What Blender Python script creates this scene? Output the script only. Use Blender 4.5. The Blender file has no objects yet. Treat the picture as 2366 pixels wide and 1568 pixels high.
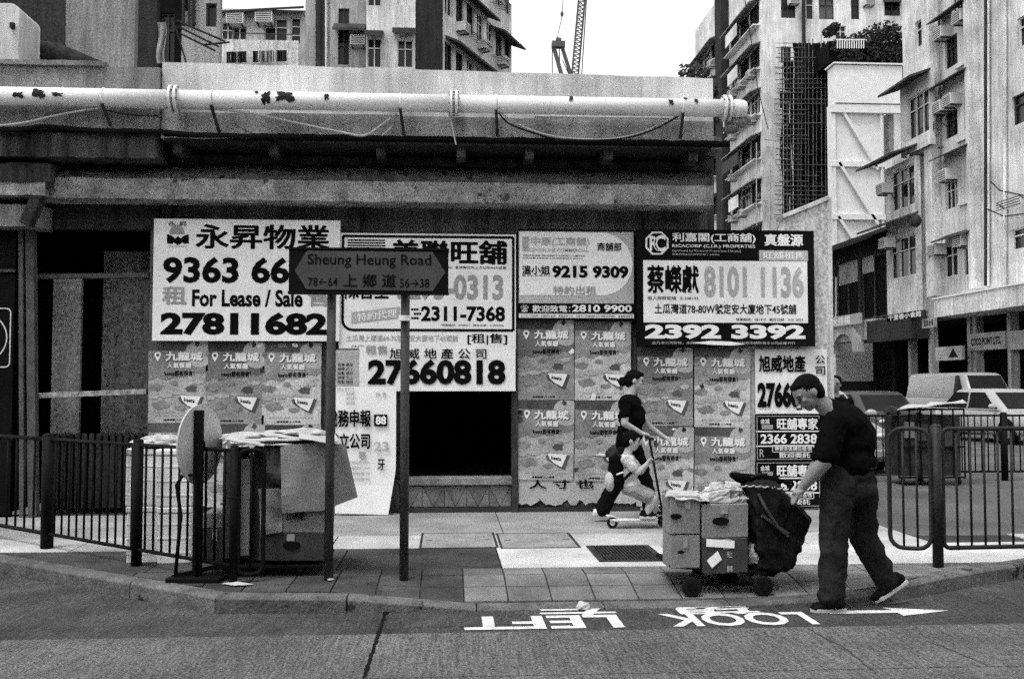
import bpy, bmesh, math, random
from mathutils import Vector, Matrix, noise as mnoise
random.seed(7)
SC = bpy.context.scene
COL = SC.collection
# ------------------------------------------------------------------ camera
F_PX, CX, CY = 2300.0, 1183.0, 784.0            # photo measured on a 2366 x 1568 sheet
YAW, PITCH, EYE = math.radians(3.8), math.radians(2.64), 1.45
cam_d = bpy.data.cameras.new('camera'); cam = bpy.data.objects.new('camera', cam_d); COL.objects.link(cam)
cam_d.sensor_width = 36.0; cam_d.lens = 36.0 * F_PX / 2366.0; cam_d.clip_end = 2000; cam_d.clip_start = 0.05
cam.location = (0, 0, EYE); cam.rotation_euler = (math.pi/2 + PITCH, 0, -YAW)
SC.camera = cam
# ------------------------------------------------------------------ sky and sun
SUN_TO = Vector((-0.45, -0.45, 1.4)).normalized()
wd = bpy.data.worlds.new('World'); SC.world = wd; wd.use_nodes = True
nt = wd.node_tree; bg = nt.nodes['Background']
sky = nt.nodes.new('ShaderNodeTexSky'); sky.sky_type = 'NISHITA'; sky.sun_disc = False
sky.sun_elevation = math.asin(SUN_TO.z); sky.sun_rotation = math.atan2(SUN_TO.x, SUN_TO.y)
sky.air_density = 2.5; sky.dust_density = 0.4; sky.ozone_density = 1.0
bw = nt.nodes.new('ShaderNodeRGBToBW')
nt.links.new(sky.outputs[0], bw.inputs[0]); nt.links.new(bw.outputs[0], bg.inputs[0]); bg.inputs[1].default_value = 0.15
sun_d = bpy.data.lights.new('sun', 'SUN'); sun_d.energy = 1.5; sun_d.angle = math.radians(24); sun_d.color = (1, 1, 1)
sun = bpy.data.objects.new('sun', sun_d); COL.objects.link(sun)
sun.rotation_euler = SUN_TO.to_track_quat('Z', 'Y').to_euler(); sun.location = (-10, -10, 30)
vs = SC.view_settings; vs.view_transform = 'Standard'; vs.look = 'None'; vs.exposure = 0.9; vs.gamma = 1.0
SC.cycles.max_bounces = 6; SC.cycles.diffuse_bounces = 3; SC.cycles.glossy_bounces = 3; SC.cycles.transparent_max_bounces = 8
SC.cycles.use_denoising = False; SC.cycles.use_adaptive_sampling = True; SC.cycles.adaptive_threshold = 0.042; SC.cycles.adaptive_min_samples = 8
SC.cycles.caustics_reflective = False; SC.cycles.caustics_refractive = False
# ------------------------------------------------------------------ photo pixel -> point
_F = Vector((math.sin(YAW)*math.cos(PITCH), math.cos(YAW)*math.cos(PITCH), math.sin(PITCH)))
_R = Vector((math.cos(YAW), -math.sin(YAW), 0)); _U = _R.cross(_F)
def ray(px, py): return _F + _R*((px-CX)/F_PX) - _U*((py-CY)/F_PX)
def W(px, py, Y):                      # point on the frontal plane at depth Y
    d = ray(px, py); t = Y/d.y; return Vector((d.x*t, Y, EYE + d.z*t))
def G(px, py, z=0.0):                  # point on the ground at height z
    d = ray(px, py); t = (z-EYE)/d.z; return Vector((d.x*t, d.y*t, z))
def XP(px, py, X):                     # point on the side plane x = X
    d = ray(px, py); t = X/d.x; return Vector((X, d.y*t, EYE + d.z*t))
# zoom sheets used while measuring -> sheet pixels
def z1(x, y): return (x*.3372, y*.3372)
def z2(x, y): return (778.3 + x*.3372, y*.3372)
def z3(x, y): return (1568.2 + x*.3372, y*.3372)
def z7(x, y): return (1568.2 + x*.3372, 467 + y*.3372)
def z5(x, y): return (330.8 + x*.37226, 486.4 + y*.37226)
def z6(x, y): return (1167.4 + x*.33503, 505.9 + y*.33503)
# ------------------------------------------------------------------ materials
MATS = {}
def M(name, v, rough=.85, var=.25, scale=2.5, grain=.25, gscale=55, bump=.15, bscale=40, streak=0, metal=0, spec=.035,
      rnd=0, chips=None, alpha=None, scratch=0):
    if name in MATS: return MATS[name]
    m = bpy.data.materials.new(name); m.use_nodes = True; n = m.node_tree.nodes; l = m.node_tree.links
    b = n['Principled BSDF']; b.inputs['Roughness'].default_value = rough; b.inputs['Metallic'].default_value = metal
    b.inputs['Specular IOR Level'].default_value = spec
    geo = n.new('ShaderNodeNewGeometry')
    def mult(a, k):
        x = n.new('ShaderNodeMath'); x.operation = 'MULTIPLY'; l.new(a, x.inputs[0])
        if isinstance(k, (int, float)): x.inputs[1].default_value = k
        else: l.new(k, x.inputs[1])
        return x.outputs[0]
    def nz(sc, det, lo, hi, vec=None, rgh=.6):
        t = n.new('ShaderNodeTexNoise'); t.inputs['Scale'].default_value = sc; t.inputs['Detail'].default_value = det
        t.inputs['Roughness'].default_value = rgh
        l.new(vec if vec is not None else geo.outputs['Position'], t.inputs['Vector'])
        r = n.new('ShaderNodeMapRange'); r.inputs['From Min'].default_value = .28; r.inputs['From Max'].default_value = .72
        r.inputs['To Min'].default_value = lo; r.inputs['To Max'].default_value = hi
        l.new(t.outputs['Fac'], r.inputs['Value']); return r.outputs['Result'], t.outputs['Fac']
    c, _ = nz(scale, 5, 1-var, 1+var*.6)
    c = mult(c, v)
    if grain:
        g, _ = nz(gscale, 3, 1-grain, 1+grain); c = mult(c, g)
    if streak:
        mp = n.new('ShaderNodeMapping'); mp.inputs['Scale'].default_value = (7, 7, .55); l.new(geo.outputs['Position'], mp.inputs['Vector'])
        s, _ = nz(1.0, 5, 1-streak, 1.15, mp.outputs[0], .7); c = mult(c, s)
    if scratch:                                     # raked finish: fine slanting lines
        mp = n.new('ShaderNodeMapping'); mp.inputs['Rotation'].default_value = (0, 0, -.55); mp.inputs['Scale'].default_value = (60, 3.2, 1); l.new(geo.outputs['Position'], mp.inputs['Vector'])
        s, _ = nz(1.0, 4, 1-scratch, 1+scratch*.5, mp.outputs[0], .7); c = mult(c, s)
    if rnd:
        oi = n.new('ShaderNodeObjectInfo'); r = n.new('ShaderNodeMapRange'); l.new(oi.outputs['Random'], r.inputs['Value'])
        r.inputs['To Min'].default_value = 1-rnd; r.inputs['To Max'].default_value = 1+rnd; c = mult(c, r.outputs['Result'])
    if chips:                                       # worn spots of another tone
        cv, csc, cth = chips
        t = n.new('ShaderNodeTexNoise'); t.inputs['Scale'].default_value = csc; t.inputs['Detail'].default_value = 9; t.inputs['Roughness'].default_value = .68
        l.new(geo.outputs['Position'], t.inputs['Vector'])
        st = n.new('ShaderNodeMapRange'); st.inputs['From Min'].default_value = cth; st.inputs['From Max'].default_value = cth+.05
        l.new(t.outputs['Fac'], st.inputs['Value'])
        mx = n.new('ShaderNodeMix'); mx.data_type = 'FLOAT'; l.new(st.outputs['Result'], mx.inputs[0]); l.new(c, mx.inputs[2]); mx.inputs[3].default_value = cv
        c = mx.outputs[0]
    cc = n.new('ShaderNodeCombineColor')
    for i in range(3): l.new(c, cc.inputs[i])
    l.new(cc.outputs[0], b.inputs['Base Color'])
    if bump:
        t = n.new('ShaderNodeTexNoise'); t.inputs['Scale'].default_value = bscale; t.inputs['Detail'].default_value = 5
        l.new(geo.outputs['Position'], t.inputs['Vector'])
        bp = n.new('ShaderNodeBump'); bp.inputs['Strength'].default_value = bump; bp.inputs['Distance'].default_value = .02
        l.new(t.outputs['Fac'], bp.inputs['Height']); l.new(bp.outputs[0], b.inputs['Normal'])
    if alpha is not None: b.inputs['Alpha'].default_value = alpha
    MATS[name] = m; return m
def glass(name, v=.014, rough=.12):
    return M(name, v, rough=rough, var=.5, scale=.7, grain=0, bump=.02, bscale=1.5, spec=.22)
# ------------------------------------------------------------------ mesh builder
class MB:
    def __init__(s): s.v = []; s.f = []
    def add(s, vs, fs):
        o = len(s.v); s.v += [Vector(p) for p in vs]; s.f += [tuple(i+o for i in f) for f in fs]; return s
    def box(s, x0, x1, y0, y1, z0, z1):
        return s.add([(x0,y0,z0),(x1,y0,z0),(x1,y1,z0),(x0,y1,z0),(x0,y0,z1),(x1,y0,z1),(x1,y1,z1),(x0,y1,z1)],
                     [(0,3,2,1),(4,5,6,7),(0,1,5,4),(1,2,6,5),(2,3,7,6),(3,0,4,7)])
    def obox(s, c, size, rot=None, ux=None, uz=None):      # oriented box
        c = Vector(c); hx, hy, hz = [k/2 for k in size]
        if rot is not None: Q = rot.to_matrix() if hasattr(rot, 'to_matrix') else Matrix.Rotation(rot, 3, 'Z')
        else: Q = Matrix.Identity(3)
        P = [c + Q @ Vector((a*hx, b*hy, d*hz)) for d in (-1,1) for (a,b) in ((-1,-1),(1,-1),(1,1),(-1,1))]
        return s.add(P, [(0,3,2,1),(4,5,6,7),(0,1,5,4),(1,2,6,5),(2,3,7,6),(3,0,4,7)])
    def bar(s, a, b, w, h=None, up=(0,0,1)):               # box beam from a to b
        a = Vector(a); b = Vector(b); d = (b-a); L = d.length; d = d/L; h = h or w
        u = Vector(up); sx = d.cross(u)
        if sx.length < 1e-4: sx = d.cross(Vector((1,0,0)))
        sx.normalize(); uz = sx.cross(d)
        P = [q + sx*i*w/2 + uz*j*h/2 for q in (a, b) for (i, j) in ((-1,-1),(1,-1),(1,1),(-1,1))]
        return s.add(P, [(0,3,2,1),(4,5,6,7),(0,1,5,4),(1,2,6,5),(2,3,7,6),(3,0,4,7)])
    def cyl(s, a, b, r0, r1=None, n=12, caps=True):
        a = Vector(a); b = Vector(b); r1 = r0 if r1 is None else r1; d = (b-a).normalized()
        x = d.orthogonal().normalized(); y = d.cross(x); o = len(s.v)
        for q, r in ((a, r0), (b, r1)):
            for i in range(n):
                t = 2*math.pi*i/n; s.v.append(q + (x*math.cos(t) + y*math.sin(t))*r)
        for i in range(n): j = (i+1) % n; s.f.append((o+i, o+j, o+n+j, o+n+i))
        if caps: s.f.append(tuple(o+i for i in reversed(range(n)))); s.f.append(tuple(o+n+i for i in range(n)))
        return s
    def tube(s, pts, r, n=8, closed=False):
        pts = [Vector(p) for p in pts]; o = len(s.v); m = len(pts); prev = None
        rs = r if isinstance(r, (list, tuple)) else [r]*m
        for k, p in enumerate(pts):
            a = pts[(k-1) % m] if (closed or k > 0) else p; b = pts[(k+1) % m] if (closed or k < m-1) else p
            d = (b-a).normalized()
            x = d.orthogonal().normalized() if prev is None else (prev - d*prev.dot(d)).normalized()
            prev = x; y = d.cross(x)
            for i in range(n): t = 2*math.pi*i/n; s.v.append(p + (x*math.cos(t) + y*math.sin(t))*rs[k])
        for k in range(m if closed else m-1):
            for i in range(n):
                j = (i+1) % n; k2 = (k+1) % m
                s.f.append((o+k*n+i, o+k*n+j, o+k2*n+j, o+k2*n+i))
        if not closed:
            s.f.append(tuple(o+i for i in reversed(range(n)))); s.f.append(tuple(o+(m-1)*n+i for i in range(n)))
        return s
    def ball(s, c, r, nu=14, nv=9, rot=None):
        c = Vector(c); r = (r, r, r) if isinstance(r, (int, float)) else r; o = len(s.v)
        Q = rot.to_matrix() if rot is not None else Matrix.Identity(3)
        s.v.append(c + Q @ Vector((0,0,-r[2])))
        for j in range(1, nv):
            ph = math.pi*j/nv - math.pi/2
            for i in range(nu):
                t = 2*math.pi*i/nu
                s.v.append(c + Q @ Vector((r[0]*math.cos(ph)*math.cos(t), r[1]*math.cos(ph)*math.sin(t), r[2]*math.sin(ph))))
        s.v.append(c + Q @ Vector((0,0,r[2]))); e = len(s.v)-1
        for i in range(nu):
            k = (i+1) % nu
            s.f.append((o, o+1+k, o+1+i)); s.f.append((e, e-nu+i, e-nu+k))
            for j in range(nv-2): s.f.append((o+1+j*nu+i, o+1+j*nu+k, o+1+(j+1)*nu+k, o+1+(j+1)*nu+i))
        return s
    def prism(s, poly, z0, z1, axis='z', tf=None):         # extrude a ccw polygon
        n = len(poly); P = []
        for z in (z0, z1):
            for (a, b) in poly:
                P.append(Vector((a, b, z)) if axis == 'z' else Vector((a, z, b)) if axis == 'y' else Vector((z, a, b)))
        if tf: P = [tf @ p for p in P]
        F = [tuple(reversed(range(n))), tuple(range(n, 2*n))] + [(i, (i+1) % n, n+(i+1) % n, n+i) for i in range(n)]
        return s.add(P, F)
    def grid(s, fn, nu, nv):
        o = len(s.v)
        for j in range(nv+1):
            for i in range(nu+1): s.v.append(Vector(fn(i/nu, j/nv)))
        w = nu+1
        for j in range(nv):
            for i in range(nu): s.f.append((o+j*w+i, o+j*w+i+1, o+(j+1)*w+i+1, o+(j+1)*w+i))
        return s
    def build(s, name, mat, parent=None, smooth=False, bevel=0, solid=0, fix=True):
        me = bpy.data.meshes.new(name)
        if parent is None:
            xs = [p.x for p in s.v]; ys = [p.y for p in s.v]; zs = [p.z for p in s.v]
            org = Vector(((min(xs)+max(xs))/2, (min(ys)+max(ys))/2, min(zs)))
            inv = Matrix.Translation(-org)
        else:
            Mx = Matrix.Identity(4); q = parent
            while q is not None: Mx = q.matrix_basis @ Mx; q = q.parent
            inv = Mx.inverted()
        me.from_pydata([inv @ p for p in s.v], [], s.f)
        if fix:
            bm = bmesh.new(); bm.from_mesh(me); bmesh.ops.recalc_face_normals(bm, faces=bm.faces); bm.to_mesh(me); bm.free()
        me.materials.append(mat)
        if smooth: me.polygons.foreach_set('use_smooth', [True]*len(me.polygons))
        ob = bpy.data.objects.new(name, me); COL.objects.link(ob)
        if parent is None: ob.location = org
        else: ob.parent = parent
        if solid: md = ob.modifiers.new('solid', 'SOLIDIFY'); md.thickness = solid; md.offset = 0
        if bevel: md = ob.modifiers.new('bevel', 'BEVEL'); md.width = bevel; md.segments = 2; md.limit_method = 'ANGLE'
        return ob
def tag(o, label, cat, group=None, kind=None):
    if label: o['label'] = label
    if cat: o['category'] = cat
    if group: o['group'] = group
    if kind: o['kind'] = kind
    return o
def thing(name, label, cat, loc=(0,0,0), group=None):
    o = bpy.data.objects.new(name, None); COL.objects.link(o); o.location = loc; o.empty_display_size = .2
    return tag(o, label, cat, group)
def struct(o): o['kind'] = 'structure'; return o
def dup(root, loc=None, rotz=None, label=None, group=None, parent=None):
    r = root.copy(); COL.objects.link(r); r.parent = parent
    if loc is not None: r.location = loc
    if rotz is not None: r.rotation_euler = (0, 0, rotz)
    if label: r['label'] = label
    if group: r['group'] = group
    for ch in list(root.children): dup(ch, parent=r)
    return r
# ------------------------------------------------------------------ lettering
_tc = {}
def text_mesh(body, bold):
    key = (body, bold)
    if key in _tc: return _tc[key]
    cjk = any(ord(c) > 0x2000 for c in body)
    cu = bpy.data.curves.new('lettering', 'FONT'); cu.body = body; cu.size = 1; cu.offset = min(bold, .004) if cjk else bold; cu.resolution_u = 3
    ob = bpy.data.objects.new('lettering', cu); COL.objects.link(ob)
    dg = bpy.context.evaluated_depsgraph_get(); me = bpy.data.meshes.new_from_object(ob.evaluated_get(dg))
    V = [v.co.copy() for v in me.vertices]; P = [tuple(p.vertices) for p in me.polygons]
    bpy.data.objects.remove(ob); bpy.data.curves.remove(cu); bpy.data.meshes.remove(me)
    if not V: V = [Vector((0,0,0)), Vector((1,0,0)), Vector((1,1,0))]; P = [(0,1,2)]
    V = [Vector((v.x, v.y, 0)) for v in V]
    if cjk and bold > .011:                                # heavier strokes: the outline laid over itself, a hair apart
        n0, V0, P0, k = len(V), list(V), list(P), bold*.62
        for i, (dx, dy) in enumerate(((k, 0), (-k, 0), (0, k*.8), (0, -k*.8), (k*.7, k*.6), (-k*.7, -k*.6), (k*.7, -k*.6), (-k*.7, k*.6))):
            V += [v + Vector((dx, dy, (i+1)*.06)) for v in V0]; P += [tuple(q+n0*(i+1) for q in p) for p in P0]
    x0 = min(v.x for v in V); x1 = max(v.x for v in V); y0 = min(v.y for v in V); y1 = max(v.y for v in V)
    V = [((v.x-x0)/(x1-x0), (v.y-y0)/(y1-y0), v.z) for v in V]
    _tc[key] = (V, P); return _tc[key]
def lettering(parent, body, fn, mat, bold=.02, name='lettering', tilt=0):
    """fn(u, v) maps the unit box of the writing to a point"""
    V, P = text_mesh(body, bold); b = MB(); Q = [Vector(fn(u, v)) for u, v, w in V]
    o = Vector(fn(0, 0)); nn = (Vector(fn(1, 0))-o).cross(Vector(fn(0, 1))-o).normalized()
    b.add([q + nn*(w*.0015) for q, (_, _, w) in zip(Q, V)], P)
    return b.build(name, mat, parent, fix=False)
def wtext(parent, body, tl, br, Y, mat, bold=.02, slant=0):
    """writing on a frontal sign: tl / br in sheet pixels"""
    a = W(tl[0], tl[1], Y); c = W(br[0], br[1], Y)
    return lettering(parent, body, lambda u, v: (a.x+(c.x-a.x)*u, Y, c.z+(a.z-c.z)*v + slant*(c.x-a.x)*(u-.5)), mat, bold)
def wrect(tl, br, Y):
    a = W(tl[0], tl[1], Y); c = W(br[0], br[1], Y); return a.x, c.x, c.z, a.z
# ------------------------------------------------------------------ palette
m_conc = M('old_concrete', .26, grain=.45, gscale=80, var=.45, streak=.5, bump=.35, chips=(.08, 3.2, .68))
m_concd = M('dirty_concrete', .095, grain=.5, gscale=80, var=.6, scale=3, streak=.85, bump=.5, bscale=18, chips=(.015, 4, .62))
m_conc_rough = M('spalled_concrete', .30, var=.6, scale=5, grain=.6, gscale=75, bump=.8, bscale=14, chips=(.05, 6, .60))
m_plaster = M('white_washed_plaster', .64, var=.42, scale=1.0, streak=.34, grain=.4, gscale=80, bump=.2, chips=(.25, 3, .76))
m_wallw = M('pale_render', .70, var=.4, scale=.6, streak=.45, grain=.55, gscale=24, bump=.1, chips=(.32, .55, .68))
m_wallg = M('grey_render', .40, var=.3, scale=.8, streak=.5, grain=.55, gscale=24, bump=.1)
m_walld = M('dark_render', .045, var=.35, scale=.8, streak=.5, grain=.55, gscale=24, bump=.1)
m_white = M('white_paint', .72, var=.12, grain=.12, bump=.06)
m_paper = M('paper', .86, var=.1, scale=4, grain=.22, gscale=95, bump=.25, bscale=6)
m_paperw = M('white_paper', .88, var=.06, scale=4, grain=.2, gscale=95, bump=.2, bscale=6)
m_black = M('black_ink', .006, var=.2, grain=.3, bump=0)
m_ink = M('grey_ink', .34, var=.15, grain=.3, bump=0)
m_inkl = M('light_grey_ink', .45, var=.15, grain=.3, bump=0)
m_dark = M('dark_paint', .008, rough=.6, var=.4, grain=.3)
m_steel = M('dark_railing_paint', .008, rough=.6, var=.5, scale=8, grain=.3, spec=.06)
m_post = M('grey_galvanised_post', .06, rough=.65, var=.4, scale=6, grain=.3, spec=.15, chips=(.015, 9, .66))
m_rub = M('black_rubber', .012, var=.2, grain=.2, rough=.7)
m_card = M('cardboard', .22, var=.2, scale=3, grain=.4, gscale=110, bump=.12)
m_cardd = M('shade_toned_cardboard', .06, var=.35, scale=3, grain=.4, gscale=110, bump=.12)  # dark copy of the cardboard: shade on box fronts put into the colour
m_foam = M('white_foam', .9, var=.06, grain=.12, bump=.15)
m_glass = glass('window_glass')
m_int = M('interior_darkness', .008, var=.3, grain=.2)  # near-black colour stands for the darkness of rooms and holes
m_pipe = M('white_pipe_paint', .74, rough=.6, var=.12, scale=3, grain=.12, bump=.1, chips=(.03, 2.6, .735))
# ================================================================== ground
m_road = M('road_concrete', .155, var=.35, scale=1.1, grain=.85, gscale=80, bump=1.0, bscale=70, rnd=.06, scratch=.5, chips=(.06, .9, .68))
m_gutter = M('gutter_concrete', .085, var=.45, scale=1.6, grain=.7, gscale=80, bump=1.0, bscale=70, chips=(.04, 1.5, .62), scratch=.45)
m_asph = M('side_street_asphalt', .11, var=.4, scale=.6, grain=.55, gscale=60, bump=.4, bscale=50, chips=(.22, .5, .6))
m_pave = M('pavement_concrete', .31, var=.35, scale=1.6, grain=.5, gscale=100, bump=.35, bscale=50, rnd=.12, chips=(.2, 1.8, .66))
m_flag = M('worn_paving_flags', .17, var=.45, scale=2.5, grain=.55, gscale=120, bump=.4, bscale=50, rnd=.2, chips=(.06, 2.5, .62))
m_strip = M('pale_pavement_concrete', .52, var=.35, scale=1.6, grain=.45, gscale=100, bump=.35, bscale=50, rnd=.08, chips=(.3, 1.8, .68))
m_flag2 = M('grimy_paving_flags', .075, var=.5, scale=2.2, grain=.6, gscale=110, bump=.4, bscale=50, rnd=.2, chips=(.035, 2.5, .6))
m_mid = M('worn_pale_concrete', .42, var=.35, scale=1.6, grain=.5, gscale=100, bump=.35, bscale=50, rnd=.1, chips=(.25, 1.8, .66))
m_joint = M('joint_dirt', .05, var=.4, grain=.3)
m_kerb = M('kerb_granite', .12, var=.5, scale=6, grain=.6, gscale=110, bump=.5, bscale=30, rnd=.15, chips=(.03, 5, .6))
m_line = M('worn_road_paint', .66, var=.35, scale=8, grain=.45, gscale=70, chips=(.13, 16, .615))
RZ = -.12
road = struct(MB().add([(-250,-60,RZ-.012),(250,-60,RZ-.012),(250,400,RZ-.012),(-250,400,RZ-.012)],[(0,1,2,3)]).build('road', m_asph))
def clip(poly, p, nrm):                                    # keep the side where (q-p).n >= 0
    out = []
    for i in range(len(poly)):
        a = Vector(poly[i]); b = Vector(poly[(i+1) % len(poly)]); da = (a-p).dot(nrm); db = (b-p).dot(nrm)
        if da >= 0: out.append(a)
        if (da >= 0) != (db >= 0): out.append(a + (b-a)*(da/(da-db)))
    return out
def sm(t): t = max(0, min(1, t)); return t*t*(3-2*t)
def pz(x, y):                                              # the pavement dips to the road at the crossing
    w = sm((x+.9)/.9)*(1-sm((x-2.5)/.9)); return -.098*w*sm((7.75-y)/.75)
KL0, KL1 = Vector((-1.58, 7.05)), Vector((-3.72, 8.67))    # left kerb line
KLd = (KL1-KL0).normalized(); KLn = Vector((-KLd.y, KLd.x)); KLn = KLn if KLn.y > 0 else -KLn
def yf(x):
    if x < -1.58: return KL0.y + (x+1.58)*(KLd.y/KLd.x)
    if x < 2.7: return 7.05 - .03*sm((x+1.58)/1.4)
    return 7.02 + .0*(x-2.7) + .52*max(0, x-3.0)*sm((x-2.9)/.8)
def yb(x): return 11.75 if x < 4.55 else 9.5
xs = [-9+i*.25 for i in range(int(15.5/.25)+1)]
pb = MB(); o = 0
for i in range(len(xs)-1):
    for j in range(14):
        def q(x, t, first): y = yf(x) + .14 + ((yb(first) - yf(x)-.14)*t); return (x, y, pz(x, y)-.012)
        a, b = xs[i], xs[i+1]; mid = (a+b)/2
        pb.add([q(a, j/14, mid), q(b, j/14, mid), q(b, (j+1)/14, mid), q(a, (j+1)/14, mid)], [(0,1,2,3)])
pavement = struct(pb.build('pavement', m_joint))
def slab(poly, mat, par, name, zf, gap=.006, th=.03):
    if len(poly) < 3: return
    c = sum((Vector((p[0], p[1])) for p in poly), Vector((0, 0)))/len(poly)
    P = []
    for p in poly:
        d = Vector((p[0], p[1]))-c; L = d.length
        if L < .05: return
        P.append(c + d*(1-gap*1.3/L))
    dz = random.uniform(-.0015, .0015); n = len(P); b = MB()
    sub = []
    for i in range(n):                                     # subdivide the rim so slabs follow the dip
        a, e = P[i], P[(i+1) % n]; k = max(1, int((e-a).length/.35))
        sub += [a + (e-a)*(t/k) for t in range(k)]
    n = len(sub)
    b.v += [Vector((p.x, p.y, zf(p.x, p.y)+dz)) for p in sub] + [Vector((p.x, p.y, zf(p.x, p.y)-th)) for p in sub] + [Vector((c.x, c.y, zf(c.x, c.y)+dz))]
    b.f += [(i, (i+1) % n, 2*n) for i in range(n)] + [(i, n+i, n+(i+1) % n, (i+1) % n) for i in range(n)]
    return b.build(name, mat, par)
def clip_pave(poly):
    poly = [Vector(p) for p in poly]
    poly = clip(poly, KL0 + KLn*.155, KLn)
    for i in range(6):                                     # right kerb bends away
        if len(poly) < 3: return []
    x0 = 3.25; p0 = Vector((x0, yf(x0)+.16)); p1 = Vector((6.0, yf(6.0)+.16)); d = (p1-p0).normalized(); nn = Vector((-d.y, d.x))
    if max(p.x for p in poly) > 3.3: poly = clip(poly, p0, nn)
    return poly
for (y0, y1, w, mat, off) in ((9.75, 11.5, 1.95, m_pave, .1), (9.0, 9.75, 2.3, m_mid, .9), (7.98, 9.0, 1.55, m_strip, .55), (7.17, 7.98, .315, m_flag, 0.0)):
    x = -9 + off
    while x < 6:
        ww = w*random.uniform(.92, 1.08) if w > 1 else w
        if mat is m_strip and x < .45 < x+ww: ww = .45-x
        rows = [(y0, y1)] if w > 1 else [(y0+(y1-y0)*k/3, y0+(y1-y0)*(k+1)/3) for k in range(3)]
        for (a, b) in rows:
            X1 = min(x+ww, 6.2)
            bb = min(b, yb(x+.01)) if x > 4.5 else b
            if x < 4.5 < X1 and b > 9.5: X1 = 4.5
            if bb > a + .05:
                P = clip_pave([(x, a), (X1, a), (X1, bb), (x, bb)])
                mt = mat
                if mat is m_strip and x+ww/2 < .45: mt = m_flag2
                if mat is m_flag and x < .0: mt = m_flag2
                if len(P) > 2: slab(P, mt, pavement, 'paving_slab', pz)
        x += ww
# kerb
kerb = struct(MB().box(-9, -8.9, 12.6, 12.7, RZ-.05, RZ-.02).build('kerb', m_kerb)); kerb.location = (0, 0, 0)
kerb.data.clear_geometry()
def kstone(a, b, inward, za, zb, name='kerb_stone'):
    a = Vector(a); b = Vector(b); d = (b-a).normalized(); a = a+d*.004; b = b-d*.004; w = .145; ch = .022; B = MB(); V = []
    for (p, z) in ((a, za), (b, zb)):
        i = inward
        j = random.uniform(-.004, .004)
        V += [(p.x+i.x*j, p.y+i.y*j, RZ-.1), (p.x+i.x*j, p.y+i.y*j, z-ch), (p.x+i.x*(ch+j), p.y+i.y*(ch+j), z), (p.x+i.x*w, p.y+i.y*w, z), (p.x+i.x*w, p.y+i.y*w, RZ-.1)]
    B.add(V, [(0,1,2,3,4), (9,8,7,6,5)] + [(k, 5+k, 5+(k+1) % 5, (k+1) % 5) for k in range(5)])
    return B.build(name, m_kerb, kerb, bevel=.006)
t = 0.0; L = 8.2
while t < L:
    n_ = min(L, t + random.uniform(.82, .95)); kstone(KL0 + KLd*t, KL0 + KLd*n_, KLn, .002, .002); t = n_
fx = [-1.58]
while fx[-1] < 6.0: fx.append(fx[-1] + .9)
for i in range(len(fx)-1):
    a, b = fx[i], fx[i+1]
    kstone((a, yf(a)), (b, yf(b)), Vector((-(yf(b)-yf(a)), b-a)).normalized(), pz(a, 6.9)+.002, pz(b, 6.9)+.002)
# concrete road bays near the camera
rf = lambda x, y: RZ
gy = 6.42                                                   # gutter line
def rp(px, py): g = G(px, py, RZ); return Vector((g.x, g.y))
j_far = 5.46
tj0, tj1 = rp(893, 1408), rp(842, 1562)
def tjx(y): return tj0.x + (tj1.x-tj0.x)*(y-tj0.y)/(tj1.y-tj0.y)
lim = lambda x: yf(x) - .012
def kerb_poly(x0, x1, y0):
    n_ = 14; xs_ = [x0+(x1-x0)*i/n_ for i in range(n_+1)]
    return [(x, max(y0, lim(x))) for x in xs_]
for (xa, xb) in ((-9, None), (None, 3.9), (3.9, 9.5)):
    for (ya, yb_) in ((gy, 'k'), (j_far, gy), (.5, j_far)):
        lo = lambda y: xa if xa is not None else tjx(y)
        hi = lambda y: xb if xb is not None else tjx(y)
        yt = 7.02 if yb_ == 'k' else yb_
        P = [(lo(ya)+.0, ya), (hi(ya)-.0, ya)]
        if yb_ == 'k':
            P += list(reversed([(x, y) for (x, y) in kerb_poly(lo(yt), hi(yt), ya)]))
            P = [Vector(p) for p in P]; n_ = len(P)
            B = MB(); top = [Vector((p.x, p.y, RZ)) for p in P]; B.v += top + [t_ - Vector((0, 0, .03)) for t_ in top]
            bot = list(range(2, n_)); xsb = [P[k].x for k in bot]      # quads between the gutter line and the kerb
            base = []
            for k in bot: B.v.append(Vector((P[k].x, ya, RZ))); base.append(len(B.v)-1)
            for k in range(len(bot)-1): B.f.append((bot[k], bot[k+1], base[k+1], base[k]))
            B.build('road_bay', m_gutter, road)
        else:
            P += [(hi(yt), yt), (lo(yt), yt)]; slab(P, m_road, road, 'road_bay', rf, gap=.007, th=.012)
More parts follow.
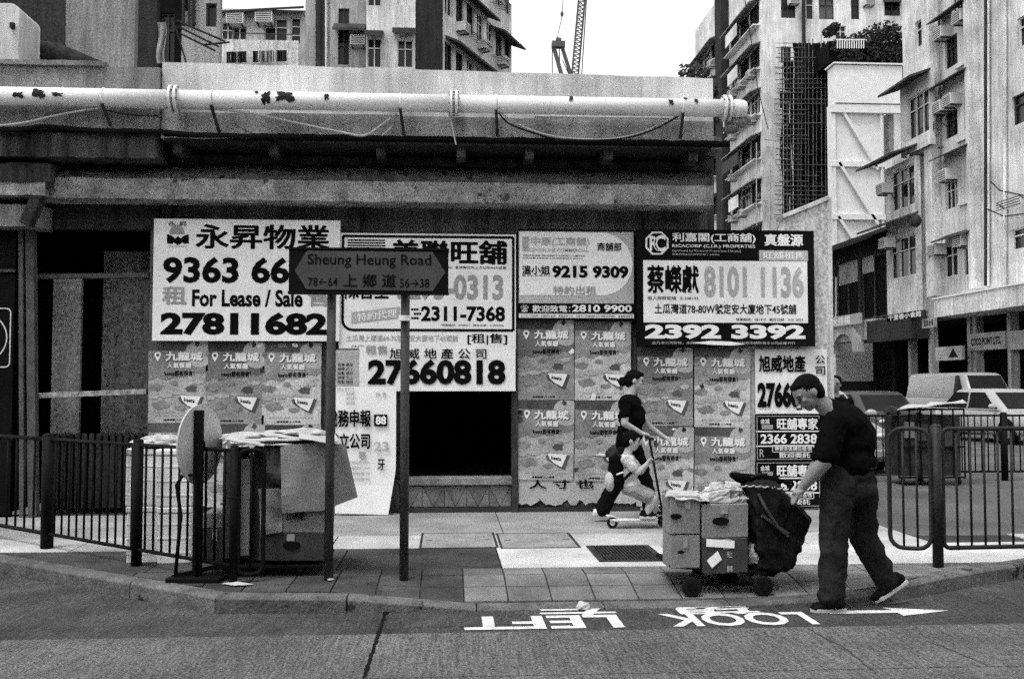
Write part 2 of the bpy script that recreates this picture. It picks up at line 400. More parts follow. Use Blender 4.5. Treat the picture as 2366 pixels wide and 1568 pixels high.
# open joint full of dirt: a shallow ragged strip over the transverse joint
B = MB(); N = 60
for k in range(N+1):
    y = tj0.y + (tj1.y-tj0.y)*k/N; w = random.uniform(.007, .015)*(1.5 if k < 6 else 1); xx = tjx(y)+random.uniform(-.004, .004)
    B.v += [Vector((xx-w, y, RZ+.004)), Vector((xx+w, y, RZ+.004))]
    if k: B.f.append((2*k-2, 2*k-1, 2*k+1, 2*k))
B.build('joint_filler', m_dark, road)
for (pts, w0) in ((((1868,1452),(1905,1474),(1950,1494),(1990,1528),(2030,1560)), .006), (((2140,1480),(2210,1505),(2300,1545)), .004), (((905,1452),(1010,1448),(1120,1444),(1240,1440)), .004)):
    B = MB(); k = 0; PP = []
    for i in range(len(pts)-1):
        for t in range(6): a = rp(*pts[i]); b = rp(*pts[i+1]); PP.append(a+(b-a)*(t/6))
    for k, p in enumerate(PP):
        w = w0*random.uniform(.4, 1.3); p = p + Vector((random.uniform(-.008, .008), random.uniform(-.01, .01)))
        B.v += [Vector((p.x-w, p.y-w, RZ+.003)), Vector((p.x+w, p.y+w, RZ+.003))]
        if k: B.f.append((2*k-2, 2*k-1, 2*k+1, 2*k))
    B.build('crack', m_joint, road)
# painted crossing words, to be read from the pavement
def ground_word(body, pxr, pxl, pyf, pyn, bold):
    yfar = G((pxr+pxl)/2, pyf, RZ).y; ynear = G((pxr+pxl)/2, pyn, RZ).y; pm = (pyf+pyn)/2
    xr = G(pxr, pm, RZ).x; xl = G(pxl, pm, RZ).x
    o = lettering(road, body, lambda u, v: (xr+(xl-xr)*u, yfar+(ynear-yfar)*v, RZ+.005), m_line, bold, 'painted_word')
    return o
ground_word('LOOK', 1878, 1530, 1416, 1446, .026)
ground_word('LEFT', 1436, 1072, 1423, 1453, .026)
ground_word('望', 1745, 1552, 1392, 1420, .03)
ground_word('左', 1428, 1240, 1396, 1424, .04)
ay = G(2050, 1414, RZ).y; ax0 = G(1912, 1414, RZ).x; ax1 = G(2070, 1414, RZ).x; ax2 = G(2195, 1412, RZ).x
MB().add([(ax0, ay-.03, RZ+.005), (ax1, ay-.03, RZ+.005), (ax1, ay-.12, RZ+.005), (ax2, ay+.01, RZ+.005), (ax1-.04, ay+.13, RZ+.005), (ax1, ay+.05, RZ+.005), (ax0-.03, ay+.06, RZ+.005)],
         [(0,1,5,6), (2,3,5), (1,2,5), (3,4,5)]).build('painted_arrow', m_line, road)
# manhole covers and the drain grate
m_iron = M('cast_iron', .05, rough=.6, var=.5, scale=8, grain=.4, metal=.3)
m_cover = M('concrete_filled_cover', .27, var=.35, scale=3, grain=.35, gscale=60, bump=.4)
for (a, b, lb) in ((968, 1153, 'left concrete filled access cover of a pair in the pavement before the dark doorway'), (1157, 1345, 'right concrete filled access cover of a pair in the pavement before the dark doorway')):
    g0 = G(a, 1267); g1 = G(b, 1267); y0 = g0.y; y1 = G((a+b)/2, 1231).y
    lb = lb.replace('left ', 'cracked ') if a < 1000 else lb.replace('right ', 'plain ')
    t = thing('access_cover', lb, 'manhole cover', ((g0.x+g1.x)/2, (y0+y1)/2, 0), 'access covers in the pavement')
    B = MB()
    for (xa, xb, ya, yb2) in ((g0.x, g1.x, y0, y0+.022), (g0.x, g1.x, y1-.022, y1), (g0.x, g0.x+.022, y0+.022, y1-.022), (g1.x-.022, g1.x, y0+.022, y1-.022)):
        B.box(xa, xb, ya, yb2, -.02, .005)
    B.build('frame', m_iron, t)
    MB().box(g0.x+.028, g1.x-.028, y0+.028, y1-.028, -.02, .0045).build('lid', m_cover, t)
    for s in (.12, .88):
        xx = g0.x+(g1.x-g0.x)*s; MB().box(xx-.03, xx+.03, (y0+y1)/2-.012, (y0+y1)/2+.012, .0, .0062).build('lifting_slot', m_dark, t)
ga, gb = G(1390, 1297), G(1538, 1297); gy1 = G(1460, 1262).y; gy0 = ga.y
t = thing('drain_grate', 'black slotted iron drain grate set in the pale pavement strip', 'drain grate', ((ga.x+gb.x)/2, (gy0+gy1)/2, 0))
MB().box(ga.x+.01, gb.x-.01, gy0+.01, gy1-.01, .0005, .003).build('sump', m_int, t)
B = MB()
for (xa, xb, ya, yb2) in ((ga.x-.02, gb.x+.02, gy0-.02, gy0+.02), (ga.x-.02, gb.x+.02, gy1-.02, gy1+.02), (ga.x-.02, ga.x+.02, gy0+.02, gy1-.02), (gb.x-.02, gb.x+.02, gy0+.02, gy1-.02)): B.box(xa, xb, ya, yb2, -.02, .012)
B.build('frame', m_iron, t)
n_ = 17; bar0 = MB().box(-.007, .007, gy0+.021, gy1-.021, .002, .011).build('bar', m_iron, t)
bar0.location.x = ga.x + (gb.x-ga.x)*1/(n_+1) - 0
bar0.data.transform(Matrix.Translation((t.location.x, 0, 0))); bar0.location.x -= t.location.x
for k in range(2, n_+1):
    c = bar0.copy(); COL.objects.link(c); c.location.x = ga.x+(gb.x-ga.x)*k/(n_+1) - t.location.x
# unseen block added behind the viewer to cut sky light on frontal faces
YB = -9.0; x0, x1, h = -40, 40, 9.2
t = thing('sky_blocking_flats', 'long grey block of flats facing the corner shop across the road', 'building', (0, YB-4, RZ))
MB().box(x0, x1, YB-8, YB, RZ, h).build('wall', m_wallg, t)
wb = MB().box(-.7, .7, YB-.05, YB+.015, 0, 1.4); first = None; x = x0+1.5
while x < x1-1.5:
    for k in range(1, int(h/3)):
        if first is None: first = wb.build('window', m_glass, t); first.data.transform(Matrix.Translation(t.location)); c = first
        else: c = first.copy(); COL.objects.link(c)
        c.location = (x-t.location.x, -t.location.y, 3*k+.9-t.location.z)
    x += 3.2
# ================================================================== the boarded-up corner shop
YW, YF, YC = 11.5, 10.85, 11.1
m_streak = M('rain_streaked_wall', .16, var=.6, scale=2, grain=.5, gscale=80, streak=.93, bump=.4, bscale=18, chips=(.02, 3, .66))
shop = thing('corner_shop', 'low boarded up concrete corner shop with stained fascia and white pipe along its front', 'building', (0, 12.5, 0))
def wx(px, Y=YW): return W(px, 700, Y).x
def wz(py, Y=YW, px=1183): return W(px, py, Y).z
XL, XR = wx(345), wx(1652)
zc0, zc1 = W(900, 466, YC).z, W(900, 420, YC).z          # cornice face
zf0, zf1 = W(900, 321, YF).z, W(900, 160, YF).z          # fascia face
B = MB(); d0, d1 = wx(925), wx(1192); zd0, zd1 = W(1050, 1102, YW).z, W(1050, 898, YW).z
B.box(XL, d0, YW, YW+.2, 0, 4.4); B.box(d1, XR, YW, YW+.2, 0, 4.4); B.box(d0, d1, YW, YW+.2, zd1, 4.4)
B.box(XR-.2, XR, YW+.2, 19, 0, 4.4)
B.build('wall', m_streak, shop)
# doorway: a bare room behind, a sill and a tiled apron
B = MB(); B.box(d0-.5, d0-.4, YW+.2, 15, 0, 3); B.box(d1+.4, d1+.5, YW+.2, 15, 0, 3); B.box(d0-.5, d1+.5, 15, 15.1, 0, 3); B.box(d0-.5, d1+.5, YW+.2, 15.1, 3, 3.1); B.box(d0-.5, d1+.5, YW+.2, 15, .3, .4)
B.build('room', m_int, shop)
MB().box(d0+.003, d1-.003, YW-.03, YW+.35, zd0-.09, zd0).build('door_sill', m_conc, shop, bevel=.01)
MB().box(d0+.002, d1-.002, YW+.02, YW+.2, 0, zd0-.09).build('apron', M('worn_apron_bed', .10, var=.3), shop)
MB().box(d0-.06, d0+.03, YW-.05, YW+.1, zd0, zd1).build('door_jamb', m_walld, shop, bevel=.006)
MB().box(d1-.05, d1+.02, YW-.055, YW+.1, 0, zd1+.5).build('door_jamb', m_concd, shop, bevel=.006)
m_tile = M('worn_apron_tile', .17, var=.4, scale=5, grain=.35, rnd=.25)
n_ = 5; tw = (d1-d0-.06)/n_; zt0, zt1 = .06, zd0-.1
for k in range(n_):
    x0 = d0+.005+k*tw; x1 = x0+tw; xm, zm = (x0+x1)/2, (zt0+zt1)/2; g = .0035
    for tri in (((x0+g, zt0+g), (x0+g, zt1-g*1.5), (xm-g*1.5, zt0+g)), ((xm+g*1.5, zt0+g), (x1-g, zt1-g*1.5), (x1-g, zt0+g)), ((x0+g*2, zt1-g), (x1-g*2, zt1-g), (xm, zt0+g*2.5))):
        MB().prism([(a, b) for a, b in tri], YW+.005, YW+.02, 'y').build('tile', m_tile, shop)
B = MB().box(d0, d1, YW-.02, YW+.02, 0, .055); B.build('plinth', m_joint, shop)
# rough strips: profile points (y, z) swept along x with broken edges
def strip(prof, x0, x1, n, jit, name, mat, seed=0, slope=0.0):
    b = MB(); m = len(prof)
    for i in range(n+1):
        x = x0+(x1-x0)*i/n
        for k, (y, z) in enumerate(prof):
            a = mnoise.noise(Vector((x*3.1, k*7.7+seed, 0)))*jit + mnoise.noise(Vector((x*11, k*3.3+seed, 5)))*jit*.6
            c = mnoise.noise(Vector((x*4.3, k*5.1+seed, 9)))*jit + mnoise.noise(Vector((x*13, k*2.3+seed, 2)))*jit*.5
            b.v.append(Vector((x, y+a, z+c+slope*(x-(x0+x1)/2))))
    for i in range(n):
        for k in range(m): k2 = (k+1) % m; b.f.append((i*m+k, i*m+k2, (i+1)*m+k2, (i+1)*m+k))
    b.f.append(tuple(range(m))); b.f.append(tuple(n*m+k for k in reversed(range(m))))
    return b.build(name, mat, shop)
# lower cornice with sloping weathered top
strip([(YC, zc0), (YC, zc1), (YC+.04, zc1+.015), (YW+.1, zc1+.02), (YW+.1, zc0)], wx(105, YC), wx(1650, YC), 260, .010, 'cornice', m_conc_rough, 1)
m_slope = M('dark_ledge_concrete', .10, var=.7, scale=5, grain=.7, gscale=70, bump=.9, bscale=12, chips=(.02, 5, .56))  # sloping ledge is darker and rougher than the cornice face
strip([(YC+.03, zc1+.0), (YC+.05, zc1+.07), (YW-.06, zc1+.24), (YW+.1, zc1+.24), (YW+.1, zc1)], wx(110, YC), wx(1648, YC), 300, .02, 'weathered_ledge', m_slope, 2)
# a second weathered ledge and a run of broken corbelling above it
zr = zc1+.24
strip([(YW-.14, zr), (YW-.10, zr+.10), (YW+.02, zr+.14), (YW+.02, zr)], wx(110), wx(1645), 300, .028, 'broken_ledge', m_concd, 4)
# fascia / parapet
sl = (W(1650, 322, YF).z - W(370, 319, YF).z)/(wx(1650, YF)-wx(370, YF)); sl2 = (W(1650, 181, YF).z - W(370, 143, YF).z)/(wx(1650, YF)-wx(370, YF))
xf0, xf1 = wx(366, YF), wx(1652, YF)
b = MB(); n_ = 200
for i in range(n_+1):
    x = xf0+(xf1-xf0)*i/n_; t = i/n_
    zt = W(370, 143, YF).z*(1-t) + W(1650, 181, YF).z*t + mnoise.noise(Vector((x*2.2, 3, 1)))*.010
    zb = W(370, 319, YF).z*(1-t) + W(1650, 322, YF).z*t + mnoise.noise(Vector((x*3.2, 8, 1)))*.012
    b.v += [Vector((x, YF, zb)), Vector((x, YF, zt)), Vector((x, YF+.22, zt)), Vector((x, YF+.24, zb+.14)), Vector((x, YW+.05, zb+.15)), Vector((x, YW+.05, zb+.0))]
for i in range(n_):
    for k in range(6): k2 = (k+1) % 6; b.f.append((i*6+k, i*6+k2, i*6+6+k2, i*6+6+k))
b.f.append(tuple(range(6))); b.f.append(tuple(n_*6+k for k in range(6)))
b.build('fascia', m_plaster, shop)
strip([(YF-.03, zf0-.005), (YF-.03, zf0+.03), (YF+.03, zf0+.03), (YF+.03, zf0-.03)], wx(372, YF-.03), wx(1690, YF-.03), 200, .010, 'drip_edge', m_dark, 9)
strip([(YF-.006, zf0+.0), (YF-.006, W(900, 268, YF).z), (YF+.01, W(900, 268, YF).z), (YF+.01, zf0)], xf0, xf1, 160, .004, 'stain_shade_band', M('stained_shaded_fascia', .40, var=.6, scale=1.1, streak=.5, grain=.5, gscale=80, chips=(.05, 3, .7)), 31)  # dirt plus the shade below the pipe, both in the band's colour
MB().box(xf0+.02, xf1-.02, YF+.02, YW, zf0-.05, zf0-.03).build('soffit_shade_board', m_walld, shop)  # dark board added under the fascia; its colour stands for shade
# left stretch of the front: lower, in two steps
xa, xb = wx(-160, YF), wx(364, YF)
strip([(YF-.05, W(180, 298, YF).z), (YF-.05, W(180, 156, YF).z), (YF+.2, W(180, 150, YF).z), (YW, W(180, 298, YF).z)], xa, xb, 90, .008, 'fascia', m_conc, 12)
strip([(YF-.09, W(180, 157, YF).z), (YF-.09, W(180, 146, YF).z), (YF+.22, W(180, 144, YF).z), (YF+.22, W(180, 156, YF).z)], xa, wx(235, YF), 60, .006, 'coping', m_conc, 14)
strip([(YF+.02, W(180, 362, YF).z), (YF+.02, W(180, 306, YF).z), (YW, W(180, 300, YF).z), (YW, W(180, 362, YF).z)], xa, wx(355, YF), 90, .014, 'lower_fascia', m_concd, 15)
strip([(YF+.1, W(60, 415, YF).z), (YF+.08, W(60, 372, YF).z), (YW, W(60, 362, YF).z), (YW, W(60, 415, YF).z)], xa, wx(100, YF), 50, .014, 'weathered_ledge', m_concd, 17)
strip([(YF+.12, W(60, 446, YF).z), (YF+.12, W(60, 412, YF).z), (YW, W(60, 412, YF).z), (YW, W(60, 446, YF).z)], xa, wx(88, YF), 50, .012, 'cornice', m_conc_rough, 18)
strip([(YF+.25, W(30, 514, YF).z), (YF+.25, W(30, 462, YF).z), (YW, W(30, 458, YF).z), (YW, W(30, 514, YF).z)], xa, wx(62, YF), 40, .012, 'shopfront_beam', m_conc, 19)
# raking strut at the left end of the cornice
MB().bar(W(62, 520, YF+.2), W(112, 405, YF+.2), .16, .12).build('raking_strut', m_concd, shop, bevel=.01)
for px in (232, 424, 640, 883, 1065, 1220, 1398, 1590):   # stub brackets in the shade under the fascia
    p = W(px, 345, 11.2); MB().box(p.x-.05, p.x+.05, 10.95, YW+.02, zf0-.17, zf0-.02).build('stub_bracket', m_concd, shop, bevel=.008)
# roof slab
MB().box(xa, XR, YF+.3, 19, 4.16, 4.3).build('roof_slab', m_conc, shop)
# left bay: deep recess with a steel door frame
bl, br = wx(66), XL
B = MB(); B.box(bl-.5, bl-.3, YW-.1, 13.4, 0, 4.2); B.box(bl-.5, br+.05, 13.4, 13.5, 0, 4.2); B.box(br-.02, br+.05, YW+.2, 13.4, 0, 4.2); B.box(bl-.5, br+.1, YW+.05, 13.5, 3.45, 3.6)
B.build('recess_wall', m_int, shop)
B = MB(); B.box(bl, wx(365), YW-.02, YW+.1, wz(540), 3.5); B.build('lintel', m_walld, shop)
m_frame = M('dull_steel_frame', .10, rough=.6, var=.4, scale=6, grain=.3)
def pbar(name, a, b, Y, w, dep, mat): 
    p = W(a[0], a[1], Y); q = W(b[0], b[1], Y); return MB().bar(p, q, dep, w, up=(0,0,1) if abs(q.x-p.x) > abs(q.z-p.z) else (1,0,0)).build(name, mat, shop, bevel=.004)
pbar('frame_post', (72, 530), (78, 1195), YW-.1, .09, .1, m_frame); pbar('frame_post', (50, 532), (52, 1240), YW-.12, .05, .06, m_frame)
pbar('frame_post', (340, 640), (340, 905), YW+.1, .06, .06, m_frame); pbar('frame_rail', (70, 639), (345, 636), YW+.06, .055, .06, m_frame)
pbar('frame_rail', (76, 914), (340, 904), YW+.02, .06, .08, m_wallg)
MB().box(wx(82), wx(150), YW+.5, YW+.56, 0, wz(640)).build('door_leaf', m_wallg, shop)
MB().box(wx(160), wx(345), YW+1.1, YW+1.14, 0, wz(560)).build('back_panel', m_wallg, shop)
x = wx(112); k = 0
while x < wx(345):                                         # ribbed gate panel low in the bay
    MB().box(x, x+.05, YW+.25, YW+.29, .05, wz(1000)).build('gate_rib', m_walld, shop); x += .078
MB().box(wx(105), wx(345), YW+.3, YW+.32, .03, wz(1005)).build('gate_sheet', m_dark, shop)
# neighbouring shopfront at the far left: dark board with a white outlined emblem
nx0, nx1 = wx(-160), wx(44)
board = thing('shop_board', 'tall black shopfront board with white rounded outline and circle', 'sign board', (wx(-20), YW-.15, 0))
MB().box(nx0, nx1, YW-.12, YW-.05, .02, wz(532)).build('panel', m_dark, board)
MB().box(nx0, wx(46), YW-.16, YW-.121, wz(640), wz(634)).build('rail', m_frame, board)
def ring_pts(c, r, n): return [(c[0]+r*math.cos(2*math.pi*i/n), YW-.124, c[1]+r*math.sin(2*math.pi*i/n)) for i in range(n)]
cc = W(-42, 780, YW-.12); cr = .27
MB().tube(ring_pts((cc.x, cc.z), cr, 40), .007, 6, True).build('circle_outline', m_white, board)
hw, hz, rr = W(24, 780, YW-.12).x-cc.x, .325, .05; P = []
for (sx, sz, a0) in ((1, 1, 0), (-1, 1, 90), (-1, -1, 180), (1, -1, 270)):
    for k in range(6):
        a = math.radians(a0+k*18); P.append((cc.x+sx*(hw-rr)+rr*math.cos(a), YW-.124, cc.z+sz*(hz-rr)+rr*math.sin(a)))
MB().tube(P, .007, 6, True).build('square_outline', m_white, board)
# ------------------------------------------------------------------ boundary wall at the right with a raked top
bw0, bw1 = XR+.003, wx(1914); yb_w = YW+.0
wall2 = thing('boundary_wall', 'rendered end wall with raked pale coping beyond the corner shop', 'wall', ((bw0+bw1)/2, YW+.1, 0))
ztop = wz(535, YW, 1700); zr0, zr1 = W(1816, 505, YW).z, W(1912, 461, YW).z; xr0 = wx(1816)
MB().prism([(bw0, 0), (bw1, 0), (bw1, zr1), (xr0, zr0), (xr0-.02, ztop), (bw0, ztop)], YW, YW+.2, 'y').build('wall', m_wallw, wall2)
MB().bar((xr0-.03, YW+.1, zr0+.02), (bw1+.02, YW+.1, zr1+.02), .26, .05).build('coping', m_plaster, wall2, bevel=.006)
MB().box(bw1, bw1+.05, YW-.02, YW+.22, 0, zr1+.03).build('end_strip', m_plaster, wall2, bevel=.006)
# ------------------------------------------------------------------ the white pipe
YP = 10.66
pa, pc = W(-60, 221, YP), W(1700, 251, YP); pd = (pc-pa).normalized(); R_ = .096
pipe = thing('drain_pipe', 'thick white painted pipe with rust patches running along the shop parapet', 'pipe', (pa+pc)/2)
def pp(px): t = (wx(px, YP)-pa.x)/(pc.x-pa.x); return pa+(pc-pa)*t
cuts = [-60, 395, 1047, 1682]
for i in range(3): MB().cyl(pp(cuts[i]), pp(cuts[i+1]), R_, n=28).build('pipe_length', m_pipe, pipe, smooth=True)
for px in cuts[1:]:
    c = pp(px); f = MB()
    for s in (-.028, .028): f.cyl(c+pd*(s-.013), c+pd*(s+.013), R_+.048, n=28)
    fl = f.build('flange', m_pipe, pipe)
    for k in range(8):
        a = 2*math.pi*k/8+.2; off = Vector((0, math.cos(a), math.sin(a)))*(R_+.028)
        MB().cyl(c+off-pd*.055, c+off+pd*.055, .010, n=6).build('bolt', m_conc, fl)
for px in (232, 485, 923, 1145, 1578):
    c = pp(px); s = MB().tube([c+Vector((0, math.cos(a)*(R_+.006), math.sin(a)*(R_+.006))) for a in [2*math.pi*k/24 for k in range(24)]], .008, 6, True).build('clamp', m_pipe, pipe)
    MB().bar(c+Vector((0, -.08, -.08)), Vector((c.x+.03, YF, c.z-.30)), .03, .02).build('clamp_strut', m_concd, s)
# blind end beyond the last flange, with crumbling lagging under it
e0 = pp(1684); e1 = pp(1728)
MB().tube([e0, e0+(e1-e0)*.55, e0+(e1-e0)*.85, e1, e1+pd*.012], [R_, R_*1.02, R_*.97, R_*.80, R_*.3], 24).build('blind_end', m_pipe, pipe, smooth=True)
for (px, py, r) in ((1700, 284, (.13, .13, .07)), (1722, 276, (.07, .10, .05)), (1690, 298, (.10, .11, .05))): MB().ball(W(px, py, YP+.14), r, 14, 9).build('joint_lagging', m_conc_rough, pipe, smooth=True)
# rust scabs standing on the paint
m_rust = M('rust', .025, var=.5, grain=.5, bump=.6)
for (px, ang, ln, wd_) in ((88, 1.45, .12, .05), (612, 1.5, .10, .07), (655, 1.35, .22, .06), (752, 1.3, .05, .035), (590, .9, .05, .02), (1318, 1.0, .045, .04), (1550, 1.25, .06, .035), (1608, 1.0, .05, .03), (1585, .3, .07, .05), (40, 1.7, .1, .03), (130, 1.6, .12, .02)):
    c = pp(px); b = MB(); n_ = 22; ring = []
    for k in range(n_):
        t = 2*math.pi*k/n_; rr = random.uniform(.5, 1.3)/max(abs(math.cos(t)), abs(math.sin(t)))**.6; a = ang + wd_*rr*math.sin(t)/R_
        ring.append(c + pd*(ln/2*rr*math.cos(t)) + Vector((0, -math.sin(a+math.pi/2-math.pi/2)*0, 0)) + Vector((0, -math.cos(math.pi/2-a)*(R_+.010), math.sin(math.pi/2-a)*(R_+.010)))*1)
    b.add([c + Vector((0, -math.sin(ang)*(R_+.013), math.cos(ang)*(R_+.013)))]+ring, [(0, 1+k, 1+(k+1) % n_) for k in range(n_)]).build('rust_patch', m_rust, pipe)
# thin conduit lengths under the pipe
for (a, b_, lb) in (((628, 262), (922, 268), 'thin white conduit below the rust stained stretch of the pipe'), ((1235, 270), (1578, 275), 'thin white conduit below the pipe towards its elbow end')):
    p, q = W(a[0], a[1], YF-.05), W(b_[0], b_[1], YF-.05)
    cb = MB().cyl(p, q, .017, n=10).build('conduit', m_white, None, smooth=True); tag(cb, lb, 'conduit', 'conduits under the white pipe')
# cables looping on the front
def cable(pts, r, mat, lb, Y=10.66, n=10):
    P = [W(x, y, Y+random.uniform(-.01, .01)) for x, y in pts]; Q = []
    for i in range(len(P)-1):
        p0 = P[max(i-1, 0)]; p1 = P[i]; p2 = P[i+1]; p3 = P[min(i+2, len(P)-1)]
        for k in range(n):
            t = k/n; Q.append(.5*((2*p1)+(p2-p0)*t+(2*p0-5*p1+4*p2-p3)*t*t+(3*p1-p0-3*p2+p3)*t**3))
    Q.append(P[-1]); return tag(MB().tube(Q, r, 6).build('cable', mat, None, smooth=True), lb, 'cable')
m_cabw = M('pale_cable_sheath', .42, var=.3, grain=.2); m_cabd = M('black_cable_sheath', .015, grain=.2)
cable([(-20, 293), (60, 283), (140, 265), (235, 250), (330, 249), (480, 252), (580, 262), (680, 283), (790, 306), (842, 313), (880, 290), (917, 262)], .012, m_cabw, 'pale cable sagging from the left parapet up to the pipe clamp')
cable([(232, 252), (280, 262), (330, 268), (365, 268)], .006, m_cabd, 'short thin dark cable under the pipe near the parapet step')
cable([(-20, 298), (40, 300), (100, 292), (200, 300), (330, 303), (372, 304), (470, 312), (700, 316)], .024, m_cabd, 'thick black cable lying along the lower edge of the fascia', Y=10.80)
cable([(1032, 232), (1040, 265), (1046, 300), (1054, 335)], .008, m_cabw, 'loose pale cable end dangling beside the pipe flange')
cable([(1150, 258), (1175, 285), (1225, 305), (1290, 322), (1380, 324), (1450, 318), (1510, 300), (1570, 268)], .010, m_cabd, 'dark cable looping low between two pipe clamps')
cable([(1152, 255), (1180, 278), (1235, 303), (1300, 318), (1400, 322), (1470, 310), (1530, 285), (1572, 264)], .008, m_cabw, 'pale cable looping low between two pipe clamps')
cable([(907, 290), (895, 303), (882, 314)], .007, m_cabw, 'stub of pale cable hanging under the pipe clamp')
cable([(540, 285), (575, 305), (620, 318), (660, 325)], .004, m_cabd, 'hair thin dark wire drooping on the shaded fascia', Y=10.8)
# ================================================================== background buildings
m_ac = M('air_conditioner_case', .62, var=.15, grain=.2, gscale=20); m_acd = M('air_conditioner_grille', .10, var=.3, grain=.2, gscale=20)
m_fw = M('white_window_frame', .6, var=.1, grain=.1, bump=0); m_fd = M('dark_window_frame', .06, var=.1, grain=.1, bump=0)
m_curt = M('curtain', .12, var=.4, scale=3, grain=.2, bump=0); m_can = M('stained_canopy', .07, var=.5, scale=1, streak=.4, grain=.3, gscale=15)
class Facade:
    def __init__(s, bld, p, q, depth=6, zb=0.0):           # plan points p -> q, outward normal to the right hand of p->q seen from above is (dy,-dx)
        s.b = bld; s.p = Vector((p[0], p[1])); s.q = Vector((q[0], q[1])); s.L = (s.q-s.p).length; s.u = (s.q-s.p)/s.L
        s.n = Vector((s.u.y, -s.u.x)); s.holes = []; s.depth = depth
        s.ang = math.atan2(s.u.y, s.u.x)
    def hit(s, px, py):
        d = ray(px, py); D = Vector((d.x, d.y)); den = D.x*s.n.x + D.y*s.n.y; t = (s.p.x*s.n.x + s.p.y*s.n.y)/den
        P = D*t; return (P-s.p).dot(s.u), EYE + d.z*t
    def pt(s, a, z, out=0): P = s.p + s.u*a + s.n*out; return Vector((P.x, P.y, z))
    def box(s, B, a0, a1, o0, o1, za, zb):
        V = [s.pt(a, z, o) for z in (za, zb) for (a, o) in ((a0, o1), (a1, o1), (a1, o0), (a0, o0))]
        B.add(V, [(0,3,2,1),(4,5,6,7),(0,1,5,4),(1,2,6,5),(2,3,7,6),(3,0,4,7)]); return B
    def rect(s, r):                                        # (px0, py0, px1, py1) -> s0, s1, z0, z1
        a, zt = s.hit(r[0], r[1]); b, zb = s.hit(r[2], r[3]); 
        m0 = s.hit((r[0]+r[2])/2, r[1])[1]; m1 = s.hit((r[0]+r[2])/2, r[3])[1]
        return min(a, b), max(a, b), min(m0, m1), max(m0, m1)
    def window(s, r, nv=2, nh=1, mat=None, pane=None, px=True, bar=.05):
        a0, a1, za, zb = s.rect(r) if px else r
        a0 = max(a0, .05); a1 = min(a1, s.L-.05)
        if a1-a0 < .15: return
        s.holes.append((a0, a1, za, zb)); B = MB(); mat = mat or m_fw; w = bar
        s.box(B, a0, a0+w, -.14, -.08, za, zb); s.box(B, a1-w, a1, -.14, -.08, za, zb); s.box(B, a0+w, a1-w, -.14, -.08, za, za+w); s.box(B, a0+w, a1-w, -.14, -.08, zb-w, zb)
        for k in range(1, nv): c = a0+(a1-a0)*k/nv; s.box(B, c-w/2, c+w/2, -.137, -.083, za+w, zb-w)
        for k in range(1, nh+1): c = zb-(zb-za)*.33*k; s.box(B, a0+w, a1-w, -.134, -.086, c-w/2, c+w/2)
        win = B.build('window', mat, s.b)
        B = MB(); s.box(B, a0, a1, -.22, -.16, za, zb); B.build('pane', pane or random.choice([m_glass]*5+[m_curt]), win)
    def done(s, z0, z1, mat, name='wall', thick=.3):
        A = sorted({0.0, s.L, *[h[0] for h in s.holes], *[h[1] for h in s.holes]}); Z = sorted({z0, z1, *[max(z0, min(z1, h[2])) for h in s.holes], *[max(z0, min(z1, h[3])) for h in s.holes]})
        B = MB()
        for j in range(len(Z)-1):
            zm = (Z[j]+Z[j+1])/2; run = None
            for i in range(len(A)):
                solid = False
                if i < len(A)-1:
                    am = (A[i]+A[i+1])/2; solid = not any(h[0] < am < h[1] and h[2] < zm < h[3] for h in s.holes)
                if solid and run is None: run = A[i]
                if not solid and run is not None:
                    B.add([s.pt(run, Z[j]), s.pt(A[i], Z[j]), s.pt(A[i], Z[j+1]), s.pt(run, Z[j+1])], [(0,1,2,3)]); run = None
        for (a0, a1, za, zb) in s.holes:
            za = max(z0, za); zb = min(z1, zb)
            if zb <= za: continue
            F = [s.pt(a0, za), s.pt(a1, za), s.pt(a1, zb), s.pt(a0, zb)]; K = [s.pt(a0, za, -.25), s.pt(a1, za, -.25), s.pt(a1, zb, -.25), s.pt(a0, zb, -.25)]
            B.add(F+K, [(0,4,5,1),(1,5,6,2),(2,6,7,3),(3,7,4,0)])
        s.box(B, min(.3, s.L*.1), s.L-min(.3, s.L*.1), -s.depth, -.26, z0, z1-.01)
        s.box(B, .004, s.L-.004, -.27, -.003, z1-.012, z1)
        s.box(B, .004, .016, -.27, -.003, z0, z1-.012); s.box(B, s.L-.016, s.L-.004, -.27, -.003, z0, z1-.012)
        B.build(name, mat, s.b, fix=False)
    def slab(s, a0, a1, z, out=.6, th=.1, drop=.0, mat=None, name='canopy', inn=0.0):
        V = [s.pt(a0, z, inn), s.pt(a1, z, inn), s.pt(a1, z-drop, out), s.pt(a0, z-drop, out)]
        V += [p+Vector((0, 0, th)) for p in V]
        return MB().add(V, [(0,3,2,1),(4,5,6,7),(0,1,5,4),(1,2,6,5),(2,3,7,6),(3,0,4,7)]).build(name, mat or m_can, s.b)
    def ac(s, px, py, label, out=.28, group=None):
        a, z = s.hit(px, py); P = s.pt(a, z, out); return air_con(P, s.ang, label, group)
_acp = []
def air_con(P, ang, label, group):
    if not _acp:
        t = thing('air_conditioner', label, 'air conditioner', (0,0,0), group)
        MB().box(-.36, .36, -.26, .30, -.24, .24).build('case', m_ac, t, bevel=.02)
        g = MB().box(-.31, .31, -.268, -.261, -.19, .19).build('grille', m_acd, t)
        for k in range(4): MB().box(-.30, .30, -.276, -.269, -.15+k*.09, -.12+k*.09).build('slat', m_ac, g)
        MB().box(-.30, -.26, -.2, .3, -.30, -.245).build('bracket', m_fd, t); MB().box(.26, .30, -.2, .3, -.30, -.245).build('bracket', m_fd, t)
        _acp.append(t); r = t
    else: r = dup(_acp[0], label=label, group=group)
    r.location = P; r.rotation_euler = (0, 0, ang); return r
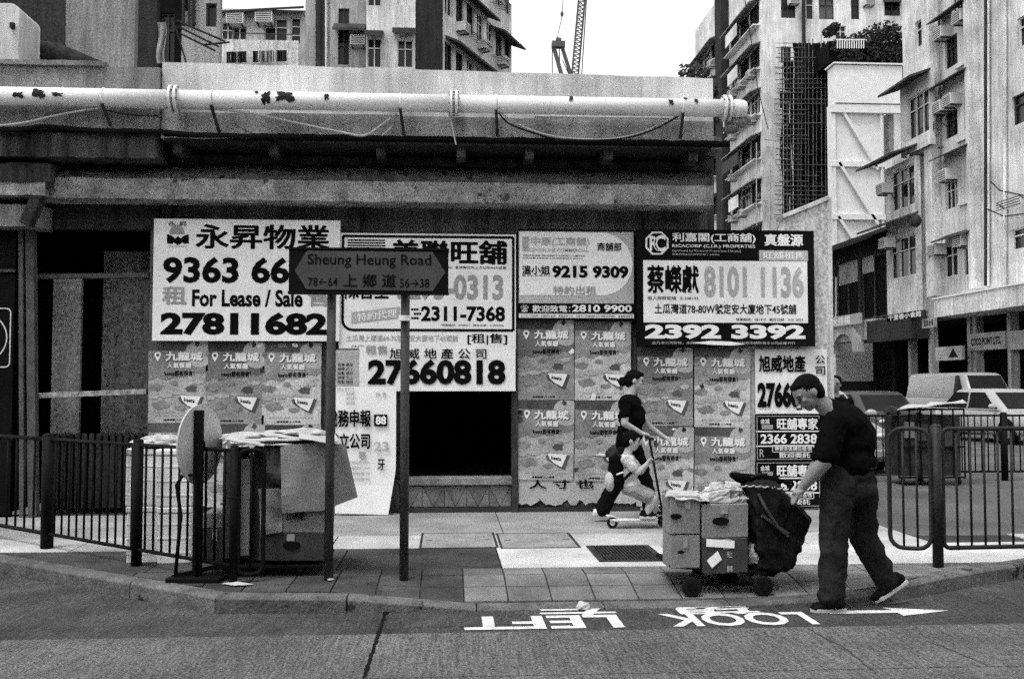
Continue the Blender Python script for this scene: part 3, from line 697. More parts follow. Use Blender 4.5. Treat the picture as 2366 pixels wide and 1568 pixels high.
def fpt(px, Y): p = W(px, 700, Y); return (p.x, p.y)
# ---- plain grey party wall at the left
b1 = thing('party_wall_block', 'blank grey rendered block rising behind the parapet step', 'building', (-11, 26, 0))
f = Facade(b1, fpt(118, 24), fpt(300, 24), .5); f.done(0, 14, M('old_party_wall', .24, var=.35, scale=.8, streak=.5, grain=.55, gscale=24))
f = Facade(b1, fpt(-160, 24.6), fpt(118, 24.6), .5); f.done(0, 14, m_walld, 'shaded_wall')  # this stretch has a darker render
MB().bar(W(134, 200, 24.2) , W(133, -60, 24.2), .45, .5).build('downpipe_casing', m_walld, b1)
t = thing('roof_box', 'pale upright box with rounded shoulder standing on the shop roof', 'roof box', W(5, 140, 13.5))
p0, p1, p2 = W(-60, 150, 13.5), W(42, 150, 13.5), W(42, 8, 13.5); P = [(p0.x, 4.25), (p1.x, 4.25), (p1.x, p2.z-.12)]
P += [(p1.x-.12+.12*math.cos(a), p2.z-.12+.12*math.sin(a)) for a in (.4, .8, 1.2, 1.57)] + [(p0.x, p2.z)]
MB().prism(P, 13.5, 14.2, 'y').build('case', m_plaster, t, bevel=.01)
MB().box(p1.x-.1, p1.x-.05, 13.44, 13.5, p2.z-.35, p2.z-.28).build('latch', m_walld, t)
q = [W(x, y, 14.4) for x, y in ((30, 128), (70, 124), (112, 124), (140, 130), (170, 140), (205, 152), (240, 163))]
tag(MB().tube(q, [.17]*3+[.165, .15, .13, .12], 16).build('roof_duct', m_walld, None, smooth=True), 'grey bent duct lying on the shop roof before the party wall', 'duct')
# ---- dark tenement with drying poles
b2 = thing('tenement', 'dark weathered tenement with cluttered back yard and open window', 'building', (-12, 33, 0))
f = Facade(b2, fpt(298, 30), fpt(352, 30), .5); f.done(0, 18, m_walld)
f = Facade(b2, fpt(352, 32.5), fpt(410, 32.5), .5); f.window((372, 30, 402, 150), 2, 1, m_fd, m_glass); f.done(0, 18, m_int, 'recess_wall')
f = Facade(b2, fpt(410, 30), fpt(500, 30), .4); f.window((476, 8, 500, 62), 1, 0, m_fd, m_glass); f.window((415, -40, 440, 26), 1, 1, m_fd, m_glass); f.done(0, 18, m_wallg)
for (px, w) in ((424, .05), (437, .04), (447, .06)):
    MB().cyl(W(px, 60, 29.9), W(px, -60, 29.9), w, n=8).build('waste_pipe', m_walld, b2)
for i, (a, b_) in enumerate((((408, 48), (520, 96)), ((412, 62), (505, 108)), ((416, 78), (498, 118)), ((405, 60), (430, 145)), ((470, 104), (530, 98)))):
    MB().cyl(W(*a, 28.6), W(*b_, 28.6), .028, n=6).build('drying_pole', m_walld, b2)
tw = MB().grid(lambda u, v: tuple(W(364+18*u+3*math.sin(6*v), 52+95*v, 29.2+.05*math.sin(9*u+2*v))), 6, 8).build('hanging_sheet', M('grubby_sheet', .3, var=.4), None, solid=.01)
tag(tw, 'white sheet hanging in the dark gap of the tenement yard', 'laundry')
# ---- white flats with washing
b3 = thing('walk_up_flats', 'pale walk up flats with flat roof edge, washing and two window air conditioners', 'building', (-10, 45, 0))
f = Facade(b3, fpt(500, 42), fpt(700, 42), 2)
f.window((506, 50, 540, 108), 2, 1); f.window((536, 62, 570, 108), 2, 0)
f.window((610, 42, 664, 104), 2, 1); f.window((672, 40, 695, 102), 1, 3)
f.done(0, W(600, 22, 42).z, m_wallw)
MB().add([W(498, 29, 41.4), W(702, 20, 41.4), W(702, 14, 41.4), W(498, 25, 41.4), W(498, 29, 46), W(702, 20, 46), W(702, 14, 46), W(498, 25, 46)], [(0,1,2,3),(7,6,5,4),(0,4,5,1),(3,2,6,7),(0,3,7,4),(1,5,6,2)]).build('roof_edge', m_walld, b3)
a0, z_ = f.hit(480, 112); a1, z__ = f.hit(697, 106); f.slab(max(a0, 0), a1, z_-1.6, .9, 1.7, 0, m_wallw, 'balcony_wall', .75)
f.slab(max(a0, 0), a1, z_-1.7, .9, .1, 0, m_walld, 'balcony_floor')
for px, py, w_ in ((548, 51, 'over the paired windows'), (614, 48, 'beside the tall louvred window')): f.ac(px, py, 'boxy air conditioner on the pale walk up flats '+w_, group='air conditioners on the walk up flats')
f3 = f
rail = f.slab(a0+.3 if a0 > 0 else .3, a1, f.hit(600, 106)[1], 1.45, .03, 0, m_fd, 'drying_rail', 1.4)
def garment(cx, top, w, h, Y, mat, lb):
    B = MB().grid(lambda u, v: tuple(W(cx+w*(u-.5)*(1-.15*math.sin(3.1*v)), top+h*v, Y+.12*math.sin(7*u+cx))), 6, 5); o = B.build('garment', mat, None, solid=.02); return tag(o, lb, 'garment', 'washing hung out at the walk up flats')
m_cl1 = M('dark_cloth', .03, var=.4, grain=.2); m_cl2 = M('grey_cloth', .2, var=.4, grain=.2); m_cl3 = M('pale_cloth', .5, var=.3, grain=.2)
gx = [(528, 9, m_cl1), (538, 10, m_cl1), (547, 9, m_cl2), (556, 9, m_cl1), (565, 9, m_cl1), (590, 12, m_cl1), (606, 14, m_cl2), (622, 14, m_cl2), (634, 8, m_cl3), (644, 9, m_cl1), (655, 16, m_cl1)]
for i, (cx, w, m_) in enumerate(gx):
    garment(cx, 120-.03*(cx-528), w, 26, 40.7, m_, {m_cl1: 'dark', m_cl2: 'grey', m_cl3: 'pale'}[m_]+' garment drying at the walk up flats, %s counting from the stair tower' % ['eleventh', 'tenth', 'ninth', 'eighth', 'seventh', 'sixth', 'fifth', 'fourth', 'third', 'second', 'first'][i])
# ---- pier with pipes
b3b = thing('stair_tower', 'narrow grey stair tower with vertical pipes between two blocks of flats', 'building', (-6, 44, 0))
f = Facade(b3b, fpt(699, 41), fpt(756, 41), .5); f.done(0, 22, m_wallg)
for (px, w, m_) in ((737, .14, m_walld), (747, .09, m_walld), (753, .06, m_wallw)): MB().cyl(W(px, 200, 40.85), W(px, -80, 40.85), w, n=10).build('soil_pipe', m_, b3b)
# ---- corner flats, centre
b4 = thing('corner_flats', 'weathered corner flats with tiered window canopies beside the open sky', 'building', (2, 52, 0))
f = Facade(b4, fpt(757, 49), fpt(842, 49), 1); f.window((782, 20, 806, 150), 2, 2, m_fd, m_glass); f.done(0, 24, m_wallg, 'recess_wall')
f.slab(.2, f.L, f.hit(800, 60)[1], .8, .12, .5); f.ac(828, 100, 'small air conditioner in the shaded return of the corner flats')
f = Facade(b4, fpt(842, 48), fpt(957, 48), .6)
f.window((846, 88, 881, 156), 2, 1); f.window((844, -60, 881, 14), 2, 1); f.window((918, 92, 954, 156), 2, 1); f.window((918, -30, 955, 12), 2, 1, m_fw, m_fw); f.done(0, 24, m_wallw)
for (a, b_, y) in ((838, 886, 82), (908, 962, 76), (838, 886, -60)): s0 = f.hit(a, y)[0]; s1 = f.hit(b_, y)[0]; f.slab(max(s0, 0), s1, f.hit((a+b_)/2, y)[1], .7, .25, .25)
f = Facade(b4, fpt(957, 48), fpt(1021, 49.2), .6); f.done(0, 24, m_walld, 'shaded_wall')  # shade of the turned face is put into its dark render
P0 = Vector(fpt(1021, 49.2)); dr = Vector((math.sin(math.radians(24.6)), math.cos(math.radians(24.6)))); _s = Facade(b4, P0, P0+dr*19).hit(1182, 100)[0]; f = Facade(b4, P0, P0+dr*_s)
st = 3.0; z0_ = f.hit(1021, 78)[1]
for k in range(-2, 3):
    zc = z0_ + k*st - .05
    f.slab(.3, _s*.62, zc, .75, .12, .35); f.slab(_s*.66, _s, zc-.4, .9, .12, .4)
    for (a, b_) in [(_s*k/7+.25, _s*(k+1)/7-.2) for k in range(7)]:
        f.window((a, b_, zc-1.75, zc-.2), 2, 1, random.choice([m_fw, m_fd]), None, px=False)
    for a, w_ in ((_s*.2, 'nearest the shaded corner'), (_s*.5, 'halfway along'), (_s*.8, 'towards the sky edge')):
        if k < 2: air_con(f.pt(a, zc-2.0, .28), f.ang, 'small air conditioner on the %s storey side of the corner flats, %s' % (['second', 'third', 'fourth', 'fifth'][k+2], w_), 'air conditioners on the side of the corner flats')
    for a in (_s*.3, _s*.45, _s*.7):
        B = MB(); 
        for j in range(6): B.bar(f.pt(a-.5+j*.25, zc-2.05, .05), f.pt(a-.5+j*.25, zc-2.05, .6), .03)
        B.bar(f.pt(a-.5, zc-2.05, .6), f.pt(a+.75, zc-2.05, .6), .03); B.build('drying_rack', m_fd, b4)
f.done(0, 24, m_wallw)
# ---- crane
YCR = 150.0
crane = thing('crawler_crane', 'lattice boom crane standing far off against the white sky', 'crane', W(1310, 900, YCR))
def lattice(a, b_, w, n, name):
    a = Vector(a); b_ = Vector(b_); d = (b_-a).normalized(); s = d.cross(Vector((0, 1, 0))).normalized()*w/2; k = d.cross(s).normalized()*w/2; B = MB(); cs = [s+k, s-k, -s-k, -s+k]
    for c in cs: B.bar(a+c, b_+c, .16)
    for i in range(n):
        p = a+(b_-a)*(i/n); q = a+(b_-a)*((i+1)/n)
        for j in range(4): B.bar(p+cs[j], q+cs[(j+1) % 4], .09); B.bar(p+cs[j], p+cs[(j+1) % 4], .08)
    return B.build(name, m_cr, crane)
m_cr = M('crane_steel', .10, var=.2, grain=.1, bump=0)
lattice(W(1325, 215, YCR), W(1347, -30, YCR), 1.0, 26, 'boom')
B = MB()
for (a, b_) in (((1343, 190), (1357, -30)),): B.cyl(W(*a, YCR), W(*b_, YCR), .09, n=5)
B.build('pendant_line', m_cr, crane)
B = MB()
for (a, b_, w) in (((1278, 104), (1302, 190), .55), ((1297, 104), (1318, 170), .5), ((1276, 98), (1276, 190), .15), ((1292, 110), (1294, 170), .15), ((1300, 140), (1314, 172), .12)): B.bar(W(*a, YCR), W(*b_, YCR), w)
B.build('gantry', m_cr, crane)
MB().obox(W(1290, 104, YCR), (2.0, 1.2, .9)).build('sheave_head', m_cr, crane); MB().cyl(W(1284, 92, YCR), W(1296, 96, YCR), .5, n=8).build('pulley', m_cr, crane)
B = MB().cyl(W(1286, 95, YCR), W(1299, 36, YCR), .06, n=5).cyl(W(1299, 30, YCR), W(1303, -30, YCR), .06, n=5); B.build('hoist_rope', m_cr, crane)
MB().ball(W(1298.5, 33, YCR), (.25, .25, .45), 8, 6).build('hook_block', m_cr, crane)
# ---- distant trees over the parapet
m_leaf = M('foliage', .05, var=.5, scale=4, grain=.2, bump=0, rnd=.1); m_bark = M('bark', .06, var=.4)
def leaf_cloud(B, c, r, n, s, rnd=random):
    for _ in range(n):
        while True:
            v = Vector((rnd.uniform(-1, 1), rnd.uniform(-1, 1), rnd.uniform(-1, 1)))
            if .25 < v.length < 1: break
        p = Vector(c) + Vector((v.x*r[0], v.y*r[1], v.z*r[2])); k = s*rnd.uniform(.6, 1.3)
        a = Vector((rnd.gauss(0, 1), rnd.gauss(0, 1), rnd.gauss(0, 1))).normalized(); b_ = a.orthogonal().normalized(); e = a.cross(b_)
        B.add([p-b_*k-e*k*.3, p+b_*k*.2-e*k*.6, p+b_*k, p+e*k*.5], [(0,1,2,3)])
def tree(px, py, Y, r, lb):
    top = W(px, py, Y); t = thing('street_tree', lb, 'tree', (top.x, Y, RZ), 'trees behind the shop roof'); h = top.z
    MB().tube([(top.x, Y, RZ), (top.x+.15, Y, h*.35), (top.x-.1, Y+.1, h*.6), (top.x+.1, Y, h-.4)], [.22, .17, .11, .03], 8).build('trunk', m_bark, t)
    B = MB()
    for k in range(14):
        a = random.uniform(0, 6.28); q = random.uniform(0, 1)
        c = Vector((top.x+math.cos(a)*r*.75*q, Y+math.sin(a)*r*.75*q, h-.5-random.uniform(0, 2.4)-.8*q)); leaf_cloud(B, c, (.6, .6, .4), 90, .13)
        MB().tube([(top.x, Y, c.z-1.2), c], [.05, .015], 5).build('limb', m_bark, t)
    leaf_cloud(B, (top.x, Y, h-.35), (.35, .35, .4), 70, .12)
    B.build('crown', m_leaf, t)
tree(1583, 148, 46, 1.1, 'small leafy tree top showing over the parapet, set apart from the flats')
tree(1606, 152, 47, .9, 'middle leafy tree top showing over the parapet between two others')
tree(1628, 158, 48, .9, 'leafy tree top showing over the parapet against the far flats')
# ================================================================== street on the right
def ypx(px, X): return XP(px, 800, X).y
XS = 22.0
b8 = thing('shop_house_block', 'pale block with window bays, air conditioners and a deep canopy over dark shops', 'building', (XS+4, 42, RZ))
ytall = ypx(2052, XS); yupper = ypx(2098, XS)
f = Facade(b8, (XS, ytall), (XS, yupper), depth=3); f.done(RZ+4.6, f.hit(2075, 352)[1], m_wallw, 'low_wing_wall')
f = Facade(b8, (XS, yupper), (XS, 30), depth=8)
for (r, nv, nh) in (((2226, 57, 2262, 128), 2, 1), ((2226, 199, 2262, 297), 3, 1), ((2242, 374, 2261, 459), 2, 1), ((2228, 571, 2258, 632), 2, 1),
                    ((2183, 84, 2213, 155), 3, 1), ((2183, 256, 2213, 317), 2, 1), ((2183, 418, 2213, 482), 3, 1), ((2180, 565, 2213, 639), 2, 1),
                    ((2114, 47, 2132, 108), 1, 1), ((2138, 50, 2172, 135), 2, 1)): f.window(r, nv, nh, random.choice([m_fw, m_fd]))
for (r, nv, nh) in (((2338, 205, 2420, 275), 3, 1), ((2336, 520, 2420, 570), 3, 1), ((2350, 20, 2430, 90), 3, 1), ((2196, -40, 2214, 30), 2, 1)): f.window(r, nv, nh, random.choice([m_fw, m_fd]), m_glass)
for (px, w_) in ((2279, .09), (2284, .05), (2322, .07), (2170, .05)): MB().cyl(XP(px, 660, XS-.12), XP(px, -80, XS-.12), w_, n=8).build('waste_pipe', random.choice([m_wallg, m_walld, m_wallw]), b8)
for (pts) in (((2290, 420), (2310, 440), (2366, 452)), ((2275, 480), (2320, 500), (2380, 492)), ((2120, 330), (2150, 345), (2180, 340))): MB().tube([XP(x, y, XS-.15) for x, y in pts], .025, 5).build('loose_cable', m_dark, b8)
zt8 = 22.0; zp = f.hit(2200, 680)[1]
f.done(RZ+4.6, zt8, m_wallw)
f8 = f
for (px, py, lb) in ((2236, 40, 'top'), (2191, 78, 'upper'), (2189, 248, 'second recessed'), (2214, 232, 'second flush'), (2203, 405, 'third'), (2238, 556, 'lowest flush'), (2178, 577, 'lowest recessed')):
    f.ac(px, py, 'white air conditioner over a %s floor window of the shop house block' % lb, group='air conditioners on the shop house block')
# projecting window bays
def bay(px0, px1, wins, ztop, zbot, X=21.35):
    g = Facade(b8, (X, ypx(px0, X)), (X, ypx(px1, X)), depth=.9)
    for r, nv, nh in wins: g.window(r, nv, nh, m_fw, m_glass)
    g.done(g.hit((px0+px1)/2, zbot)[1], g.hit((px0+px1)/2, ztop)[1], m_wallw, 'window_bay'); return g
g = bay(2090, 2158, [((2096, 214, 2154, 312), 3, 1)], 165, 345)
g.slab(-.2, g.L+.2, g.hit(2125, 178)[1], 1.0, .1, .35)
g2 = bay(2052, 2121, [((2058, 388, 2118, 480), 3, 1), ((2056, 548, 2117, 640), 3, 1)], 372, 722)
for yy in (352, 505): g2.slab(-.4, g2.L+.3, g2.hit(2087, yy)[1], 1.3, .1, .45)
for (px, py, lb) in ((2066, 437, 'upper window of the lower bay'), (2072, 562, 'lower window of the lower bay')): g2.ac(px, py, 'air conditioner beside the %s on the shop house block' % lb, .5)
f.slab(f.hit(2262, 500)[0], f.hit(2271, 500)[0], zp, .5, zt8-zp, 0, m_wallw, 'fin')
f.slab(f.hit(2160, 500)[0], f.hit(2178, 500)[0], zp, .45, zt8-zp, 0, m_wallw, 'fin')
for yy in (145, 320, 470): f.slab(f.hit(2214, 300)[0], f.hit(2262, 300)[0], f.hit(2238, yy)[1], .12, .12, 0, m_wallw, 'sill')
for yy in (20, 178, 350, 545): f.slab(f.hit(2180, 300)[0], f.hit(2262, 300)[0], f.hit(2220, yy-8)[1], .7, .06, .3, m_can, 'awning')
for (px, y) in ((2150, 300), (2110, 330), (2330, 470)):
    a, z = f.hit(px, y); B = MB()
    for j in range(4): B.bar(f.pt(a, z-.1*j, .5), f.pt(a+1.6, z-.1*j, .5), .03)
    B.bar(f.pt(a, z-.3, 0), f.pt(a, z, .5), .03); B.bar(f.pt(a+1.6, z-.3, 0), f.pt(a+1.6, z, .5), .03); B.build('drying_rack', m_fd, b8)
# dish hanging under the lower bay
d = XP(2116, 510, 20.9); MB().ball(d, (.22, .3, .3), 12, 8).build('satellite_dish', m_walld, b8, smooth=True)
# deep canopy over the shops
cz0 = XP(2169, 732, 20.6).z; cz1 = XP(2169, 690, 20.6).z
yc0 = ypx(2160, 20.6)
MB().box(20.6, 22.3, 28, yc0, cz0, cz1).build('canopy', m_wallw, b8); MB().box(20.55, 22.0, 28, yc0+.03, cz1, cz1+.07).build('canopy_lip', m_white, b8)
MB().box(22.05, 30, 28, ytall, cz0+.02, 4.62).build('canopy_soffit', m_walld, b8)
# unlit shops: back wall, columns
MB().box(25.5, 26, 26, 66, RZ, cz0+.5).build('shop_back_wall', m_int, b8)
MB().box(22.1, 26, ypx(2062, XS), ypx(2062, XS)+.3, RZ, cz0+.6).build('shop_side_wall', m_int, b8)
for px in (2158, 2249, 2262, 2343, 2110): 
    y = ypx(px, 22.2); MB().box(22.0, 22.35, y-.12, y+.12, RZ, cz0+.1).build('column', m_wallg, b8)
# lower wing further along with a dark awning
g3 = Facade(b8, (XS, ypx(1905, XS)), (XS, ytall-.02), depth=3)
a_, zz = g3.hit(1985, 560)
g3.window((1930, 603, 1984, 742), 2, 0, m_fd, m_int, bar=.12); g3.window((1988, 588, 2048, 736), 2, 0, m_fd, m_int, bar=.12)
g3.done(3.9, g3.hit(1985, 545)[1], m_walld)
for (p0, p1, y0, y1) in ((1936, 1980, 606, 655), (1990, 2017, 592, 630)):
    s0, s1, za, zb_ = g3.rect((p0, y0, p1, y1)); B = MB(); g3.box(B, s0, s1, -.12, -.05, za, zb_); B.build('blind', m_wallg, b8)
g3.slab(-.5, g3.L+1.6, g3.hit(1990, 558)[1], 1.5, .12, .5, m_dark, 'awning')
g3.slab(-.5, g3.L+.5, g3.hit(1985, 790)[1], .9, 1.0, 0, m_wallg, 'signboard_band', .1)
B = MB(); g3.box(B, g3.hit(2046, 700)[0], g3.L+4.5, .2, 1.0, g3.hit(2090, 788)[1], g3.hit(2090, 737)[1]); B.build('dark_fascia_board', m_walld, b8)
MB().cyl(XP(1932, 640, 21.7), XP(1932, 740, 21.7), .06, n=8).build('downpipe', m_wallw, b8)
# raised lettering on the dark board and shop signs
m_sgn = M('dull_sign_face', .35, var=.3, grain=.3, gscale=20)
def side_sign(px0, px1, y0, y1, X, words, label, mat, ink, bold=.02):
    ya, yb2 = ypx(px0, X), ypx(px1, X); z0 = XP((px0+px1)/2, y1, X).z; z1_ = XP((px0+px1)/2, y0, X).z
    t = thing('shop_sign', label, 'sign', (X, (ya+yb2)/2, z0)); MB().box(X, X+.12, yb2, ya, z0, z1_).build('panel', mat, t)
    for (w, u0, u1, v0, v1) in words:
        lettering(t, w, lambda u, v: (X-.01, ya+(yb2-ya)*(u0+(u1-u0)*u), z0+(z1_-z0)*(v0+(v1-v0)*v)), ink, bold)
    return t
side_sign(2236, 2322, 768, 808, 21.9, [('COCO POINT LTD.', .1, .9, .3, .72)], 'pale shop sign with narrow black capitals under the canopy', m_sgn, m_black, .03)
side_sign(2328, 2400, 762, 806, 21.9, [('C', .2, .5, .2, .8)], 'dull shop sign with one round letter under the canopy edge', m_sgn, m_ink)
t = side_sign(2161, 2223, 800, 832, 21.3, [('▲', .5, .85, .2, .85)], 'small hanging sign with dark house mark near a column', m_sgn, m_dark)
side_sign(2050, 2135, 722, 737, 21.0, [('千里香小食館', .05, .95, .1, .95)], 'row of pale raised characters above the dark fascia board', m_walld, m_white, .03)
side_sign(2131, 2160, 735, 757, 21.2, [('IIII', .2, .9, .2, .8)], 'short pale sign box at the corner under the canopy', m_sgn, m_walld)
# arch shaped shop sign
Xa = 20.9; c0 = XP(1945, 812, Xa); R0 = (ypx(1912, Xa)-ypx(1984, Xa))/2; yc_ = (ypx(1912, Xa)+ypx(1984, Xa))/2; zt = XP(1948, 742, Xa).z; zb_ = XP(1948, 815, Xa).z
B = MB(); n_ = 16
for k in range(n_+1):
    a = math.pi*k/n_
    for rr in (1.0, .62):
        for xx in (Xa, Xa+.3): B.v.append(Vector((xx, yc_+R0*rr*math.cos(a), zb_+(zt-zb_)*(1.0 if rr == 1 else .6)*math.sin(a)**.8)))
for k in range(n_):
    o = 4*k; B.f += [(o, o+2, o+6, o+4), (o+1, o+5, o+7, o+3), (o, o+4, o+5, o+1), (o+2, o+3, o+7, o+6)]
tag(B.build('arch_sign', m_wallg, None), 'grey arched sign frame over a dark shop entrance', 'sign')
side_sign(1917, 1988, 728, 752, 20.8, [('大排檔', .1, .7, .1, .9)], 'faded signboard above the grey arched shop entrance', m_sgn, m_white, .03)
# ---- white clad tower with bracing
YT = 58.0
t8 = thing('clad_tower', 'white clad tower box with braced panels rising between the blocks', 'building', W(2000, 700, YT))
def fbox(tl, br, y0, y1, mat, par, name, bevel=0): x0, x1, z0, z1_ = wrect(tl, br, y0); return MB().box(x0, x1, y0, y1, z0, z1_).build(name, mat, par, bevel=bevel)
fbox((1929, 150), (2086, 240), YT-.35, YT+.8, m_white, t8, 'upper_box'); fbox((1926, 143), (2092, 150), YT-.5, YT+.9, m_white, t8, 'roof_lip')
fbox((1922, 240), (2052, 880), YT, YT+.8, m_white, t8, 'lower_panel')
fbox((1922, 240), (2086, 262), YT-.3, YT-.01, m_white, t8, 'cross_beam')
for yy in (372, 494, 610): fbox((1922, yy), (2052, yy+14), YT-.25, YT-.005, m_white, t8, 'cross_beam')
for px in (1924, 2034): fbox((px, 262), (px+14, 800), YT-.2, YT-.004, m_white, t8, 'upright')
for (a, b_) in (((1946, 256), (2028, 392)), ((1938, 376), (2028, 518)), ((1936, 500), (2028, 640))): MB().bar(W(*a, YT-.15), W(*b_, YT-.15), .16, .2, up=(0,1,0)).build('brace', m_white, t8)
fbox((2052, 262), (2074, 800), YT+.6, YT+4, m_wallg, t8, 'return_wall'); fbox((2086, 150), (2112, 205), YT+.3, YT+4, m_dark, t8, 'gap_shade_block')  # last one: black box in the gap, coloured to stand for shade
# planted roof terrace
rg = thing('roof_planting', 'dark shrubs and railing on the roof above the white clad tower', 'shrubs', W(2000, 145, YT+1))
zr_ = W(2000, 144, YT+1).z
fbox((1915, 95), (2088, 148), YT+1.5, YT+5, m_dark, rg, 'planter')
B = MB()
for (px, y, r) in ((1945, 108, 1.0), (1975, 100, .9), (2000, 92, 1.0), (2025, 78, 1.1), (2045, 74, 1.2), (2065, 82, 1.1), (2078, 105, 1.0), (2040, 110, 1.3), (2060, 125, 1.2), (2010, 120, 1.2), (1915, 75, .5), (1925, 66, .5), (1960, 128, 1.0)):
    leaf_cloud(B, W(px, y, YT+1.2), (r*.75, .6, r*.6), 240, .12)
B.build('foliage', m_leaf, rg)
B = MB()
for k in range(12): px = 1935+k*5.5; B.bar(W(px, 92, YT+.5), W(px, 112, YT+.5), .05)
B.bar(W(1932, 92, YT+.5), W(1999, 92, YT+.5), .06); B.build('railing', m_white, rg)
# ---- tall flats further along
b5 = thing('tall_flats', 'tall pale flats with stepped awnings down the street side', 'building', (26, 72, RZ))
XB = 21.5
fr = Facade(b5, (XB, 66), (W(2118, 500, 66).x, 66), depth=10)
for r, nv, nh in (((1804, -30, 1838, 42), 2, 1), ((1892, -5, 1927, 45), 2, 1), ((1966, -5, 1986, 45), 1, 1), ((2043, 4, 2080, 37), 2, 1), ((1804, 108, 1828, 146), 2, 1), ((1802, 212, 1826, 250), 2, 1), ((1802, 315, 1826, 352), 2, 1), ((1892, 108, 1925, 146), 2, 1)): fr.window(r, nv, nh, m_fd)
for (r, nv) in (((1930, 60, 1955, 100), 2), ((2043, 60, 2080, 95), 2), ((1862, -5, 1880, 45), 1), ((2092, 0, 2108, 50), 1), ((1838, 108, 1852, 146), 1)): fr.window(r, nv, 1, m_fw, m_glass)
fr.done(RZ, 32, m_wallw)
fr.ac(2004, 9, 'air conditioner between windows high on the tall flats'); fr.ac(1831, 6, 'air conditioner beside the waste pipe of the tall flats')
MB().cyl(W(1857, 120, 65.8), W(1857, -60, 65.8), .13, n=8).build('waste_pipe', m_walld, b5)
fr.slab(fr.hit(2040, 4)[0], fr.hit(2083, 4)[0], fr.hit(2060, 3)[1], .6, .1, .3)
zcor = [fr.hit(1781, y)[1] for y in (-8, 93, 199, 302, 405, 508, 611)]
m_awn = M('pale_awning', .30, var=.5, scale=.8, streak=.5, grain=.4, gscale=20)
def stepped(b, y0, y1, dz, X=XB, g_lab='tall flats'):
    g = Facade(b, (X, y1), (X, y0), depth=8)
    for iz, z in enumerate(zcor):
        z += dz
        g.slab(.2, g.L-.1, z-.1, .8, .08, .3, m_awn)
        n_ = max(2, int(g.L/2.2)); w = (g.L-.6)/n_
        for k in range(n_): g.window((.3+k*w+.05, .3+(k+1)*w-.05, z-1.7, z-.1), 3, 1, random.choice([m_fw, m_fd]), m_glass, px=False)
        g.slab(.25, g.L-.2, z-1.95, .5, .08, 0, m_wallw, 'ledge')
        g.slab(.3+random.random()*2, 2.6+random.random()*3, z-1.6, .75, .9, 0, m_fd if random.random() < .5 else m_wallw, 'window_cage', .7)
        for k in range(n_):
            if random.random() < .6: air_con(g.pt(.3+(k+.5)*w, z-1.95, .3), g.ang, 'air conditioner of the %s, awning row %s, %s from the near corner' % (g_lab, ['one', 'two', 'three', 'four', 'five', 'six', 'seven'][iz], ['fifth', 'fourth', 'third', 'second', 'first'][4-(n_-1-k)]), 'air conditioners on the %s' % g_lab)
        B = MB()
        for j in range(5): B.bar(g.pt(.5+j*.35, z-1.75, .05), g.pt(.5+j*.35, z-1.75, .75), .03)
        B.build('drying_rack', m_fd, b)
    g.done(RZ, 32, m_wallw); return g
stepped(b5, 66, 73.6, 0)
MB().box(XB-.5, XB+4, 74.0, 75.8, RZ, 33).build('dark_strip', m_walld, b5)  # dark box fills the strip between the two blocks
b6 = thing('far_flats', 'farthest pale flats with window rows edging the sky', 'building', (26, 80, RZ))
stepped(b6, 75.9, 83.5, .9, XB-.1, 'far flats')
tag(MB().tube([W(1718, -20, 63), W(1735, 90, 63), W(1750, 200, 63), W(1775, 300, 63)], .03, 5).build('overhead_wire', m_dark, None), 'thin dark wire slanting across the tall flats', 'wire')
# ---- bamboo scaffold with netting
m_net = M('dark_netting', .008, var=.6, scale=1.2, grain=.5, gscale=14, bump=.5, bscale=5); m_bam = M('bamboo', .38, var=.3, grain=.2, gscale=10)
scf = thing('bamboo_scaffold', 'bamboo scaffold hung with dark netting against the tall flats', 'scaffold', W(1850, 900, 63))
YS = 62.5
def edge(v): return 1808 - 26*max(0, (v-.45))/.55*1.0 + 5*math.sin(v*14)
for i in range(5):                                        # net lengths side by side
    u0, u1 = i/5, (i+1)/5
    MB().grid(lambda u, v: tuple(W((edge(v)+(1926-edge(v))*(u0+(u1-u0)*u)), (100 if i else 140)+10*mnoise.noise(Vector(((u0+u*.2)*22, 1, i))) + (700-92)*v, YS+.35*math.sin(7*(u0+.2*u)+3*v)+.2*math.sin(23*v+i))), 6, 30).build('netting', m_net, scf, solid=.03)
for (px, a, b_) in ((1779, 375, 720), (1825, 240, 285), (1825, 455, 545), (1897, 82, 300), (1861, 90, 700), (1843, 130, 700), (1878, 90, 700), (1912, 95, 700), (1808, 150, 700)):
    MB().cyl(W(px, a, YS-.7), W(px+random.uniform(-2, 2), b_, YS-.7), .045 if px in (1779, 1897, 1825) else .03, n=6).build('pole', m_bam if px in (1779, 1897, 1825) else m_walld, scf)
m_bamd = M('shaded_bamboo', .10, var=.4, grain=.3, gscale=10)  # darker tone for most of the poles and ledgers
px = 1800
while px < 1925:
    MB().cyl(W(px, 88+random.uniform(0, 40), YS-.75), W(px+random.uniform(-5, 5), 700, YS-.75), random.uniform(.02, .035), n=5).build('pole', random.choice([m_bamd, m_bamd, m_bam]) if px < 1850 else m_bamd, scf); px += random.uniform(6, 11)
y = 100
while y < 640:
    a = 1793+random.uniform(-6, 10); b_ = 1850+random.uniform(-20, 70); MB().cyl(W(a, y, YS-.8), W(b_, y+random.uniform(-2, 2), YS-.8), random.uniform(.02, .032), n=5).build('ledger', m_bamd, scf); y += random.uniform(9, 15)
y = 158
while y < 640:
    a = 1793+random.uniform(-4, 4); b_ = 1823+random.uniform(-3, 3); MB().cyl(W(a, y, YS-.6), W(b_, y+random.uniform(-1, 1), YS-.6), .035, n=6).build('ledger', m_bam, scf); 
    if random.random() < .75: MB().cyl(W(1872, y+4, YS-.6), W(1896, y+3, YS-.6), .03, n=6).build('ledger', m_walld, scf)
    y += 26.3
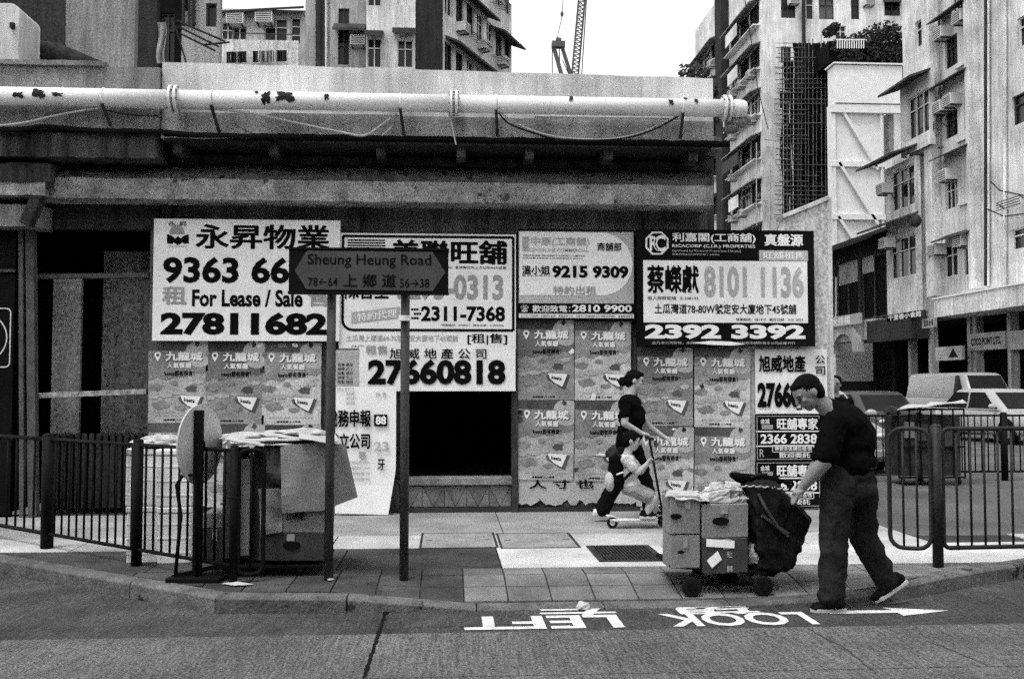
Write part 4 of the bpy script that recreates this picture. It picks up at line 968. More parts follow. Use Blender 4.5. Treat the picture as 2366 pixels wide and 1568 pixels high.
for (a, b_) in (((1767, 322), (1808, 328)), ((1808, 328), (1794, 350)), ((1775, 340), (1803, 395)), ((1748, 330), (1748, 520)), ((1746, 412), (1782, 408)), ((1746, 462), (1780, 463)), ((1768, 470), (1782, 500))): MB().cyl(W(*a, YS-.6), W(*b_, YS-.6), .035, n=6).build('ledger', m_bam, scf)
# ================================================================== boards and bills on the front
SG = 'letting boards on the corner shop'
def sheet(name, tl, br, Y, mat, par, th=.008, wav=0.0, nx=1, nz=1):
    x0, x1, z0, z1_ = wrect(tl, br, Y); 
    if not wav: return MB().box(x0, x1, Y, Y+th, z0, z1_).build(name, mat, par)
    sd = random.uniform(0, 50)
    B = MB().grid(lambda u, v: (x0+(x1-x0)*u, Y - abs(mnoise.noise(Vector((u*3+sd, v*3, sd))))*wav, z0+(z1_-z0)*v), nx, nz); return B.build(name, mat, par)
def board(label, tl, br, Y, mat, th=.03, name='letting_board', cat='sign'):
    c = W((tl[0]+br[0])/2, br[1], Y); t = thing(name, label, cat, (c.x, Y, c.z), SG); sheet('panel', tl, br, Y, mat, t, th); return t
def patch(par, tl, br, Y, mat, name='printed_panel', th=.002): return sheet(name, tl, br, Y, mat, par, th)
# 1 ---- white board 永昇物業
Y1 = 11.36; e = .004
t = board('white letting board with heavy black digits and book shaped emblem', (356, 505), (784, 788), Y1, m_paper)
wtext(t, '永昇物業', (452, 517), (762, 577), Y1-e, m_black, .035)
wtext(t, '9363 66', (377, 592), (668, 656), Y1-e, m_black, .035)
wtext(t, '租', (375, 661), (431, 704), Y1-e, m_ink, .04)
wtext(t, 'For Lease / Sale', (444, 668), (699, 709), Y1-e, m_black, .03)
wtext(t, '售', (711, 668), (758, 708), Y1-e, m_ink, .04)
wtext(t, '27811682', (371, 720), (757, 775), Y1-e, m_black, .05)
wtext(t, '永 昇', (388, 511), (432, 523), Y1-e, m_black, .01)
p = W(409, 541, Y1-e); MB().add([(p.x+.085*math.cos(a), Y1-e, p.z+.11*math.sin(a)) for a in [math.pi*k/14 for k in range(15)]], [tuple(range(15))]).build('emblem_dome', m_ink, t)
q = [W(x, y, Y1-e*1.5) for x, y in ((386, 541), (398, 545), (405, 551), (411, 545), (417, 551), (424, 545), (436, 541), (436, 562), (424, 563), (422, 559), (418, 562), (411, 566), (404, 562), (400, 559), (398, 563), (386, 562))]
MB().add(q, [(0,1,14,15), (1,2,13,14), (2,3,12,13), (3,4,10,11), (3,11,12), (4,5,9,10), (5,6,7,8), (5,8,9)]).build('emblem_book', m_black, t)
wtext(t, 'WING SING REALTY', (388, 567), (436, 571), Y1-e, m_ink, .01)
# 2 ---- 美聯旺舖
Y2 = 11.40
t = board('black bordered letting board half hidden behind the road name plate', (785, 538), (1192, 806), Y2, m_paper)
def frame(par, tl, br, Y, w, mat, rad=.0, nm='border'):
    x0, x1, z0, z1_ = wrect(tl, br, Y); P = [(x0, z1_), (x1, z1_), (x1, z0)]
    P += [(x0+rad-rad*math.sin(a), z0+rad-rad*math.cos(a)) for a in ([0, .4, .8, 1.2, 1.57] if rad else [0])]
    if not rad: P = [(x0, z1_), (x1, z1_), (x1, z0), (x0, z0)]
    B = MB(); n_ = len(P)
    for i in range(n_):
        a, b_ = P[i], P[(i+1) % n_]; B.bar((a[0], Y, a[1]), (b_[0], Y, b_[1]), w if True else w, .004, up=(0, 1, 0))
    return B.build(nm, mat, par)
frame(t, (793, 545), (1186, 763), Y2-e, .028, m_black, .11)
wtext(t, '美聯旺舖', (904, 553), (1172, 612), Y2-e, m_black, .045)
for k in range(4): patch(t, (803, 553+k*6), (890, 557+k*6), Y2-e, m_black)
wtext(t, 'C-085801  香港聯交所上市公司(459)成員', (1010, 614), (1170, 623), Y2-e, m_black, .01)
wtext(t, '9293-0313', (912, 633), (1163, 694), Y2-e, m_ink, .035)
wtext(t, '陳善生', (797, 648), (898, 691), Y2-e, m_black, .04)
wtext(t, '2311-7368', (973, 706), (1167, 743), Y2-e, m_black, .035)
for i in range(3):
    for j in range(3-i if False else 3):
        x = 950+j*6+(6 if i == 1 else 0); patch(t, (x, 712+i*10), (x+5, 717+i*10), Y2-e, m_black)
wtext(t, '特約代理', (825, 718), (917, 738), Y2-e*2, m_paper, .03, .12)
x0, x1, z0, z1_ = wrect((812, 714), (924, 742), Y2-e); MB().add([(x0, Y2-e, z0-.03), (x1, Y2-e, z0+.035), (x1, Y2-e, z1_+.03), (x0, Y2-e, z1_-.035)], [(0,1,2,3)]).build('stamp', m_inkl, t)
wtext(t, '物業編號：S708427   廣告日期：2/10/2024', (1020, 748), (1163, 754), Y2-e, m_black, .01)
wtext(t, '[租|售]', (1080, 770), (1172, 796), Y2-e, m_black, .02)
wtext(t, '土瓜灣上鄉道64-76號定安大廈地下45號舖', (800, 773), (1058, 789), Y2-e, m_inkl, .015)
wtext(t, '此乃本公司財物', (812, 797), (840, 803), Y2-e, m_black, .01)
# 3 ---- 旭威地產 strip
Y3 = 11.39
t = thing('paper_banner', 'wrinkled paper banner with phone digits hung over the dark doorway', 'banner', W(1000, 902, Y3), SG)
sheet('sheet', (830, 800), (1191, 903), Y3, m_paper, t, wav=.010, nx=30, nz=8)
wtext(t, '旭 威 地 產 公 司', (900, 804), (1124, 829), Y3-.012, m_black, .015); wtext(t, '27660818', (850, 829), (1168, 889), Y3-.012, m_black, .045)
wtext(t, '租售', (845, 797), (895, 818), Y3-.012, m_ink, .02)
# 4 ---- long hanging paper
Y4 = 11.30
x0, x1, z0, z1_ = wrect((776, 893), (914, 1184), Y4)
t = thing('hanging_bill', 'long white paper bill with curling right edge hanging to the pavement', 'poster', ((x0+x1)/2, Y4, z0), SG)
MB().grid(lambda u, v: (x0+(x1-x0)*u*(1-.20*max(0, .35-v)/.35*u*.6), Y4-.16*max(0,.3-v)**1.5*u-.006*math.sin(5*u+3*v), z0+(z1_-z0)*v - .02*u*(1-v)), 12, 22).build('sheet', m_paperw, t)
def btext(s, tl, br, mat, b=.03): return wtext(t, s, tl, br, Y4-.022, mat, b)
btext('稅務申報', (755, 946), (857, 986), m_black, .045); btext('成立公司', (758, 1000), (855, 1037), m_black, .05)
wt = MB(); patch(t, (864, 957), (895, 984), Y4-.022, m_black); wtext(t, '88', (868, 961), (892, 980), Y4-.0225, m_paperw, .03)
btext('牙', (872, 1060), (889, 1086), m_black, .04); btext('23', (864, 1020), (898, 1042), m_inkl, .02); None
patch(t, (830, 1043), (844, 1058), Y4-.022, m_ink)
for k in range(4): btext('各種顧問 LAW' if k < 2 else '公司秘書 稅', (805, 1064+k*13), (855, 1072+k*13), m_ink, .01)
for k in range(3): btext('會計核數', (800, 905+k*11), (820, 913+k*11), m_ink, .01)
btext('592 8215', (778, 895), (818, 903), m_ink, .01); btext('租 售', (868, 905), (893, 916), m_ink, .01)
# small bill stuck beside the banner
Y4b = 11.385
t = thing('small_bill', 'small grey printed bill with columns of tiny characters beside the banner', 'poster', W(800, 890, Y4b), SG); sheet('sheet', (776, 808), (829, 894), Y4b, m_inkl, t, .003)
for k in range(5): wtext(t, '辦理 北上' if k % 2 else '核數 帳目', (780, 838+k*10), (815, 846+k*10), Y4b-.004, m_black, .01)
# 5 ---- 中原
Y5 = 11.40
t = board('pale grey letting board with rounded white field and black strip below', (1196, 530), (1467, 737), Y5, m_inkl)
x0, x1, z0, z1_ = wrect((1200, 535), (1462, 683), Y5-e); r = (z1_-z0)/2; P = [(x0, z0), (x1-r, z0)] + [(x1-r+r*math.sin(a), (z0+z1_)/2-r*math.cos(a)) for a in [math.pi*k/16 for k in range(1, 16)]] + [(x1-r, z1_), (x0, z1_)]
MB().add([(a, Y5-e, b_) for a, b_ in P], [tuple(range(len(P)))]).build('printed_panel', m_paper, t)
frame(t, (1196, 531), (1467, 737), Y5-e*1.2, .02, m_black)
patch(t, (1197, 700), (1467, 724), Y5-e, m_black)
e2 = e*2.2
wtext(t, '中原(工商舖)', (1227, 547), (1362, 571), Y5-e2, m_inkl, .025); wtext(t, 'CENTALINE COMMERCIAL', (1222, 573), (1360, 582), Y5-e2, m_inkl, .012); patch(t, (1207, 547), (1222, 580), Y5-e2, m_inkl)
wtext(t, '商舖部', (1380, 560), (1436, 580), Y5-e2, m_black, .02)
wtext(t, 'CENTALINE PROPERTY AGENCY LIMITED', (1208, 588), (1352, 593), Y5-e2, m_black, .005); wtext(t, '中原地產代理有限公司 牌照號碼 C-000227', (1207, 594), (1348, 599), Y5-e2, m_black, .005)
wtext(t, '溫小姐', (1206, 613), (1271, 634), Y5-e2, m_black, .03); wtext(t, '9215 9309', (1276, 613), (1452, 643), Y5-e2, m_black, .045); wtext(t, 'Ms Wan (S-181703)', (1207, 634), (1270, 640), Y5-e2, m_black, .005)
wtext(t, '特約出租', (1278, 660), (1378, 681), Y5-e2, m_ink, .02)
wtext(t, '☎', (1203, 705), (1221, 720), Y5-e2, m_paper, .0); wtext(t, '歡迎致電：', (1230, 705), (1318, 721), Y5-e2, m_paper, .02); wtext(t, '2810 9900', (1322, 704), (1460, 721), Y5-e2, m_paper, .03)
patch(t, (1199, 726), (1465, 735), Y5-e, m_paper); wtext(t, '此乃本公司財物，如需任何查詢，請聯絡本公司，未經本公司書面許可不得移走或損毀，違者依法追究', (1203, 727), (1462, 733), Y5-e2, m_black, .005)
# 6 ---- 利嘉閣
Y6 = 11.34
t = board('large black letting board with white phone panel at the end of the front', (1471, 529), (1884, 800), Y6, m_dark, .05)
patch(t, (1486, 601), (1867, 746), Y6-e, m_paper); patch(t, (1754, 578), (1867, 603), Y6-e*1.1, m_inkl)
wtext(t, '利嘉閣(工商舖)', (1553, 537), (1746, 563), Y6-e, m_paper, .03); wtext(t, '真盤源', (1766, 540), (1856, 569), Y6-e, m_paper, .05)
wtext(t, 'RICACORP (C.I.R.) PROPERTIES', (1553, 564), (1745, 575), Y6-e, m_paper, .012); wtext(t, '(operated by Ricacorp Properties Limited)', (1553, 576), (1712, 584), Y6-e, m_inkl, .005); wtext(t, '地產代理(公司)牌照號碼 C-002504', (1553, 585), (1662, 591), Y6-e, m_inkl, .005)
wtext(t, '旺舖租售', (1764, 581), (1858, 599), Y6-e*2, m_paper, .03)
q = []
for a in range(8): q.append(W(1518+26*math.cos(math.pi/8+a*math.pi/4)/math.cos(math.pi/8)*.95, 562+26*math.sin(math.pi/8+a*math.pi/4)/math.cos(math.pi/8)*.95, Y6-e))
MB().tube(q, .012, 6, True).build('emblem_ring', m_paper, t)
wtext(t, 'R', (1501, 545), (1522, 579), Y6-e*1.5, m_paper, .03); wtext(t, 'C', (1512, 543), (1538, 581), Y6-e*1.5, m_paper, .03)
e3 = e*2
wtext(t, '蔡嶸獻', (1495, 612), (1615, 678), Y6-e3, m_black, .04); wtext(t, '8101 1136', (1626, 613), (1857, 688), Y6-e3, m_inkl, .035)
wtext(t, '個人牌照號碼   E-208192', (1496, 684), (1614, 693), Y6-e3, m_black, .008); wtext(t, '土瓜灣道78-80W號定安大廈地下45號舖', (1512, 701), (1840, 726), Y6-e3, m_black, .02)
wtext(t, '物業編號：081417   廣告日期：9-01-2025', (1700, 734), (1856, 742), Y6-e3, m_black, .008); wtext(t, '2392 3392', (1490, 749), (1861, 784), Y6-e, m_paper, .05)
wtext(t, '此乃本公司財物，未經許可不得移走或損毀，如有查詢請致電本公司各區分行', (1507, 788), (1838, 796), Y6-e, m_inkl, .005)
q = [W(x, y, Y6-.006) for x, y in ((1600, 792), (1640, 787), (1690, 789), (1722, 795), (1690, 798), (1640, 796))]; MB().add(q, [(0,1,2,3,4,5)]).build('torn_strip', m_paperw, t)
# 7 ---- right hand paper and stacked black plates
Y7 = 11.46
t = thing('paper_banner', 'plain white paper bill with brushed name and tall digits on the end wall', 'banner', W(1830, 955, Y7), SG); sheet('sheet', (1744, 806), (1912, 955), Y7, m_paper, t, wav=.012, nx=10, nz=8)
wtext(t, '旭威地產', (1753, 820), (1862, 860), Y7-.016, m_black, .04); wtext(t, '公', (1884, 820), (1907, 840), Y7-.016, m_black, .02); wtext(t, '司', (1884, 846), (1907, 866), Y7-.016, m_black, .02)
wtext(t, '27660818', (1750, 882), (1905, 942), Y7-.016, m_black, .05)
Y8 = 11.44
for i, y0 in enumerate((957, 1065)):
    t = thing('agent_plate', ['upper of two stacked black agent plates with white lettering on the end wall', 'lower of two stacked black agent plates with white lettering on the end wall'][i], 'sign', W(1820, y0+108, Y8), SG)
    sheet('panel', (1745, y0), (1898, y0+107), Y8, m_dark, t, .012)
    frame(t, (1749, y0+4), (1894, y0+103), Y8-.004, .006, m_inkl)
    patch(t, (1747, y0+38), (1897, y0+40), Y8-.005, m_paper, 'rule'); patch(t, (1747, y0+72), (1897, y0+74), Y8-.005, m_paper, 'rule')
    wtext(t, '旺舖專家', (1795, y0+8), (1890, y0+35), Y8-.005, m_paper, .04); wtext(t, '2366 2838', (1757, y0+45), (1888, y0+67), Y8-.005, m_paper, .03)
    wtext(t, '專營各區舖位租/售', (1790, y0+74), (1876, y0+83), Y8-.006, m_paper, .012); frame(t, (1785, y0+71), (1880, y0+86), Y8-.007, .006, m_paper)
    wtext(t, '歡迎委託', (1800, y0+88), (1872, y0+100), Y8-.005, m_paper, .02); wtext(t, 'R', (1755, y0+80), (1766, y0+98), Y8-.005, m_inkl, .0)
    wtext(t, '金城', (1757, y0+10), (1778, y0+22), Y8-.005, m_paper, .02); patch(t, (1760, y0+24), (1786, y0+34), Y8-.005, m_ink)
# ---- bill posters in rows: one sheet design, copied
m_pbg = M('printed_picture', .42, var=.4, scale=6, grain=.5, gscale=60, bump=.3, bscale=5, rnd=.08)
m_phd = M('printed_dark_corner', .09, var=.2, grain=.25, bump=.2, bscale=5); m_pft = M('printed_footer', .42, var=.12, grain=.2, bump=.2, bscale=5)
m_pup = M('printed_upper_tone', .24, var=.25, scale=5, grain=.4, gscale=60, bump=.3, bscale=5, rnd=.06)
m_pwh = M('printed_white', .85, var=.05, grain=.1, bump=0); m_pmid = M('printed_grey', .26, var=.4, scale=9, grain=.3, bump=0); m_psh = M('printed_shadow', .10, var=.3, grain=.2, bump=0)
PW, PH = .66, .925
post = thing('bill_poster', 'p', 'poster', (0, 0, 0), 'bill posters pasted in rows')
def pq(name, pts, mat, y=-.003):
    return MB().add([((u-.5)*PW, y, (.5-v)*PH) for u, v in pts], [tuple(range(len(pts)))]).build(name, mat, post)
MB().grid(lambda u, v: ((u-.5)*PW, -.004*abs(mnoise.noise(Vector((u*4, v*4, 2)))), (v-.5)*PH), 6, 8).build('sheet', m_pbg, post)
pq('printed_upper', [(0, 0), (1, 0), (1, .36), (.9, .40), (.75, .385), (.6, .44), (.45, .43), (.3, .47), (.15, .44), (0, .48)], m_pup, -.0052)
pq('printed_corner', [(0, 0), (.76, 0), (.62, .115), (0, .115)], m_phd, -.006)
cir = [(.86+.24*math.cos(a)*1.0, .15+.24*PW/PH*math.sin(a)) for a in [math.pi*2*k/28 for k in range(28)]]
cir = [(min(u, 1), max(v, 0)) for u, v in cir]; pq('printed_disc', cir, m_inkl, -.0065)
pin = [(.155+.055*math.cos(a), .165+.04*math.sin(a)) for a in [math.radians(150-24*k*-1 + 0) for k in range(11)]]
pin = [(.155+.055*math.cos(math.radians(d)), .165+.038*math.sin(math.radians(d))) for d in range(150, 391, 20)] + [(.155, .245)]
pq('pin_mark', pin, m_pwh, -.0075); pq('pin_hole', [(.155+.026*math.cos(a), .168+.019*math.sin(a)) for a in [math.pi*2*k/12 for k in range(12)]], m_phd, -.0085)
def pt(s, u0, u1, v0, v1, mat, b, y=-.0075, sl=0): lettering(post, s, lambda u, v: ((u0+(u1-u0)*u-.5)*PW, y, (.5-(v1+(v0-v1)*v)+sl*(u-.5))*PH), mat, b)
pt('九龍城', .30, .92, .135, .25, m_psh, .06, -.0072); pt('九龍城', .285, .905, .128, .24, m_pwh, .055, -.0085)
pt('人氣餐廳', .32, .73, .265, .335, m_psh, .03, -.0072); pt('人氣餐廳', .31, .72, .26, .33, m_pwh, .03, -.0082)
pt('keeta都有得食！', .27, .77, .36, .425, m_black, .03)
random.seed(3)
for (cu, cv, ru, rv, m_) in ((.12, .56, .12, .045, m_pmid), (.42, .51, .07, .025, m_pmid), (.2, .78, .16, .05, m_pmid), (.5, .64, .08, .02, m_inkl), (.28, .66, .16, .03, m_pft), (.85, .5, .1, .03, m_inkl), (.1, .68, .08, .03, m_pft), (.72, .585, .10, .045, m_psh), (.76, .545, .06, .02, m_pmid), (.55, .82, .1, .03, m_pmid)):
    pq('printed_shape', [(cu+ru*math.cos(a)*random.uniform(.7, 1.15), cv+rv*math.sin(a)*random.uniform(.7, 1.2)) for a in [math.pi*2*k/14 for k in range(14)]], m_, -.006-random.uniform(0, .0006))
pq('bag_shadow', [(.50, .70), (.60, .66), (.93, .69), (.84, .865), (.75, .84), (.53, .74)], m_psh, -.0072)
pq('bag_picture', [(.54, .665), (.88, .68), (.79, .835), (.66, .79), (.57, .73)], m_pwh, -.008); pt('keeta', .60, .78, .70, .75, m_black, .03, -.009, -.02)
pq('printed_footer', [(0, .885), (1, .885), (1, 1), (0, 1)], m_pft, -.0065)
pt('香港 鐵路 美食 分店 地圖 優惠', .12, .88, .905, .925, m_ink, .01); pt('搜尋餐廳 人人有獎', .26, .66, .95, .975, m_black, .03)
spots = []
for r_ in range(2):
    for c_ in range(3): spots.append((412+c_*131, 882+2*c_+r_*190, 11.44, 'under the white letting board' if r_ == 0 else 'in the lower row beside the loaded trolley'))
for r_ in range(2):
    for c_ in range(2): spots.append((1261+c_*132, 831+c_*2+r_*185, 11.47, 'under the rounded white board' if r_ == 0 else 'in the lower row right of the dark doorway'))
for r_ in range(2):
    for c_ in range(2): spots.append((1537+c_*132, 893+c_*2+r_*184, 11.47, 'under the large black board' if r_ == 0 else 'in the lower row behind the scooter'))
first = True
for i, (px, py, Y, where) in enumerate(spots):
    where += [', next to the steel frame', ', middle of three', ', beside the sign post'][i % 3] if i < 6 else [', nearer the doorway', ', further from the doorway'][i % 2]
    lb = ('food bill poster ' + where.replace(',', '')).replace('in the lower row', 'low down')
    P = W(px, py, Y); o = post if first else dup(post); first = False
    for ch in o.children:
        bn = ch.name.split('.')[0]
        if bn in ('sheet', 'printed_upper', 'printed_footer', 'printed_corner'):
            base = {'sheet': .42, 'printed_upper': .24, 'printed_footer': .42, 'printed_corner': .09}[bn]; k = ['fresh', 'faded', 'sooty'][(i*5+i//3) % 3]
            ch.material_slots[0].link = 'OBJECT'; ch.material_slots[0].material = M(k+'_'+bn+'_print', base*{'fresh': 1, 'faded': 1.3, 'sooty': .72}[k], var=.4, scale=5, grain=.45, gscale=60, bump=.3, bscale=5, chips=(.5, 5, .72) if k == 'faded' else None)
    o.location = P; o['label'] = lb; o.rotation_euler = (0, random.uniform(-.02, .02), 0); o.scale = (random.uniform(.985, 1.01), 1, random.uniform(.985, 1.015))
    for k in range(random.choice([1, 2, 2, 3])):           # torn and scuffed places
        ed = random.choice(['l', 'r', 'b', 't', 'm']); cu = {'l': .02, 'r': .98}.get(ed, random.uniform(.1, .9)); cv = {'b': .97, 't': .03}.get(ed, random.uniform(.1, .9)); ru, rv = random.uniform(.03, .12), random.uniform(.015, .06)
        pts = [(cu+ru*math.cos(a)*random.uniform(.5, 1.2), cv+rv*math.sin(a)*random.uniform(.4, 1.2)) for a in [math.pi*2*q/11 for q in range(11)]]
        tp = MB().add([((min(max(u, 0), 1)-.5)*PW, -.0105-.0004*k, (.5-min(max(v, 0), 1))*PH) for u, v in pts], [tuple(range(11))]).build('torn_patch', random.choice([m_concd, m_paper, m_pmid]), None); tp.location = tp.location; tp.parent = o
# torn remains at the foot of the wall
def torn(name, tl, br, Y, label, words):
    x0, x1, z0, z1_ = wrect(tl, br, Y); B = MB(); n_ = 40
    for k in range(n_+1):
        u = k/n_; B.v += [Vector((x0+(x1-x0)*u, Y, z1_)), Vector((x0+(x1-x0)*u, Y-.004-.01*random.random(), z0+(z1_-z0)*(.0+.45*abs(mnoise.noise(Vector((u*9, 3, tl[0]))))+random.uniform(0, .12))))]
        if k: B.f.append((2*k-2, 2*k-1, 2*k+1, 2*k))
    t = thing(name, label, 'poster', ((x0+x1)/2, Y, z0), 'torn bill remains'); B.build('sheet', m_inkl, t)
    for w, a, b_ in words: wtext(t, w, a, b_, Y-.016, m_black, .03)
torn('torn_bill', (1198, 1105), (1478, 1168), 11.475, 'torn pale bill remains with brush strokes right of the doorway', [('人 寸 也', (1222, 1108), (1372, 1128))])
torn('torn_bill', (1480, 1160), (1742, 1182), 11.475, 'narrow torn bill remains behind the scooter near the ground', [])
MB_ = MB().box(wx(1196), wx(1745), YW-.03, YW-.001, 0, .05).build('skirting', m_joint, shop)
# ================================================================== railings
def railing(name, pts, h, lb, grp, zb=0.0, pitch=.105, loops=False, r=.018, mat=None, ext=(0, 0), group_posts=True, zlow=.16):
    """guard rail: plan points of posts; each bay a framed panel of round bars"""
    mat = mat or m_steel
    t = thing(name, lb, 'railing', (pts[0][0], pts[0][1], zb), grp)
    return t
def rail_bay(t, a, b_, zt, zl, pitch, r, mat, corner=.0, zg=0.0):
    a = Vector((a[0], a[1], 0)); b_ = Vector((b_[0], b_[1], 0)); d = (b_-a); L = d.length; d.normalize(); c = corner
    P = []
    def q(s, z): return a + d*s + Vector((0, 0, z))
    if c:
        for (s0, z0, a0) in ((c, zt-c, 180), (L-c, zt-c, 90), (L-c, zl+c, 0), (c, zl+c, -90)):
            for k in range(5): an = math.radians(a0-k*22.5); P.append(q(s0+c*math.cos(an), z0+c*math.sin(an)))
    else: P = [q(0, zl), q(0, zt), q(L, zt), q(L, zl)]
    MB().tube(P, r*1.15, 8, True).build('frame', mat, t, smooth=True)
    n = max(1, int(round(L/pitch)))
    if n < 2: return
    z0, z1_ = zl, zt; first = None
    for k in range(1, n):
        p = q(L*k/n, 0)
        if first is None:
            first = MB().cyl((0, 0, z0), (0, 0, z1_), r*.62, n=8).build('bar', mat, None, smooth=True); first.parent = t; me = first.data
            # keep the bar mesh local to z0
            first.location = p - t.location + Vector((0, 0, z0)); 
        else:
            c_ = first.copy(); COL.objects.link(c_); c_.location = p - t.location + Vector((0, 0, z0))
def rail_post(t, p, zt, r, mat, zg=0.0, cap=True):
    MB().cyl((p[0], p[1], zg-.02), (p[0], p[1], zt), r, n=14).build('post', mat, t, smooth=True)
    if cap: MB().ball((p[0], p[1], zt), (r*1.02, r*1.02, r*.5), 14, 6).build('post_cap', mat, t, smooth=True)
GR = 'pedestrian railings along the kerb'
A, Bp, Cp = G(108, 1266), G(315, 1306), G(538, 1348)
t = thing('railing', 'dark pedestrian railing bay in front of the foam boxes by the round sign', 'railing', (Bp.x, Bp.y, 0), GR)
rail_bay(t, (Bp.x, Bp.y), (Cp.x, Cp.y), .97, .13, .112, .016, m_steel); rail_post(t, Bp, 1.0, .042, m_steel); rail_post(t, Cp, 1.0, .03, m_steel)
t = thing('railing', 'dark pedestrian railing bay in front of the ribbed shop gate', 'railing', (A.x, A.y, 0), GR)
rail_bay(t, (A.x, A.y), (Bp.x-.05, Bp.y+.04), .97, .13, .118, .016, m_steel); rail_post(t, A, 1.0, .055, m_steel)
E0 = A + (A-Bp).normalized()*1.9
t = thing('railing', 'dark pedestrian railing bay in front of the black shopfront board', 'railing', (E0.x, E0.y, 0), GR)
rail_bay(t, (E0.x, E0.y), (A.x-.06, A.y+.05), .97, .13, .17, .018, m_steel); rail_post(t, E0, 1.0, .042, m_steel)
t = thing('railing', 'short round cornered railing panel returning beside the cardboard trolley', 'railing', (Cp.x, Cp.y, 0), GR)
D1 = G(607, 1342); rail_bay(t, (Cp.x+.03, Cp.y+.01), (D1.x, D1.y), .97, .06, .11, .016, m_steel, .06)
m_rail2 = M('worn_railing_paint', .022, rough=.55, var=.5, scale=8, grain=.35, spec=.2)
# right hand railing
Pp = G(2168, 1309); Rl = G(2050, 1270); Rl.y = Pp.y+.28; Rr = Vector((Pp.x+2.2, Pp.y+.12, 0))
t = thing('railing', 'round cornered railing panels and thick post beside the man with the trolley', 'railing', (Pp.x, Pp.y, 0), GR)
rail_post(t, Pp, 1.12, .042, m_rail2)
L0 = W(2052, 1100, 7.95); rail_bay(t, (L0.x, 7.93), (Pp.x-.05, Pp.y), 1.10, .14, .105, .016, m_rail2, .10)
rail_bay(t, (Pp.x+.05, Pp.y), (Rr.x, Rr.y), 1.10, .15, .118, .016, m_rail2, .05); rail_post(t, Rr, 1.12, .042, m_rail2)
# far railing on the other kerb
yz = RZ; f0 = G(2322, 1108, yz); YR2 = f0.y
t = thing('railing', 'farther railing before the parked cars across the side street', 'railing', (f0.x, f0.y, yz), GR)
x0 = W(1925, 1000, YR2).x; posts = [x0, (x0+f0.x)/2, f0.x, f0.x+1.9]
for i in range(3): rail_bay(t, (posts[i]+.05, YR2), (posts[i+1]-.05, YR2), RZ+1.07, RZ+.14, .115, .018, m_steel)
for x in posts: rail_post(t, (x, YR2), RZ+1.1, .055, m_steel, RZ)
# ================================================================== road name plate
YS_ = 7.53
t = thing('road_name_plate', 'black framed road name plate with arrow ended panel on two posts', 'sign', W(850, 1342, YS_))
for (top, bot) in ((767, 757), (937, 932)):
    a = G(bot, 1342); b_ = W(top, 600, YS_+.05); MB().cyl((a.x, YS_+.06, -.02), (b_.x, YS_+.06, b_.z), .034, n=16).build('post', m_post, t, smooth=True)
x0, x1, z0, z1_ = wrect((668, 574), (1036, 678), YS_); MB().box(x0, x1, YS_-.012, YS_+.012, z0, z1_).build('plate', m_dark, t, bevel=.006)
MB().box(x0-.004, x1+.004, YS_-.02, YS_+.03, z0-.012, z0+.006).build('lower_rail', m_steel, t); MB().box(x0-.004, x1+.004, YS_-.02, YS_+.03, z1_-.006, z1_+.008).build('upper_rail', m_steel, t)
m_pl = M('dark_plate_face', .075, var=.25, scale=4, grain=.25, gscale=70)  # plate face is dark grey under the black lettering
q = [W(x, y, YS_-.0165) for x, y in ((681, 625), (709, 579), (1000, 582), (1029, 629), (1000, 672), (708, 668))]; MB().add(q, [(0,1,2,3,4,5)]).build('arrow_panel', m_pl, t)
yy = YS_-.019
wtext(t, 'Sheung Heung Road', (711, 586), (996, 620), yy, m_black, .008); wtext(t, '上 鄉 道', (793, 632), (915, 664), yy, m_black, .012)
wtext(t, '78←64', (712, 641), (780, 661), yy, m_black, .004); wtext(t, '56→38', (924, 644), (992, 664), yy, m_black, .004)
a = W(934, 735, YS_+.02); MB().cyl(a-Vector((0, 0, .02)), a+Vector((0, 0, .02)), .045, n=14).build('post_band', m_white, [c for c in t.children if c.name.startswith('post')][-1])
# ================================================================== round sign seen from the back
g = G(455, 1338); YD = g.y
t = thing('keep_left_sign', 'round traffic sign seen from behind on a squat black post', 'traffic sign', (g.x, YD, 0))
MB().box(g.x-.032, g.x+.032, YD-.03, YD+.03, -.02, W(449, 947, YD).z).build('post', m_steel, t, bevel=.008)
MB().prism([(g.x-.2, YD-.13), (g.x+.2, YD-.16), (g.x+.24, YD+.08), (g.x-.18, YD+.14)], -.01, .035).build('base_plate', m_dark, t, bevel=.01)
c = W(464, 1026, YD+.075); m_disc = M('sign_back_metal', .5, rough=.5, var=.2, grain=.3, gscale=80); n_ = 40; ang = math.radians(71)
ux = Vector((math.cos(ang), math.sin(ang), 0)); nv = Vector((-math.sin(ang), math.cos(ang), 0)); B = MB()
for o_ in (0, .012): B.v += [c + (ux*math.cos(2*math.pi*k/n_) + Vector((0, 0, 1))*math.sin(2*math.pi*k/n_))*.303 + nv*o_ for k in range(n_)]
B.f += [tuple(range(n_)), tuple(range(2*n_-1, n_-1, -1))] + [(k, (k+1) % n_, n_+(k+1) % n_, n_+k) for k in range(n_)]; B.build('disc', m_disc, t)
MB().box(g.x-.03, g.x+.03, YD+.03, YD+.075, c.z-.02, c.z+.02).build('clip', m_steel, t)
